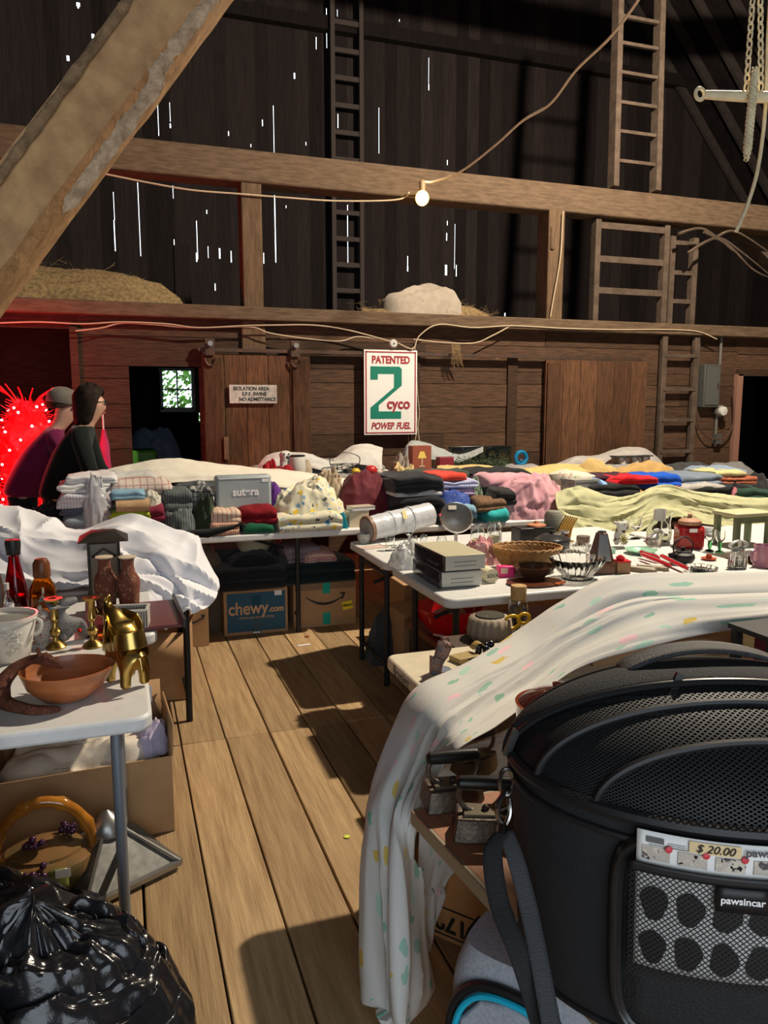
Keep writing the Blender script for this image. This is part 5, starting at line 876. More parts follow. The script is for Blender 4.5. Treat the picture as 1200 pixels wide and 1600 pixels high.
# dark clothes table, left to right
bkc = [c_('black_cotton', (.012, .013, .015)), c_('black_denim', (.02, .022, .026))]
FO(619, 697, 776, 815, 5.06, .4, 3, bkc[0], 'black folded trousers at the bottom beside the maroon velvet'); FO(620, 690, 770, 776, 5.05, .38, 1, c_('grey_white', (.55, .55, .56)), 'thin white grey shirt between the two piles of black trousers'); FO(618, 694, 744, 770, 5.06, .4, 3, bkc[1], 'black folded trousers on top of the thin white shirt')
FO(690, 745, 790, 812, 5.0, .3, 2, c_('aqua_fold', (.22, .40, .52)), 'aqua folded shirt beneath the blue paisley one'); HP(690, 746, 765, 792, 5.02, .32, blobs('blue_paisley', (.035, .07, .28), [(.3, .35, .5), (.01, .02, .12)], 70, .3), 'blue paisley shirt bundled left of the pink fleece', fo=.15)
FO(678, 742, 763, 775, 5.12, .34, 2, c_('lilac_fold', (.42, .32, .52)), 'lilac folded shirt beneath the checked one'); FO(682, 748, 751, 763, 5.12, .34, 2, stripes('blue_check', (.52, .55, .68), [(.18, .24, .46), (.3, .3, .5)], (0, 1), 48, .4), 'blue and lilac checked shirt beneath the orange red one'); FO(681, 730, 741, 751, 5.16, .3, 1, c_('orange_red', (.68, .06, .035)), 'orange red folded shirt topping the pile above the blue paisley one')
HP(742, 762, 750, 790, 5.2, .25, c_('sage', (.16, .22, .15)), 'sage green cloth right of the blue checked shirt'); FO(735, 832, 736, 765, 5.5, .35, 3, c_('jet', (.008, .009, .01)), 'long jet black garment laid behind the pink fleece'); FO(640, 740, 738, 800, 5.55, .3, 4, c_('moss_dark', (.05, .06, .045)), 'dark moss pile behind the orange red shirt')
FO(772, 806, 764, 790, 5.05, .22, 2, c_('soot', (.02, .02, .02)), 'soot black folded cloth between the blue paisley and pink cloth'); FO(745, 790, 780, 800, 4.99, .22, 2, blobs('leopard', (.16, .09, .05), [(.03, .015, .01), (.25, .16, .1)], 70, .4, keep=.9), 'brown leopard print cloth below the soot black one'); FO(757, 793, 796, 818, 4.99, .2, 1, c_('turquoise', (.03, .42, .42)), 'turquoise cloth edge beneath the leopard print'); HP(752, 800, 768, 790, 5.3, .2, c_('tan_gloves', (.42, .28, .14)), 'tan cloth behind the leopard print', fo=.3)
pk = mat('pink_fleece', (.62, .32, .36), .95, col2=(.54, .26, .31), ns=6, sheen=.4, bump=.2, bs=160)
FO(765, 842, 744, 775, 5.2, .35, 2, pk, 'pink fleece folded flat behind the pink heap', soft=.8); HP(788, 896, 744, 850, 4.99, .42, pk, 'big pink fleece blanket heaped in the centre right', fo=.30, fs=9, n=130, mm=52, p=3)
# right cluster
FO(884, 930, 740, 765, 5.4, .3, 2, blobs('pale_floral', (.60, .55, .45), [(.3, .35, .2), (.5, .3, .25)], 30, .4), 'pale floral cloth right of the pink heap'); s = thing('clear_box', 'clear plastic storage box right of the pink heap', 'storage box', (span(898, 936, 752, 5.2, T)[0], 5.3, T)); x, w, h = span(898, 936, 752, 5.2, T); MB().box((0, 0, h / 2), (w, .2, h)).build('body', mat('clear_plastic', (.75, .76, .72), .2, trans=.7), s, bev=.01); MB().box((0, 0, h + .006), (w + .01, .21, .012)).build('lid', MC['clear_plastic'], s)
FO(934, 948, 752, 790, 5.2, .2, 2, c_('powder_blue', (.22, .38, .68)), 'powder blue cloth beside the clear storage box')
FO(925, 1000, 757, 785, 5.15, .34, 3, c_('black_knit', (.015, .015, .016)), 'black knit pile beneath the red shirt'); FO(928, 1005, 743, 757, 5.35, .34, 2, c_('aubergine', (.045, .008, .02)), 'dark aubergine cloth behind the red shirt'); FO(966, 1028, 746, 757, 5.16, .3, 2, c_('bright_red', (.62, .006, .015)), 'bright red folded shirt on the black knit pile'); FO(1012, 1064, 743, 764, 5.2, .32, 2, c_('royal_blue', (.003, .08, .50)), 'royal blue folded shirt right of the red one'); FO(1035, 1068, 760, 772, 5.12, .25, 1, c_('rust', (.22, .04, .02)), 'rust brown cloth under the royal blue shirt')
FO(1060, 1128, 741, 762, 5.28, .34, 2, c_('steel_denim', (.17, .21, .26)), 'steel blue denim folded right of the royal blue shirt'); FO(1060, 1140, 758, 785, 5.12, .34, 3, c_('light_grey', (.40, .38, .35)), 'light grey sweater folded under the steel blue denim'); FO(1106, 1166, 733, 748, 5.5, .3, 2, c_('faded_blue', (.22, .29, .38)), 'faded blue jeans near the right end of the clothes rows'); FO(1116, 1166, 737, 745, 5.3, .3, 1, c_('pale_yellow', (.55, .50, .24)), 'pale yellow towel over the orange brown cloth at right'); FO(1114, 1182, 745, 758, 5.28, .3, 2, c_('terracotta', (.36, .10, .045)), 'terracotta folded cloth under the pale yellow towel')
FO(1086, 1182, 760, 790, 5.08, .36, 3, c_('onyx', (.010, .011, .013)), 'onyx black trousers at right behind the pale green sheet'); FO(1150, 1200, 764, 785, 5.02, .3, 2, c_('bottle_green', (.02, .06, .04)), 'bottle green folded cloth at the right frame edge'); HP(1176, 1215, 738, 790, 5.35, .3, c_('ink_dark', (.02, .018, .02)), 'very dark coat heap at the right frame edge', fo=.15)
pg = c_('pale_green_sheet', (.48, .475, .28), (.42, .42, .24))
rows = [YP(5.02, [(868, 775), (905, 768), (950, 778), (990, 778), (1035, 764), (1085, 772), (1150, 778), (1240, 786)]), YP(4.93, [(868, 772), (905, 765), (950, 775), (990, 772), (1035, 757), (1085, 768), (1150, 776), (1240, 782)]), YP(4.86, [(868, 790), (905, 785), (950, 795), (990, 790), (1030, 772), (1085, 785), (1150, 800), (1240, 806)]), YP(4.80, [(870, 812), (905, 815), (950, 822), (990, 815), (1030, 795), (1080, 800), (1140, 818), (1240, 824)]), YP(4.70, [(878, 830), (910, 838), (950, 842), (995, 832), (1035, 812), (1075, 812), (1130, 828), (1240, 836)])]
tag(sheet(rows, 130, 60, .028, 5, 14, (2.2, .6), (60, .22, .016, -.2, .7)).build('green_sheet', pg, solid=.004), 'pale green sheet draped in swags along the right clothes table', 'sheet')
s = thing('pump_bottle', 'small pink bottle with a dark pump standing at right on the clothes table', 'bottle', (ony(1153, 775, 5.0).x, 5.04, zz(1153, 783, 5.0))); MB().lathe([(.026, 0), (.028, .01), (.022, .08), (.012, .11), (.012, .12)], 18).build('body', mat('pink_plastic', (.65, .22, .27), .35), s); b = MB(); b.lathe([(.013, .118), (.013, .135), (.006, .14), (.006, .16), (0, .16)], 12); b.bar((.008, 0, .158), (-.03, 0, .162), .012, .01); b.build('pump', black_m, s)
# ------------------------------------------------------------------ the two white tables at centre right
dark_blue = mat('dark_blue', (.01, .03, .07), .5)
A, B2 = onz(583, 846, T + .03), onz(688, 806, T + .10); B2 = A + (B2 - A).normalized() * .47 if (B2 - A).length > .8 else B2
A = onz(580, 850, T) + Vector((0, .06, .085)); B2 = A + Vector((.46, .12, .055)); s = thing('plastic_roll', 'long roll of clear white plastic lying at the left end of the far white table', 'roll', (A.x, A.y, T)); A0 = A - s.location; B0 = B2 - s.location
b = MB(); N = 26; b.tube([A0.lerp(B0, i / N) for i in range(N + 1)], [.078 + .004 * fbm((i * .7, 0, 0), 1) + (.003 if i % 9 == 0 else 0) for i in range(N + 1)], 22); b.build('roll', mat('milky_plastic', (.72, .75, .78), .3, trans=.25, bump=.5, bs=25), s, ang=60)
d = (B0 - A0).normalized(); b = MB(); b.tube([A0 - d * .012, A0 + d * .012], .084, 22); b.build('end_ring', mat('brown_ring', (.25, .15, .1), .5), s); b = MB(); b.tube([A0 - d * .016, A0 - d * .011], .066, 20); b.build('core', mat('core_grey', (.3, .3, .27), .7), s)
for t_ in (.33, .66): b = MB(); b.tube([A0 + d * (.47 * t_), A0 + d * (.47 * t_ + .012)], .0835, 22); b.build('tape_band', mat('clear_tape2', (.55, .58, .6), .2), s)
q = A0.lerp(B0, .52); MB().box((q.x, q.y - .068, q.z + .05), (.028, .004, .06), rot=Matrix.Rotation(R(-38), 3, 'X')).build('price_tag', mat('yellow_tag', (.68, .60, .28), .7), s)
p, k = st(712, 862); s = thing('vanity_mirror', 'round vanity mirror with a small price tag standing behind the grey decks', 'mirror', p, R(-14)); r = .092; zc = 54 * k * 1.0; tm = Matrix.Translation((0, 0, zc)) @ Matrix.Rotation(R(62), 4, 'X')
MB().lathe([(r * .93, -.008), (r, -.008), (r * 1.06, 0), (r, .010), (r * .93, .008)], 40).xf(tm).build('frame', mat('chrome', (.62, .62, .60), .2, .9), s); MB().lathe([(0, .004), (r * .96, .004)], 40).xf(tm).build('mirror_glass', mat('mirror', (.20, .15, .12), .03, 1), s); MB().lathe([(0, -.008), (r * .96, -.008)], 30).xf(tm).build('back', black_m, s)  # brown tint puts a dark wood reflection into the mirror's colour
MB().lathe([(.065, 0), (.065, .008), (.02, .014), (.010, .03), (.010, zc - r)], 24).build('stand', MC['chrome'], s); MB().box((-.02, -.012, .058), (.046, .002, .024)).xf(tm @ Matrix.Rotation(R(-90), 4, 'X')).build('price_tag', mat('tag_cream', (.75, .70, .55), .7), s)
for i, (u, v, r_, h, lb) in enumerate(((746, 856, .042, .13, 'clear glass jar just right of the round mirror'), (772, 853, .045, .15, 'taller clear glass jar second from the round mirror'), (690, 862, .03, .09, 'small clear tumbler just left of the round mirror'), (645, 858, .028, .08, 'small clear tumbler below the plastic roll'), (662, 855, .022, .075, 'slim clear glass between the roll and mirror'))):
    p, k = st(u, v); s = vessel('glass_jar', lb, 'jar', p, hollow([(r_ * .9, 0), (r_, .01), (r_, h * .8), (r_ * .82, h * .92), (r_ * .85, h)], .003), clear, 22)
    if i < 2: MB().lathe([(0, .008), (r_ * .86, .008), (r_ * .86, h * .4), (0, h * .42)], 16).build('contents', blobs('jar_mix', (.45, .35, .16), [(.2, .15, .06), (.6, .5, .3)], 60, .4), s)
p, k = st(640, 885); tag(heap(.10, .09, .085, 21, .5, 9).build('plastic_bag', mat('crinkle_clear', (.82, .83, .82), .12, trans=.55, bump=.6, bs=40), loc=p), 'crinkled clear plastic bag beside the grey decks', 'bag'); p, k = st(655, 872); tag(heap(.06, .05, .05, 22, .5, 9).build('wrapped_glassware', MC['crinkle_clear'], loc=(p.x - .03, p.y + .13, T)), 'small wrapped glassware bundle behind the crinkled bag', 'bag')
for i, (u, v, w, d_, rz, lb) in enumerate(((572, 856, .16, .10, 12, 'printed leaflet at the left corner of the far white table'), (598, 852, .10, .08, -10, 'white leaflet lying right of the corner leaflet'))): p, k = st(u, v); tag(MB().box((0, 0, .002 + .004 * i), (w, d_, .003)).build('leaflet', mat('leaflet%d' % i, ((.55, .42, .36), (.8, .79, .75))[i], .6), loc=(p.x + .04, p.y, T), rz=R(rz)), lb, 'paper')
p, k = st(560, 848); vessel('patterned_cup', 'small patterned cup at the left end of the plastic roll', 'cup', (p.x + .03, p.y - .02, T), hollow([(.03, 0), (.04, .03), (.042, .06)], .003), blobs('cup_print', (.52, .50, .44), [(.2, .25, .15)], 60, .35), 20)
# two stacked decks
p = onz(692, 921, T); dk = mat('deck_grey', (.52, .53, .50), .35, .3); dtop = mat('deck_cream', (.62, .58, .40), .35, .2); dfr = mat('deck_black', (.012, .012, .014), .2, coat=.4)
for i in range(2):
    s = thing('tape_deck', ('lower of two grey stereo decks stacked at the table corner', 'upper cream topped stereo deck stacked on another at the table corner')[i], 'stereo deck', (p.x + .105 + .012 * i, p.y + .19, T + .0785 * i), R(-2 + 1.5 * i)); w, d_, h = .205, .375, .074
    MB().box((0, 0, h / 2 + .003), (w, d_, h - .006)).build('case', dk, s, bev=.003); MB().box((.0, 0, h + .001), (w + .004, d_, .004)).build('lid', dtop if i else dk, s, bev=.001); MB().box((-w / 2 - .006, 0, h / 2 + .002), (.014, d_ + .002, h)).build('front_panel', dfr, s, bev=.003)
    b = MB(); [b.box((0, -d_ / 2 - .001, zq), (w * .55, .002, .004)) for zq in (h * .35, h * .6)]; b.build('vent', mat('vent_grey', (.28, .28, .27), .5), s)
    for j in range(4): MB().lathe([(0, .0), (.006, .0), (.006, .006), (0, .007)], 12).xf(Matrix.Translation((-w / 2 - .013, -.12 + .035 * j, h * .35)) @ Matrix.Rotation(R(-90), 4, 'Y')).build('knob', mat('knob_grey', (.12, .12, .12), .3, .5), s)
    MB().box((-w / 2 - .0135, .08, h * .62), (.002, .13, .02)).build('display', mat('deck_display', (.03, .04, .05), .1), s)
    for sx in (-.08, .08): MB().box((sx, -.15, .0015), (.02, .02, .003)).build('foot', black_m, s); MB().box((sx, .15, .0015), (.02, .02, .003)).build('foot', black_m, s)
p = onz(772, 913, T); s = thing('paper_scroll', 'rolled cream paper with handwriting on its end, right of the grey decks', 'scroll', (p.x, p.y + .02, T)); b = MB(); b.tube([(0, 0, .036), (-.02, .32, .036)], .036, 22); b.build('roll', mat('cream_paper', (.68, .62, .42), .7), s); text('handwriting', 'SO1A', .026, ink, s, (0, -.003, .036), shear=.2)
p, k = st(748, 880); tag(heap(.10, .10, .105, 33, .35, 9).build('net_bundle', blobs('pink_net', (.62, .30, .30), [(.7, .45, .4), (.45, .08, .14), (.66, .6, .5)], 55, .42, keep=.9), loc=(p.x + .03, p.y + .02, T)), 'pink floral net bundle between the scroll and the mirror', 'cloth')
p, k = st(792, 903); s = thing('pink_box', 'small hot pink box with a paper label in front of the wicker basket', 'box', p, R(-12)); MB().box((0, .03, .028), (.082, .05, .056)).build('body', mat('hot_pink', (.72, .03, .20), .45), s, bev=.005); MB().box((-.012, .004, .035), (.036, .002, .028)).build('label', mat('label_peach', (.75, .5, .4), .7), s); MB().box((.043, .03, .03), (.004, .03, .03)).build('clip', mat('pink_dark', (.4, .01, .1), .4), s)
# wicker basket, bowls
p, k = st(822, 890); s = thing('wicker_basket', 'honey coloured oval wicker basket in front of the pink fleece', 'basket', p, R(-15)); rb, hb = 53 * k, .115; b = MB(); nz_, na = 13, 72
def wk(a, z): return 1 + .035 * (1 if (int(a / (2 * pi) * na + .5) + int(z / hb * nz_ + .5)) % 2 else -1) * (z > .004)
pr_ = [(rb * (.60 + .40 * (i / nz_) ** .8), hb * i / nz_) for i in range(nz_ + 1)]; b.lathe(pr_ + [(r_ - .012, z) for r_, z in reversed(pr_)], na, sy=.78, wob=wk); b.build('weave', mat('wicker', (.46, .25, .08), .6, col2=(.28, .13, .035), ns=45, bump=.3), s, ang=80)
b = MB(); N = 90
for ph in (0, pi): b.tube([((rb + .004 * cos(i * .9 + ph)) * cos(2 * pi * i / N), (rb + .004 * cos(i * .9 + ph)) * .78 * sin(2 * pi * i / N), hb + .004 + .005 * sin(i * .9 + ph)) for i in range(N)], .006, 6, closed=True)
b.build('braided_rim', MC['wicker'], s)
p, k = st(845, 916); s = thing('serving_plate', 'flat dark brown plate with an orange edge under the brown bowl', 'plate', (p.x, p.y + .06, T)); MB().lathe([(.10, 0), (.14, .006), (.142, .009), (.1, .007), (0, .007)], 36, sy=.7).build('plate', mat('brown_lacquer', (.10, .03, .014), .25), s); MB().box((.10, -.07, .011), (.07, .02, .006), rz=R(25)).build('orange_motif', mat('orange_paint', (.6, .12, .02), .4), s)
p, k = st(842, 908); vessel('brown_bowl', 'shallow dark brown bowl on the flat plate below the wicker basket', 'bowl', (p.x, p.y + .045, T + .0075), hollow([(.05, 0), (.055, .006), (.095, .035), (.112, .062)], .005), mat('brown_ceramic', (.075, .035, .02), .25, coat=.4), 32, sy=.8)
ribbed = lambda a, z: 1 + .045 * (1 if int(a / (2 * pi) * 48) % 2 else -1)
p, k = st(909, 907); b = MB(); b.lathe(hollow([(.075, 0), (.08, .012), (.075, .02), (.115, .06), (.14, .105)], .006), 96, sy=.85, wob=ribbed); tag(b.build('glass_bowl', clear, loc=(p.x, p.y + .04, T), ang=80), 'ribbed cut glass bowl in front of the metronome', 'bowl')
p, k = st(912, 868, T); b = MB(); b.lathe(hollow([(.05, 0), (.075, .02), (.09, .06)], .004), 72, wob=ribbed); tag(b.build('cut_glass_dish', clear, loc=(p.x - .03, p.y + .05, T)), 'second cut glass dish half hidden behind the ribbed bowl', 'bowl')
p, k = st(897, 872); s = thing('casserole', 'dark lidded oval casserole behind the ribbed glass bowl', 'casserole', (p.x - .01, p.y + .22, T)); MB().lathe([(.08, 0), (.105, .02), (.11, .06), (.115, .062)], 32, sy=.8).build('body', mat('dark_enamel', (.025, .03, .045), .2, coat=.5), s); MB().lathe([(.115, .062), (.11, .075), (.06, .10), (0, .108)], 32, sy=.8).build('lid', mat('smoky_lid', (.10, .10, .10), .12, .6), s); MB().lathe([(.012, .105), (.018, .12), (0, .125)], 14).build('knob', black_m, s)
p, k = st(835, 850); s = thing('black_radio', 'black box with a terracotta disc on it behind the wicker basket', 'box', (p.x + .02, p.y + .06, T)); MB().box((0, 0, .05), (.24, .12, .10)).build('body', mat('radio_black', (.012, .012, .012), .4), s, bev=.006); MB().lathe([(0, .0), (.055, .0), (.06, .012), (.02, .02), (.014, .034), (0, .036)], 24, c=(.02, -.01, .101)).build('disc_lid', mat('terracotta_lid', (.52, .22, .12), .4), s)
p, k = st(880, 848); s = vessel('canister', 'grey cloth wrapped canister right of the pink fleece', 'canister', (p.x, p.y + .12, T), [(.055, 0), (.06, .02), (.058, .16), (.04, .185), (0, .19)], stripes('grey_knit', (.30, .30, .24), [(.18, .18, .14)], (2,), 70, .4), 22)
for u, v, lb, m_ in ((876, 862, 'brown glass jar with a dark lid left of the casserole', (.10, .03, .012)), (888, 858, 'second brown glass jar right behind the casserole', (.14, .045, .02))): p, k = st(u, v); s = vessel('brown_jar', lb, 'jar', (p.x - .02, p.y + .02, T), [(.03, 0), (.036, .01), (.036, .075), (.026, .095)], mat('brown_glass%d' % u, m_, .08, coat=.8), 20); MB().lathe([(.028, .095), (.028, .11), (0, .112)], 18).build('lid', MC['chrome'], s)
p, k = st(918, 858); s = thing('gilt_reeds', 'slanting gold metal reed sculpture behind the metronome', 'sculpture', (p.x, p.y + .25, T)); gold = mat('gilt', (.55, .35, .10), .3, 1)
for i in range(6): b = MB(); b.tube(curve([(-.06 + .018 * i, 0, 0), (-.045 + .018 * i, .0, .08), (-.0 + .016 * i, -.01, .17 - .004 * i)], 8), [.010 - .0006 * j for j in range(9)], 8); b.build('reed', gold, s)
MB().box((-.015, 0, .005), (.13, .06, .01)).build('base', gold, s)
p, k = st(947, 897); s = thing('metronome', 'brown wooden metronome pyramid with a metal front at centre right', 'metronome', (p.x, p.y + .05, T), R(-16)); wd = mat('walnut', (.17, .06, .022), .3, col2=(.10, .035, .013), ns=6, st=(2, 2, 12), coat=.3); hm = .205
MB().box((0, 0, .03), (.115, .115, .06)).build('base', wd, s, bev=.004); MB().box((0, 0, .06 + (hm - .06) / 2), (.105, .105, hm - .06), taper=.45).build('pyramid', wd, s, bev=.003); b = MB(); b.prism([(-.036, .066), (.036, .066), (.02, hm - .004), (-.02, hm - .004)], .006, Matrix.Translation((.0, -.052, 0)) @ Matrix.Translation((0, 0, .06)) @ Matrix.Rotation(R(-11), 4, 'X') @ Matrix.Translation((0, 0, -.06))); b.build('front_plate', MC['chrome'], s); MB().lathe([(.024, hm), (.022, hm + .01), (0, hm + .012)], 4).build('cap', MC['chrome'], s)
p, k = st(978, 897); s = thing('rose_block', 'small wooden block with a red rose on top right of the metronome', 'ornament', (p.x, p.y + .035, T), R(-14)); MB().box((0, 0, .03), (.07, .06, .06)).build('block', mat('block_wood', (.33, .18, .09), .5), s, bev=.003); MB().box((0, 0, .0625), (.072, .062, .006)).build('red_top', mat('bright_red_paint', (.6, .01, .02), .4), s)
b = MB(); [b.lathe([(.006 + .006 * i, .066), (.010 + .007 * i, .078 + .006 * (2 - i)), (.009 + .007 * i, .082 + .005 * (2 - i))], 10, c=(-.01, 0, 0)) for i in range(3)]; b.build('rose', MC['bright_red_paint'], s)
mint = mat('mint_glass', (.32, .58, .42), .2, coat=.3)
p, k = st(1012, 868); vessel('mint_plate', 'pale mint green dish left of the red folding knives', 'plate', (p.x, p.y + .06, T), hollow([(.045, 0), (.05, .006), (.085, .018), (.092, .026)], .004), mint, 30); p, k = st(966, 872); tag(MB().box((0, 0, .015), (.09, .05, .03)).build('mint_box', mint, bev=.004, loc=(p.x + .02, p.y + .14, T), rz=R(-10)), 'flat mint green box behind the metronome', 'box')
p, k = st(982, 858); s = thing('cow_figurine', 'white and brown cow figurine wearing a sunflower', 'figurine', (p.x, p.y + .10, T)); cw = blobs('cow_patches', (.68, .64, .58), [(.10, .05, .03), (.06, .03, .02)], 26, .4)
skin('body', [(0, 0, .075, .035), (0, -.02, .11, .028), (0, -.045, .135, .022), (-.045, 0, .15, .010), (.045, 0, .15, .010), (-.03, -.02, .035, .016), (.03, -.02, .035, .016), (-.03, -.025, .012, .016), (.03, -.025, .012, .016)], [(0, 1), (1, 2), (2, 3), (2, 4), (0, 5), (0, 6), (5, 7), (6, 8)], cw, s)
b = MB()
for i in range(12): a = i * pi / 6; b.add([(.012 * cos(a - .2), -.05, .012 * sin(a - .2) + .05), (.012 * cos(a + .2), -.05, .012 * sin(a + .2) + .05), (.036 * cos(a + .12), -.052, .036 * sin(a + .12) + .05), (.036 * cos(a - .12), -.052, .036 * sin(a - .12) + .05)], [(0, 1, 2, 3)])
b.build('petals', mat('pale_petals', (.72, .66, .40), .6), s, solid=.003); MB().ball((0, -.05, .05), .014, 12, (1, .5, 1)).build('flower_centre', mat('flower_eye', (.30, .22, .03), .7), s)
for sg in (-1, 1): MB().ball((sg * .01, -.066, .142), .004, 8).build('eye', ink, s)
for u, v, h, lb in ((1005, 852, .13, 'left tall clear goblet behind the glass rabbit'), (1025, 850, .14, 'right tall clear goblet behind the glass rabbit')): p, k = st(u, v); vessel('goblet', lb, 'glass', (p.x, p.y + .20, T), [(.032, 0), (.03, .004), (.006, .01), (.006, .05), (.03, .075), (.036, h), (.034, h), (.027, .078), (0, .06)], clear, 22)
p, k = st(1032, 858); s = thing('glass_rabbit', 'frosted clear glass rabbit figure in front of the tall glass bottle', 'figurine', (p.x, p.y + .06, T)); fg = glass('frosted_glass', (.93, .95, .94), .22)
skin('body', [(.0, 0, .045, .042), (-.035, 0, .04, .038), (.045, 0, .085, .028), (.065, 0, .09, .016), (.02, 0, .105, .012), (-.012, .004, .10, .012), (.04, 0, .02, .02), (-.05, 0, .015, .018)], [(0, 1), (0, 2), (2, 3), (2, 4), (4, 5), (0, 6), (1, 7)], fg, s)
p, k = st(1056, 853); s = thing('glass_bottle', 'large round clear glass bottle with a wide frosted neck', 'bottle', (p.x, p.y + .16, T)); MB().lathe(hollow([(.06, 0), (.075, .02), (.078, .07), (.06, .11), (.038, .135)], .004), 28).build('body', clear, s); MB().lathe(hollow([(.038, .135), (.037, .20), (.04, .205)], .004), 24).build('neck', mat('frosted_neck', (.68, .68, .62), .4, trans=.3), s)
p, k = st(1092, 860); s = thing('candy_jar', 'square glass jar of bright red sweets with a wicker lid', 'jar', (p.x, p.y + .09, T), R(-20)); MB().box((0, 0, .07), (.15, .13, .14)).build('body', glass('jar_glass', (1, .97, .96), .02), s, bev=.02); MB().box((0, 0, .066), (.138, .118, .122)).build('contents', blobs('red_sweets', (.55, .015, .02), [(.7, .03, .03), (.35, .0, .01), (.6, .1, .08)], 60, .42, keep=.95), s, bev=.014)
b = MB(); b.lathe([(.058, .142), (.066, .15), (.064, .165), (.04, .178), (.012, .185), (.01, .195), (.016, .205), (0, .212)], 40, wob=lambda a, z: 1 + .03 * (1 if int(a / (2 * pi) * 40) % 2 else -1)); b.build('lid', mat('lid_straw', (.42, .22, .13), .6, bump=.3), s); MB().box((.0, -.0665, .115), (.045, .002, .022)).build('label', whitep, s)
p, k = st(1076, 884); s = thing('cast_iron_teapot', 'black cast iron teapot with a tall hoop handle and stubby spout', 'teapot', (p.x, p.y + .05, T)); ci = mat('cast_iron', (.018, .019, .02), .45, .4, bump=.3, bs=120)
MB().lathe([(.035, 0), (.052, .01), (.064, .035), (.06, .055), (.04, .066)], 30).build('body', ci, s); MB().lathe([(.042, .064), (.038, .071), (.012, .076), (.007, .082), (.012, .092), (0, .096)], 24).build('lid', ci, s); b = MB(); b.tube(curve([(-.052, 0, .03), (-.075, 0, .042), (-.088, 0, .062)], 8), [.016 - .001 * i for i in range(9)], 10); b.build('spout', ci, s)
MB().tube(curve([(-.055, 0, .055), (-.062, 0, .11), (0, 0, .148), (.062, 0, .11), (.055, 0, .055)], 22), .0045, 8).build('handle', ci, s)
rk = mat('knife_red', (.58, .01, .02), .3, coat=.4)
for i, (u0, v0, u1, v1, lb) in enumerate(((1002, 866, 1048, 884, 'front red folding knife lying across the tins'), (1000, 862, 1030, 872, 'short red folding knife behind the front one'), (1032, 868, 1074, 888, 'red folding knife nearest the black teapot'))):
    a, c = onz(u0, v0, T + .035), onz(u1, v1, T + .03); s = thing('folding_knife', lb, 'knife', (a + c) / 2); d = (c - a) / 2; MB().tube([d * t for t in (-1, -.85, 0, .85, 1)], [.007, .012, .0135, .012, .007], 12, flat=.8).build('handle', rk, s); n_ = Vector((0, 0, .011)); MB().bar(-d * .9 + n_, d * .9 + n_, .004, .004).build('blade', MC['chrome'], s)
for i, (u, v, w, d_, h, rz, lb) in enumerate(((1012, 898, .20, .055, .022, -48, 'front tin strip under the red folding knives'), (1030, 896, .16, .05, .02, -40, 'second tin strip under the red folding knives'))): p, k = st(u, v); s = thing('tin_box', lb, 'tin', (p.x + .03 * i, p.y + .09, T), R(rz)); MB().box((0, 0, h / 2), (w, d_, h)).build('case', mat('tin_brown', (.20, .16, .11), .35, .5), s, bev=.003); MB().box((0, 0, h + .001), (w * .9, d_ * .7, .002)).build('lid_print', mat('tin_print', (.5, .46, .38), .4), s)
p, k = st(1108, 897); b = MB(); b.lathe(hollow([(.06, 0), (.075, .008), (.08, .028)], .012), 60, wob=ribbed); tag(b.build('glass_ashtray', clear, loc=(p.x, p.y + .06, T)), 'low ribbed glass ashtray in front of the black teapot', 'ashtray'); p, k = st(1126, 880); s = vessel('red_saucer', 'small rust red saucer holding a little pot right of the teapot', 'saucer', (p.x, p.y + .09, T), [(.02, 0), (.042, .010), (.04, .013), (0, .008)], mat('rust_paint', (.40, .07, .03), .4), 22); MB().lathe([(.012, .01), (.018, .02), (.012, .034), (0, .036)], 14).build('little_pot', MC['rust_paint'], s)
for i, (u, v, lb) in enumerate(((1128, 866, 'left green stemmed drinking glass right of the sweets jar'), (1144, 868, 'right green stemmed drinking glass right of the sweets jar'))): p, k = st(u, v); s = thing('green_stem_glass', lb, 'glass', (p.x, p.y + .1, T)); MB().lathe([(.026, 0), (.024, .005), (.008, .012), (.012, .04), (.010, .06)], 18).build('stem', glass('green_glass', (.10, .55, .18)), s); MB().lathe(hollow([(.012, .06), (.026, .08), (.028, .13)], .002), 20).build('bowl', clear, s)
p, k = st(1163, 890); s = thing('crystal_jar', 'crystal jar tied with a clear bow and a cream tag at right', 'jar', (p.x, p.y + .05, T)); b = MB(); b.lathe(hollow([(.038, 0), (.045, .008), (.045, .075), (.03, .09)], .004), 60, wob=ribbed); b.build('body', clear, s); MB().lathe([(0, .088), (.032, .09), (.028, .11), (0, .115)], 24).build('lid', clear, s)
for sg in (-1, 1): b = MB(); b.grid(lambda u, v: (sg * (.006 + .05 * sin(pi * u) ** .6), (v - .5) * .03, .11 + .045 * (u - .3) + .01 * sin(pi * v)), 10, 4); b.build('bow_loop', MC['crinkle_clear'], s, solid=.001)
MB().box((-.012, -.02, .13), (.022, .002, .03)).build('tag', MC['tag_cream'], s)
p, k = st(1200, 888); s = vessel('pink_mug', 'dusky pink mug at the right frame edge', 'mug', (p.x + .015, p.y + .05, T), hollow([(.046, 0), (.05, .006), (.05, .112), (.051, .115)], .005), mat('pink_glaze', (.50, .22, .28), .3, coat=.3), 26); MB().tube(curve([(-.048, 0, .09), (-.078, 0, .085), (-.074, 0, .035), (-.048, 0, .02)], 10), .007, 8).build('handle', MC['pink_glaze'], s)
s = thing('small_stool', 'small sage green wooden stool standing on the table at the right edge', 'stool', (onz(1205, 862, T).x + .02, onz(1205, 862, T).y + .25, T)); gw = mat('sage_paint', (.20, .23, .12), .6, col2=(.14, .16, .08), ns=14)
MB().box((0, 0, .195), (.30, .2, .022)).build('seat', mat('sage_top', (.52, .50, .30), .5), s, bev=.004)
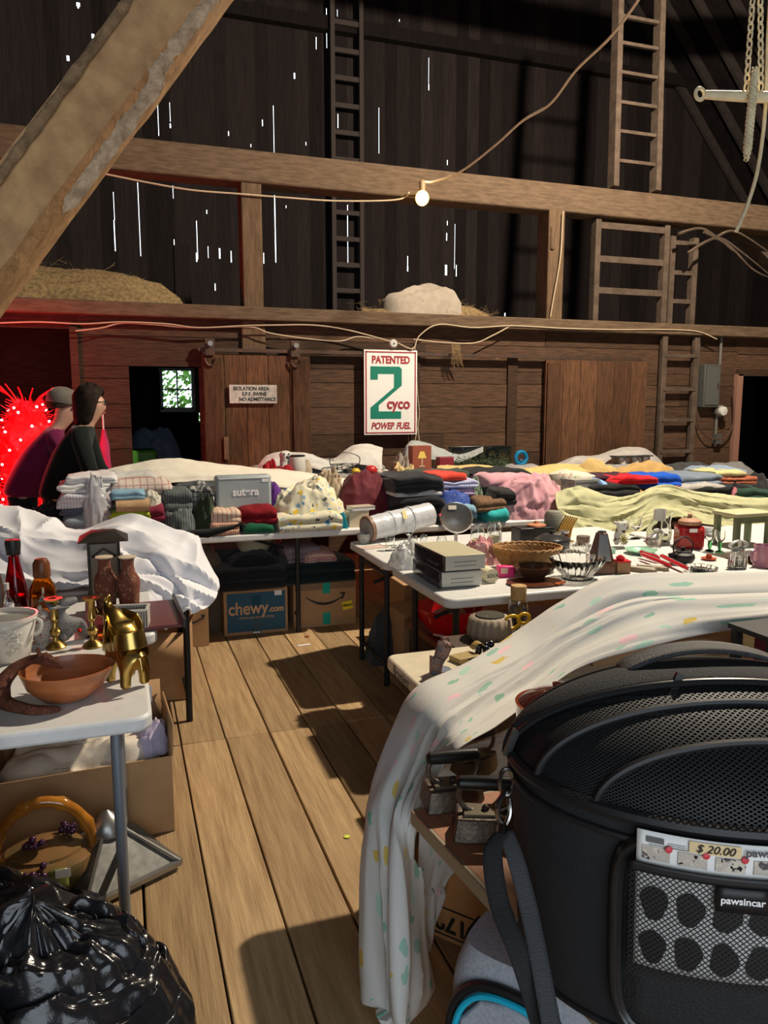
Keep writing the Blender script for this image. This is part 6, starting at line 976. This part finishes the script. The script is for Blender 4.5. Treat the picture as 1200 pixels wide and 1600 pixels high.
for sx in (-1, 1):
    for sy in (-1, 1): MB().box((sx * .12, sy * .08, .092), (.035, .03, .184)).build('leg', gw, s, bev=.003)
MB().box((0, -.08, .165), (.22, .02, .04)).build('apron', gw, s)
# under those tables
s = thing('storage_chest', 'big dark blue trunk with a red lid under the white tables', 'chest', (2.11, 3.72, 0)); MB().box((0, 0, .17), (1.2, .5, .34)).build('body', mat('trunk_blue', (.006, .022, .045), .5), s, bev=.01); MB().box((0, 0, .36), (1.24, .54, .045)).build('lid', mat('trunk_red', (.16, .025, .012), .45), s, bev=.01); MB().box((-.602, 0, .17), (.006, .46, .32)).build('end_panel', mat('trunk_brown', (.05, .025, .015), .6), s)

s = thing('red_bowl', 'large glossy red plastic bowl on the trunk beneath the white tables', 'bowl', (1.62, 3.66, .3835)); MB().lathe(hollow([(.09, 0), (.12, .02), (.17, .09), (.185, .15)], .005), 36).build('body', mat('red_plastic', (.45, .006, .008), .22, coat=.3), s)
tag(heap(.11, .10, .13, 41, .2).build('pink_bag', cloth('pink_bag', (.66, .36, .32)), loc=(1.62, 3.66, .391)), 'pink cloth bag sitting in the red bowl', 'bag')
carton('cardboard box standing behind the red bowl under the far white table', (1.75, 4.15, 0), 4, .42, .3, .36); tag(heap(.16, .14, .30, 44, .2).build('grey_bag', cloth('grey_bag_cloth', (.05, .055, .06)), loc=(1.56, 4.42, 0)), 'charcoal bag on the floor beneath the far white table', 'bag'); carton('tall plain cardboard carton under the far white table at left', (1.86, 4.58, 0), 0, .3, .3, .42)

for u, v, dy, lb, nm, c, prf, m_ in (
    (958, 862, .12, 'small silver creamer between the metronome and the cow figurine', 'creamer', 'jug', hollow([(.022, 0), (.032, .02), (.024, .055), (.03, .07)], .003), MC['chrome']),
    (935, 860, .16, 'dark glass sugar bowl behind the metronome', 'sugar_bowl', 'bowl', hollow([(.025, 0), (.042, .03), (.04, .06)], .003), glass('smoke_glass', (.30, .25, .22))),
    (1080, 850, .24, 'tall clear vase behind the square jar of sweets', 'glass_vase', 'vase', hollow([(.03, 0), (.034, .01), (.028, .1), (.042, .17)], .003), clear),
    (1150, 850, .28, 'white bowl with a blue band behind the green stemmed glasses', 'blue_band_bowl', 'bowl', hollow([(.035, 0), (.06, .03), (.075, .06)], .004), stripes('blue_band', (.68, .68, .66), [(.05, .1, .3)], (2,), 28, .3)),
    (1050, 905, .02, 'small clear salt dish at the front edge beside the red knives', 'salt_dish', 'dish', hollow([(.02, 0), (.026, .01), (.03, .028)], .003), clear),
    (675, 872, .36, 'clear wine glass lying behind the roll of plastic', 'wine_glass', 'glass', [(.03, 0), (.028, .004), (.005, .01), (.005, .06), (.03, .09), (.032, .13), (.03, .13), (.027, .092), (0, .07)], clear),
    (620, 866, .12, 'clear tumbler between the leaflets and the crinkled bag', 'tumbler', 'glass', hollow([(.026, 0), (.03, .08)], .003), clear),
    (720, 880, .10, 'clear stemmed dish just behind the upper grey deck', 'stem_dish', 'dish', hollow([(.03, 0), (.01, .012), (.01, .05), (.05, .07), (.055, .085)], .003), clear),
    (790, 862, .14, 'clear jam jar behind the pink floral net', 'jam_jar', 'jar', hollow([(.03, 0), (.033, .01), (.033, .085), (.028, .1)], .003), clear)):
    p, k = st(u, v); tag(MB().lathe(prf, 24).build(nm, m_, loc=(p.x, p.y + dy, T)), lb, c)
# ------------------------------------------------------------------ near right: cream topped table, low brown table, floral sheet, pet carrier
cream_top = mat('cream_table_top', (.74, .66, .48), .45, col2=(.66, .58, .42), ns=20)
s = table('cream topped table with handwriting on its edge under the floral sheet', .83, 2.66, 2.0, 2.42, top=cream_top, r=.04, inset=.12)
text('handwriting', 'Bramlett', .058, ink, s, (-.916, .045, T - .024), rot=(pi / 2, 0, -pi / 2), shear=.15, bold=-.0005, sx=.72, ext=.0003)
p, k = st(692, 1053); s = thing('figurine', 'small brown and blue glazed dog jug figurine on the cream table corner', 'figurine', (p.x, p.y + .01, T), R(20)); fm = blobs('figurine_glaze', (.34, .20, .16), [(.10, .05, .04), (.20, .25, .34), (.42, .30, .26)], 45, .45, keep=.9)
skin('body', [(0, 0, .03, .028), (0, 0, .065, .022), (.012, -.01, .09, .017), (.03, -.018, .09, .009), (-.016, 0, .105, .007), (.0, .0, .112, .006), (-.03, 0, .03, .012)], [(0, 1), (1, 2), (2, 3), (2, 4), (2, 5), (0, 6)], fm, s); MB().tube([(.012 + .012 * cos(t), -.004, .105 + .012 * sin(t)) for t in [i * pi / 8 for i in range(16)]], .004, 6, closed=True).build('ring', fm, s); MB().lathe([(.036, 0), (.038, .006), (.03, .014), (0, .016)], 20).build('base', mat('blue_grey_glaze', (.22, .26, .33), .25, coat=.4), s)
p, k = st(674, 1070); tag(MB().box((0, 0, .003), (.06, .04, .006)).build('coaster', mat('tan_coaster', (.52, .38, .22), .6), loc=(p.x + .02, p.y - .02, T), rz=R(-30)), 'small tan coaster beside the dog jug figurine', 'coaster')
p, k = st(722, 1032); tag(MB().box((0, 0, .009), (.09, .06, .018)).build('notebook', mat('ochre_book', (.42, .30, .12), .5), bev=.002, loc=(p.x + .01, p.y, T), rz=R(15)), 'ochre notebook lying behind the dog jug figurine', 'book')
p, k = st(752, 1024); s = thing('grape_ornament', 'cluster of shiny black grapes peeking over the floral sheet', 'ornament', (p.x + .01, p.y - .01, T)); b = MB(); rng = random.Random(5); [b.ball((rng.uniform(-.03, .03), rng.uniform(-.02, .02), .012 + rng.uniform(0, .025)), .013, 10) for _ in range(10)]; b.build('grapes', mat('black_grape', (.012, .01, .02), .1, coat=.8), s); b = MB(); b.grid(lambda u, v: (-.05 + .05 * u, -.01 + .03 * v, .03 + .02 * sin(pi * u)), 5, 4); b.build('leaf', mat('leaf_ochre', (.4, .28, .08), .4), s, solid=.004)
s = thing('spoon_rest', 'dark brown spoon shaped dish beside the black grapes', 'dish', (onz(735, 1034, T).x, onz(735, 1034, T).y + .02, T)); MB().lathe(hollow([(.015, 0), (.03, .008), (.034, .016)], .003), 20, sx=1.3).build('body', mat('dark_brown_glaze', (.06, .03, .015), .2), s)
# bench behind with jar, ribbed basket and yellow ring
s = thing('low_bench', 'dark low bench behind the cream topped table', 'bench', (1.9, 2.68, 0)); MB().box((0, 0, .62), (1.35, .36, .03)).build('seat', mat('bench_wood', (.06, .035, .02), .6), s, bev=.004)
for sx in (-.6, .6):
    for sy in (-.14, .14): MB().box((sx, sy, .3025), (.05, .05, .605)).build('leg', MC['bench_wood'], s)
p = onz(772, 1010, .635); s = thing('ribbed_basket', 'grey ribbed round basket with a dark top behind the cream table', 'basket', (p.x + .04, p.y + .12, .635)); b = MB(); b.lathe([(.085, 0), (.095, .03), (.085, .085), (.06, .092)], 72, wob=lambda a, z: 1 + .03 * (1 if int(a / (2 * pi) * 36) % 2 else -1)); b.build('body', mat('grey_wicker', (.36, .29, .21), .7), s, ang=80); MB().lathe([(.062, .092), (.06, .097), (0, .099)], 26).build('dark_top', mat('seed_dark', (.05, .045, .03), .8, bump=.8, bs=150), s)
p = onz(824, 990, .635); s = thing('cork_jar', 'clear jar with a tall cork stopper behind the floral sheet', 'jar', (p.x + .02, p.y + .12, .635)); MB().lathe(hollow([(.035, 0), (.042, .01), (.042, .10), (.034, .12)], .003), 24).build('body', clear, s); MB().lathe([(.032, .11), (.034, .13), (.035, .175), (.033, .18), (0, .181)], 22).build('cork', mat('cork', (.52, .34, .14), .8, col2=(.4, .25, .1), ns=40), s); MB().lathe([(0, .01), (.037, .01), (.037, .085), (0, .088)], 20).build('contents', mat('dark_seeds', (.05, .03, .02), .8, bump=.8, bs=150), s)
p = onz(808, 1000, .635); s = thing('yellow_ring', 'bright yellow plastic ring handles in front of the cork jar', 'scissors', (p.x, p.y + .01, .635)); ym = mat('yellow_plastic', (.78, .46, .01), .3)
for i, (dx, dz, r_) in enumerate(((-.02, .075, .034), (.035, .085, .026))): MB().tube([(dx + r_ * cos(t), .0, dz + r_ * .8 * sin(t)) for t in [j * pi / 12 for j in range(24)]], .007, 8, closed=True).build('handle_ring', ym, s)
MB().bar((-.01, 0, .05), (.0, 0, 0), .012, .006).build('blade', MC['chrome'], s); MB().bar((.03, 0, .06), (.01, 0, 0), .012, .006).build('blade', MC['chrome'], s)
# things on the cream table that hold the sheet up, and dark frame at right
carton('plain carton on the cream table holding up the floral sheet', (1.75, 2.08, T), 0, .62, .28, .05); q = atd(1172, 1055, 2.25); s = thing('black_rack', 'tall black metal rack at the right edge behind the pet carrier', 'rack', (q.x + .31, 1.80, 0))
for x, y in ((-.20, -.07), (-.20, .07), (.20, -.07), (.20, .07)): MB().box((x, y, .45), (.024, .024, .90)).build('post', black_m, s)
for z_ in (.68, .90): MB().box((0, 0, z_), (.44, .18, .016)).build('shelf', black_m, s)
tag(MB().box((0, 0, .1), (.2, .1, .2)).build('maroon_box', mat('maroon_box', (.16, .012, .03), .4), bev=.004, loc=(q.x + .26, 1.80, .689)), 'dark maroon box on the lower shelf of the black rack', 'box')
# floral sheet
fl = blobs('floral_sheet', (.62, .61, .575), [(.22, .54, .40), (.27, .48, .36), (.32, .52, .42), (.28, .50, .40), (.62, .46, .12), (.42, .62, .52), (.80, .52, .56)], 10.5, .25, (1.5, 1, 1), 'UV', keep=.97, vary=.05)
S_ = lambda *q: [atd(*x) for x in q]
rows = [S_((1290, 890, 3.0), (1285, 920, 2.8), (1285, 948, 2.7), (1285, 970, 2.6)), S_((1090, 892, 3.0), (1090, 925, 2.8), (1090, 955, 2.7), (1100, 994, 2.6)), S_((960, 897, 2.9), (980, 935, 2.75), (995, 970, 2.65), (1012, 1014, 2.5)), S_((880, 942, 2.8), (900, 975, 2.65), (905, 1008, 2.55), (905, 1044, 2.4)), S_((800, 997, 2.68), (825, 1025, 2.52), (830, 1055, 2.38), (832, 1090, 2.2)),
        S_((725, 1048, 2.42), (745, 1075, 2.28), (755, 1100, 2.16), (768, 1136, 2.0)), S_((656, 1083, 2.24), (680, 1115, 2.10), (700, 1140, 2.0), (717, 1170, 1.9)), S_((622, 1150, 2.2), (645, 1175, 2.1), (662, 1195, 2.03), (688, 1200, 1.95)), S_((589, 1235, 2.12), (610, 1252, 2.03), (632, 1262, 1.97), (655, 1268, 1.93)), S_((573, 1310, 2.08), (600, 1330, 1.95), (625, 1345, 1.93), (652, 1345, 2.03)), S_((569, 1450, 2.06), (600, 1460, 1.9), (632, 1465, 1.88), (660, 1450, 2.05)), S_((571, 1545, 2.03), (598, 1568, 1.88), (636, 1575, 1.86), (680, 1530, 2.05)), S_((572, 1550, 2.03), (600, 1595, 1.88), (640, 1612, 1.86), (684, 1545, 2.05))]
tag(sheet(rows, 70, 190, .022, 2.5, 23, (.55, 2.0), (80, .22, .06, pi / 2, .35), 1.0).build('floral_sheet', fl, solid=.003), 'white bed sheet with pale green leaf print hanging from the cream table to the floor', 'sheet')
rows = [S_((660, 1205, 2.05), (690, 1195, 2.1), (720, 1180, 2.15)), S_((655, 1300, 2.12), (685, 1310, 2.15), (722, 1330, 2.2)), S_((655, 1400, 2.14), (670, 1400, 2.18), (700, 1380, 2.22)), S_((665, 1490, 2.12), (672, 1480, 2.16), (680, 1440, 2.2))]
tag(sheet(rows, 30, 50, .01, 3, 25, (.4, 1), (14, .3, .06, pi / 2, .3)).build('floral_sheet', fl, solid=.003), 'inner hanging flap of the leaf printed sheet beside the brown table edge', 'sheet')
rows = [S_((690, 1178, 2.42), (750, 1158, 2.40), (830, 1122, 2.36)), S_((690, 1205, 2.40), (750, 1195, 2.38), (830, 1170, 2.34)), S_((690, 1240, 2.40), (750, 1235, 2.38), (830, 1220, 2.34))]
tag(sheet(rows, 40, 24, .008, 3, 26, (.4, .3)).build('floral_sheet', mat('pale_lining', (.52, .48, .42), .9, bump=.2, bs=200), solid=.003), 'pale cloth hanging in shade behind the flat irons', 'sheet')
# low brown table
D = .62; lam = mat('brown_laminate', (.42, .20, .105), .45, col2=(.33, .15, .08), ns=7, st=(10, 1, 1)); s = thing('brown_table', 'low brown laminate table with a grey metal edge in the near right corner', 'table', (1.19, 1.10, 0), R(5.6)); MB().box((0, 0, D - .012), (1.0, 1.16, .024)).build('tabletop', lam, s, bev=.003)
b = MB()
for (x, y, w, d_) in ((-.503, 0, .012, 1.17), (.503, 0, .012, 1.17), (0, -.583, 1.01, .012), (0, .583, 1.01, .012)): b.box((x, y, D - .018), (w, d_, .036))
b.build('metal_edge', mat('edge_metal', (.34, .30, .22), .4, .5), s, bev=.003)
for sx in (-.20, .36):
    for sy in (-.42, .5): MB().tube([(sx, sy, 0), (sx, sy, D - .03)], .016, 10).build('leg', black_m, s)
def iron(label, u, v, rz, sc=1):
    p = onz(u, v, D); s = thing('flat_iron', label, 'iron', (p.x, p.y, D + .001), R(rz)); im = mat('cast_iron_rust', (.10, .085, .07), .45, .7, col2=(.16, .12, .085), ns=16, bump=.3, bs=60)
    out = [(-.075, -.045), (-.05, -.05), (.02, -.045), (.06, -.025), (.085, 0), (.06, .025), (.02, .045), (-.05, .05), (-.075, .045)]; n = len(out); b = MB(); h = .052
    b.v = [Vector((x * sc, y * sc, 0)) for x, y in out] + [Vector((x * .88 * sc, y * .82 * sc, h * sc)) for x, y in out]; b.f = [tuple(reversed(range(n))), tuple(range(n, 2 * n))] + [(i, (i + 1) % n, n + (i + 1) % n, n + i) for i in range(n)]; b.r = [0] * len(b.f); b.build('body', im, s, bev=.003)
    b = MB(); b.box((0, 0, (h + .003) * sc), (.10 * sc, .05 * sc, .006)); b.build('top_plate', mat('plate_iron', (.22, .19, .14), .35, .8), s); MB().ball((.0, 0, (h + .009) * sc), .009 * sc, 10).build('bolt', iron_m, s)
    for x in (-.05, .05): MB().tube(curve([(x * .5 * sc, 0, h * sc), (x * 1.1 * sc, 0, (h + .018) * sc), (x * 1.25 * sc, 0, (h + .045) * sc), (x * 1.05 * sc, 0, (h + .066) * sc)], 10), .0065 * sc, 8).build('handle_post', im, s)
    b = MB(); b.tube([(x * sc, 0, (h + .07) * sc) for x in (-.068, -.06, -.02, .02, .06, .068)], [.008 * sc, .0155 * sc, .017 * sc, .017 * sc, .0155 * sc, .008 * sc], 14); b.build('grip', mat('black_grip', (.014, .013, .012), .35), s); return s
iron('rear cast iron flat iron with a black grip at the brown table corner', 707, 1255, -8, 1.0); iron('front cast iron flat iron with a shiny grip beside the pet carrier strap', 758, 1302, -22, 1.0); iron('dark flat iron in shade behind the other two, under the floral sheet', 745, 1205, 10, .85)
q = atd(862, 1100, 1.92); s = thing('enamel_crock', 'round glazed dark red crock partly hidden behind the pet carrier', 'crock', (q.x + .02, q.y, D + .001)); hh = q.z - D; r = .105; MB().lathe(hollow([(r * .9, 0), (r, .02), (r, hh * .62), (r, hh - .01), (r * 1.03, hh)], .008), 36).build('body', mat('oxblood_glaze', (.17, .022, .012), .12, col2=(.30, .07, .02), ns=5, coat=.7), s); MB().lathe([(r * 1.005, .01), (r * 1.02, .02), (r * 1.02, hh * .48), (r * 1.005, hh * .5)], 36).build('sleeve', mat('buff_glaze', (.52, .38, .24), .4), s); MB().lathe([(r * .95, hh), (r * .7, hh + .02), (.02, hh + .035), (0, hh + .036)], 32).build('lid', mat('oxblood_lid', (.075, .018, .014), .08, coat=.8), s); MB().lathe([(.012, hh + .03), (.018, hh + .05), (0, hh + .055)], 16).build('knob', MC['oxblood_lid'], s)
# pet carrier
fab = mat('black_canvas', (.018, .019, .021), .75, bump=.3, bs=260, spec=.3); pipe = mat('black_piping', (.010, .010, .011), .5); q = atd(1117, 1180, 1.315); CA, CB, CH, DH = .345, .25, .385, .14
s = pc = thing('pet_carrier', 'large round black fabric pet carrier with mesh dome on the brown table', 'pet carrier', (q.x, q.y, D + .001), -YAW - R(1))
def pt(th, z, off=0): k_ = .93 + .07 * min(1, z / CH) ** .7; k_ -= .07 * max(0, 1 - z / .05) ** 2; return Vector(((CA * k_ + off) * cos(th), (CB * k_ + off) * sin(th), z))
b = MB(); b.grid(lambda u, v: pt(2 * pi * u, CH * v), 96, 24, closeu=True); n = len(b.v); b.f.append(tuple(range(96))); b.r.append(0); b.build('body', fab, s)
for z_, r_ in ((CH, .011), (CH - .035, .006), (.02, .006)): MB().tube([pt(2 * pi * i / 96, z_, .003) for i in range(96)], r_, 8, closed=True).build('piping', pipe, s)
def dome(t, ph, off=0): return Vector(((CA + off) * cos(t), -(CB + off) * sin(t) * cos(ph), CH + (DH + off) * sin(t) * sin(ph)))
b = MB(); b.grid(lambda u, v: dome(pi * u, v * R(98)), 64, 36, uvs=(1.05, .42)); b.build('mesh_dome', holes('net_black', (.016, .017, .018), 95, .66), s)
b = MB(); b.grid(lambda u, v: dome(pi * u, R(98) + v * R(82)), 64, 26); b.build('rear_hood', fab, s)
for c_y in (.38, .70):
    g = math.sqrt(1 - c_y * c_y); MB().tube([Vector(((CA + .002) * g * cos(pi * i / 50), -CB * c_y, CH + (DH + .002) * g * sin(pi * i / 50))) for i in range(51)], .0065, 8).build('hoop', pipe, s)
b = MB(); b.grid(lambda u, v: dome(pi * u, R(80) + v * R(26), .006 + .010 * sin(pi * v)), 64, 8); b.build('padded_band', fab, s, solid=.006)
for a in (80, 106): MB().tube([dome(pi * i / 60, R(a), .008) for i in range(61)], .006, 8).build('zipper', mat('zip_black', (.014, .014, .015), .3), s)
pts = [dome(R(68 + 48 * i / 24), R(98), .012 + .026 * sin(pi * i / 24) ** .7) for i in range(25)]; b = MB(); b.grid(lambda u, v: cat(pts, u) + Vector((0, (v - .5) * .05, 0)), 40, 4); b.build('top_handle', mat('webbing_black', (.02, .02, .021), .6, bump=.4, bs=300), s, solid=.007)
for u, a in ((.09, 82), (.42, 82)): d = dome(pi * (1 - u), R(a), .02); MB().box((d.x, d.y - .004, d.z - .02), (.012, .008, .05), rot=Matrix.Rotation(R(20), 3, 'Y')).build('zip_pull', mat('pull_black', (.02, .02, .02), .25), s)
# pocket with leaflet behind mesh
t0, t1 = R(-129), R(-73); seg = lambda u, z, o: pt(t0 + (t1 - t0) * u, z, o)
def loopz(m, ox=.02, z0=.03, z1=.365): # rounded outline of the pocket
    out = []
    for i in range(m):
        a = 2 * pi * i / m; x, y = cos(a), sin(a); k_ = (abs(x) ** 5 + abs(y) ** 5) ** -.2; out.append(seg(.5 + .5 * x * k_, (z0 + z1) / 2 + (z1 - z0) / 2 * y * k_, ox))
    return out
b = MB(); b.grid(lambda u, v: seg(u, .03 + .335 * v, .016 * min(1, 8 * min(u, 1 - u)) * min(1, 8 * min(v, 1 - v))), 40, 30); b.build('front_pocket', mat('pocket_black', (.013, .014, .015), .7, bump=.5, bs=200), s)
for o_, r_ in ((.006, .011), (.014, .006)): MB().tube(loopz(72, o_), r_, 8, closed=True).build('pocket_piping', mat('vinyl_black', (.014, .014, .015), .25), s)
u0, u1 = .10, .92
lf = MB(); lf.grid(lambda u, v: seg(u0 + (u1 - u0) * u, .165 + .215 * v, .022), 30, 12); leaf = lf.build('leaflet', whitep, s, solid=.0012)
b = MB(); b.grid(lambda u, v: seg(u0 - .02 + (u1 - u0 + .04) * u, .15 + .178 * v, .029), 40, 20, uvs=(.29, .178)); b.build('mesh_pocket', holes('net_pocket', (.012, .012, .013), 120, .70), s)
b = MB(); b.grid(lambda u, v: seg(u0 - .02 + (u1 - u0 + .04) * u, .320 + .014 * v, .031), 40, 3); b.build('pocket_hem', pipe, s, solid=.003)
ph = blobs('photo_prints', (.50, .44, .38), [(.02, .02, .02), (.62, .55, .45), (.10, .09, .09), (.35, .2, .15)], 45, .45, keep=.95)
for i, u in enumerate((.18, .32, .46, .60, .74)):
    for (za, zb, nm) in ((.337, .358, 0), (.245, .295, 1), (.175, .225, 1)):
        b = MB(); b.grid((lambda a, v: seg(u - .055 + .11 * a, za + (zb - za) * v, .0245)) if not nm else (lambda a, v: seg(u + .055 * v * cos(2 * pi * a) * (1 + .15 * sin(6 * pi * a + i)), (za + zb) / 2 + .027 * v * sin(2 * pi * a), .0245)), 6 if not nm else 20, 4); b.build('printed_photo', ph if not nm else mat('dark_print', (.015, .015, .016), .5), leaf, smooth=False)
    if i < 4: b = MB(); c = seg(u + .05, .359, .026); b.ball(c, .0055, 8, (1, .3, 1)); b.build('red_dot', mat('dot_red', (.6, .05, .07), .5), leaf)
b = MB(); b.grid(lambda a, v: seg(.14 + .07 * a, .364 + .009 * v, .0245), 4, 2); b.grid(lambda a, v: seg(.15 + .16 * a, .3605 + .001 * v, .0245), 6, 1)
for zz_ in (.371, .368, .365): b.grid(lambda a, v: seg(.225 + .07 * a, zz_ - .004 + .0008 * v, .0245), 4, 1)
b.build('printing', mat('print_grey', (.12, .12, .12), .6), leaf, smooth=False)
b = MB(); b.grid(lambda a, v: seg(.305 + .19 * a, .361 + .017 * v, .0262), 8, 2); b.build('price_tag', mat('manila', (.72, .55, .30), .7), s)
def ctext(body, u, z, size, m, par, off, **k):
    p_ = seg(u, z, off); th = t0 + (t1 - t0) * u; nx, ny = cos(th) / CA, sin(th) / CB; return text('lettering', body, size, m, par, p_, rot=(pi / 2, 0, math.atan2(ny, nx) + pi / 2), **k)
ctext('$ 20.00', .40, .3695, .0165, ink, s, .0275, shear=.3, ext=.0003); ctext('pawsincar', .60, .3715, .0165, mat('print_dark', (.06, .06, .07), .6), leaf, .0275, bold=.0003, ext=.0003)
b = MB(); b.grid(lambda a, v: seg(.41 + .19 * a, .283 + .037 * v, .0335), 6, 3); b.build('brand_tag', mat('tag_black', (.01, .01, .011), .5), s, solid=.002); ctext('pawsincar', .505, .303, .0145, mat('tag_white', (.85, .85, .85), .6), s, .037, bold=.0003, ext=.0003)
# strap and clasp
W = lambda u, v, k_: (Matrix.Rotation(YAW + R(1), 3, 'Z') @ (atd(u, v, k_) - pc.location))
metal = mat('gun_metal', (.30, .28, .26), .2, 1)
MB().tube([W(792, 1222, 1.30) + Vector((.012 * cos(t), .004 * sin(t), .022 * sin(t))) for t in [i * pi / 8 for i in range(16)]], .004, 8, closed=True).build('ring', metal, s); MB().tube(curve([W(790, 1235, 1.29), W(779, 1255, 1.28), W(778, 1275, 1.28), W(788, 1290, 1.28), W(797, 1272, 1.28), W(796, 1248, 1.29)], 24), .0045, 8).build('snap_hook', metal, s); MB().tube([W(785, 1290, 1.28), W(784, 1305, 1.27)], .009, 10).build('swivel', metal, s)
def ribbon(pts, w, nm, m):
    c = [W(*q) for q in pts]; b = MB(); b.grid(lambda u, v: cat(c, u) + Vector(((v - .5) * w, (v - .5) * w * .25, 0)), 50, 4); return b.build(nm, m, s, solid=.003)
ribbon([(786, 1300, 1.27), (770, 1330, 1.24), (780, 1410, 1.19), (815, 1500, 1.14), (858, 1640, 1.10)], .032, 'strap', mat('strap_black', (.013, .013, .014), .7, bump=.4, bs=400)); ribbon([(788, 1298, 1.275), (805, 1340, 1.24), (826, 1420, 1.19), (846, 1520, 1.13), (872, 1660, 1.06)], .028, 'strap', mat('strap_lit', (.05, .052, .056), .6, bump=.4, bs=400))  # inner strap's grey is light on black webbing, put into its colour
# under the brown table
hb = mat('heather_grey', (.30, .32, .36), .95, col2=(.40, .42, .46), ns=120, bump=.3, bs=300); q = atd(795, 1490, 1.62); s = thing('backpack', 'grey heather backpack with bright blue piping under the brown table', 'backpack', (q.x + .035, q.y - .04, 0), R(-52)); h = .49
def bp(u, v):
    a = 2 * pi * u; k_ = (abs(cos(a)) ** 4 + abs(sin(a)) ** 4) ** -.25; sc = 1 - .18 * max(0, (v - .75) * 4) ** 2; return Vector((.16 * cos(a) * k_ * sc, .10 * sin(a) * k_ * sc, h * v))
b = MB(); b.grid(bp, 48, 24, closeu=True); b.f += [tuple(range(48)), tuple(reversed(range(len(b.v) - 48, len(b.v))))]; b.r += [0, 0]; b.build('body', hb, s)
lp = [(-.125, .03), (-.128, .25), (-.115, .36), (-.07, .42), (0, .435), (.07, .42), (.115, .36), (.128, .25), (.125, .03)]
MB().tube(curve([(x, -.112, z) for x, z in lp], 50), .007, 8).build('blue_piping', mat('cyan_piping', (.01, .42, .62), .4), s); MB().tube(curve([(x * 1.12, -.102, z * 1.03) for x, z in lp], 50), .010, 8).build('zip_track', pipe, s)
b = MB(); b.prism([(x * .96, z * .98) for x, z in lp], .02, Matrix.Translation((0, -.105, 0))); b.build('front_pocket', hb, s, bev=.006); b = MB(); b.prism([(-.035, .05), (-.03, .32), (-.01, .35), (.035, .33), (.04, .05)], .012, Matrix.Translation((0, -.122, 0))); b.build('pocket_flap', mat('black_panel_cloth', (.012, .012, .013), .6), s, bev=.004)
b = MB(); b.grid(lambda u, v: bp(.43 + .09 * u, .02 + .93 * v) * 1.02, 6, 20); b.build('side_panel', pipe, s, solid=.004); MB().tube(curve([(-.05, .07, h * .97), (-.04, .07, h + .035), (.04, .07, h + .035), (.05, .07, h * .97)], 12), .008, 8).build('grab_loop', pipe, s)
p = onz(712, 1512, 0); s = carton('orange brown carton with upside down black numerals under the brown table', (p.x + .06, p.y + .06, 0), -52, .34, .3, .27, m=mat('orange_card', (.48, .24, .09), .8)); text('lettering', '01796', .075, ink, s, (-.05, -.002, .06), rot=(pi / 2, pi, 0), bold=.002, ext=.0004)
b = MB(); [b.box((x, -.002, z), (w, .002, hz)) for x, z, w, hz in ((-.05, .105, .20, .004), (-.05, .018, .20, .004), (.11, .10, .07, .03), (.06, .22, .05, .014), (-.1, .215, .03, .012))]; b.build('printing', ink, s, smooth=False)
# scraps on the floor
for u, v, w, d_, rz, m_, lb in ((475, 1008, .09, .022, 8, whitep, 'torn white paper strip on the planks before the boxes'), (542, 1307, .022, .022, 0, mat('yellow_dot', (.70, .80, .10), .5), 'round yellow green sticker stuck to the floor planks')):
    p = onz(u, v, 0.004); b = MB()
    if v > 1200: b.lathe([(0, 0), (.011, 0), (.011, .001), (0, .001)], 18)
    else: b.box((0, 0, .001), (w, d_, .002))
    tag(b.build('paper_scrap' if v < 1200 else 'floor_sticker', m_, loc=p, rz=R(rz)), lb, 'paper')
p = onz(480, 995, .004); tag(MB().ball((0, 0, .005), .012, 8, (1.6, 1, .4)).build('leaf_scrap', mat('scrap_red', (.35, .06, .02), .8), loc=p), 'small reddish scrap on the planks before the boxes', 'scrap')
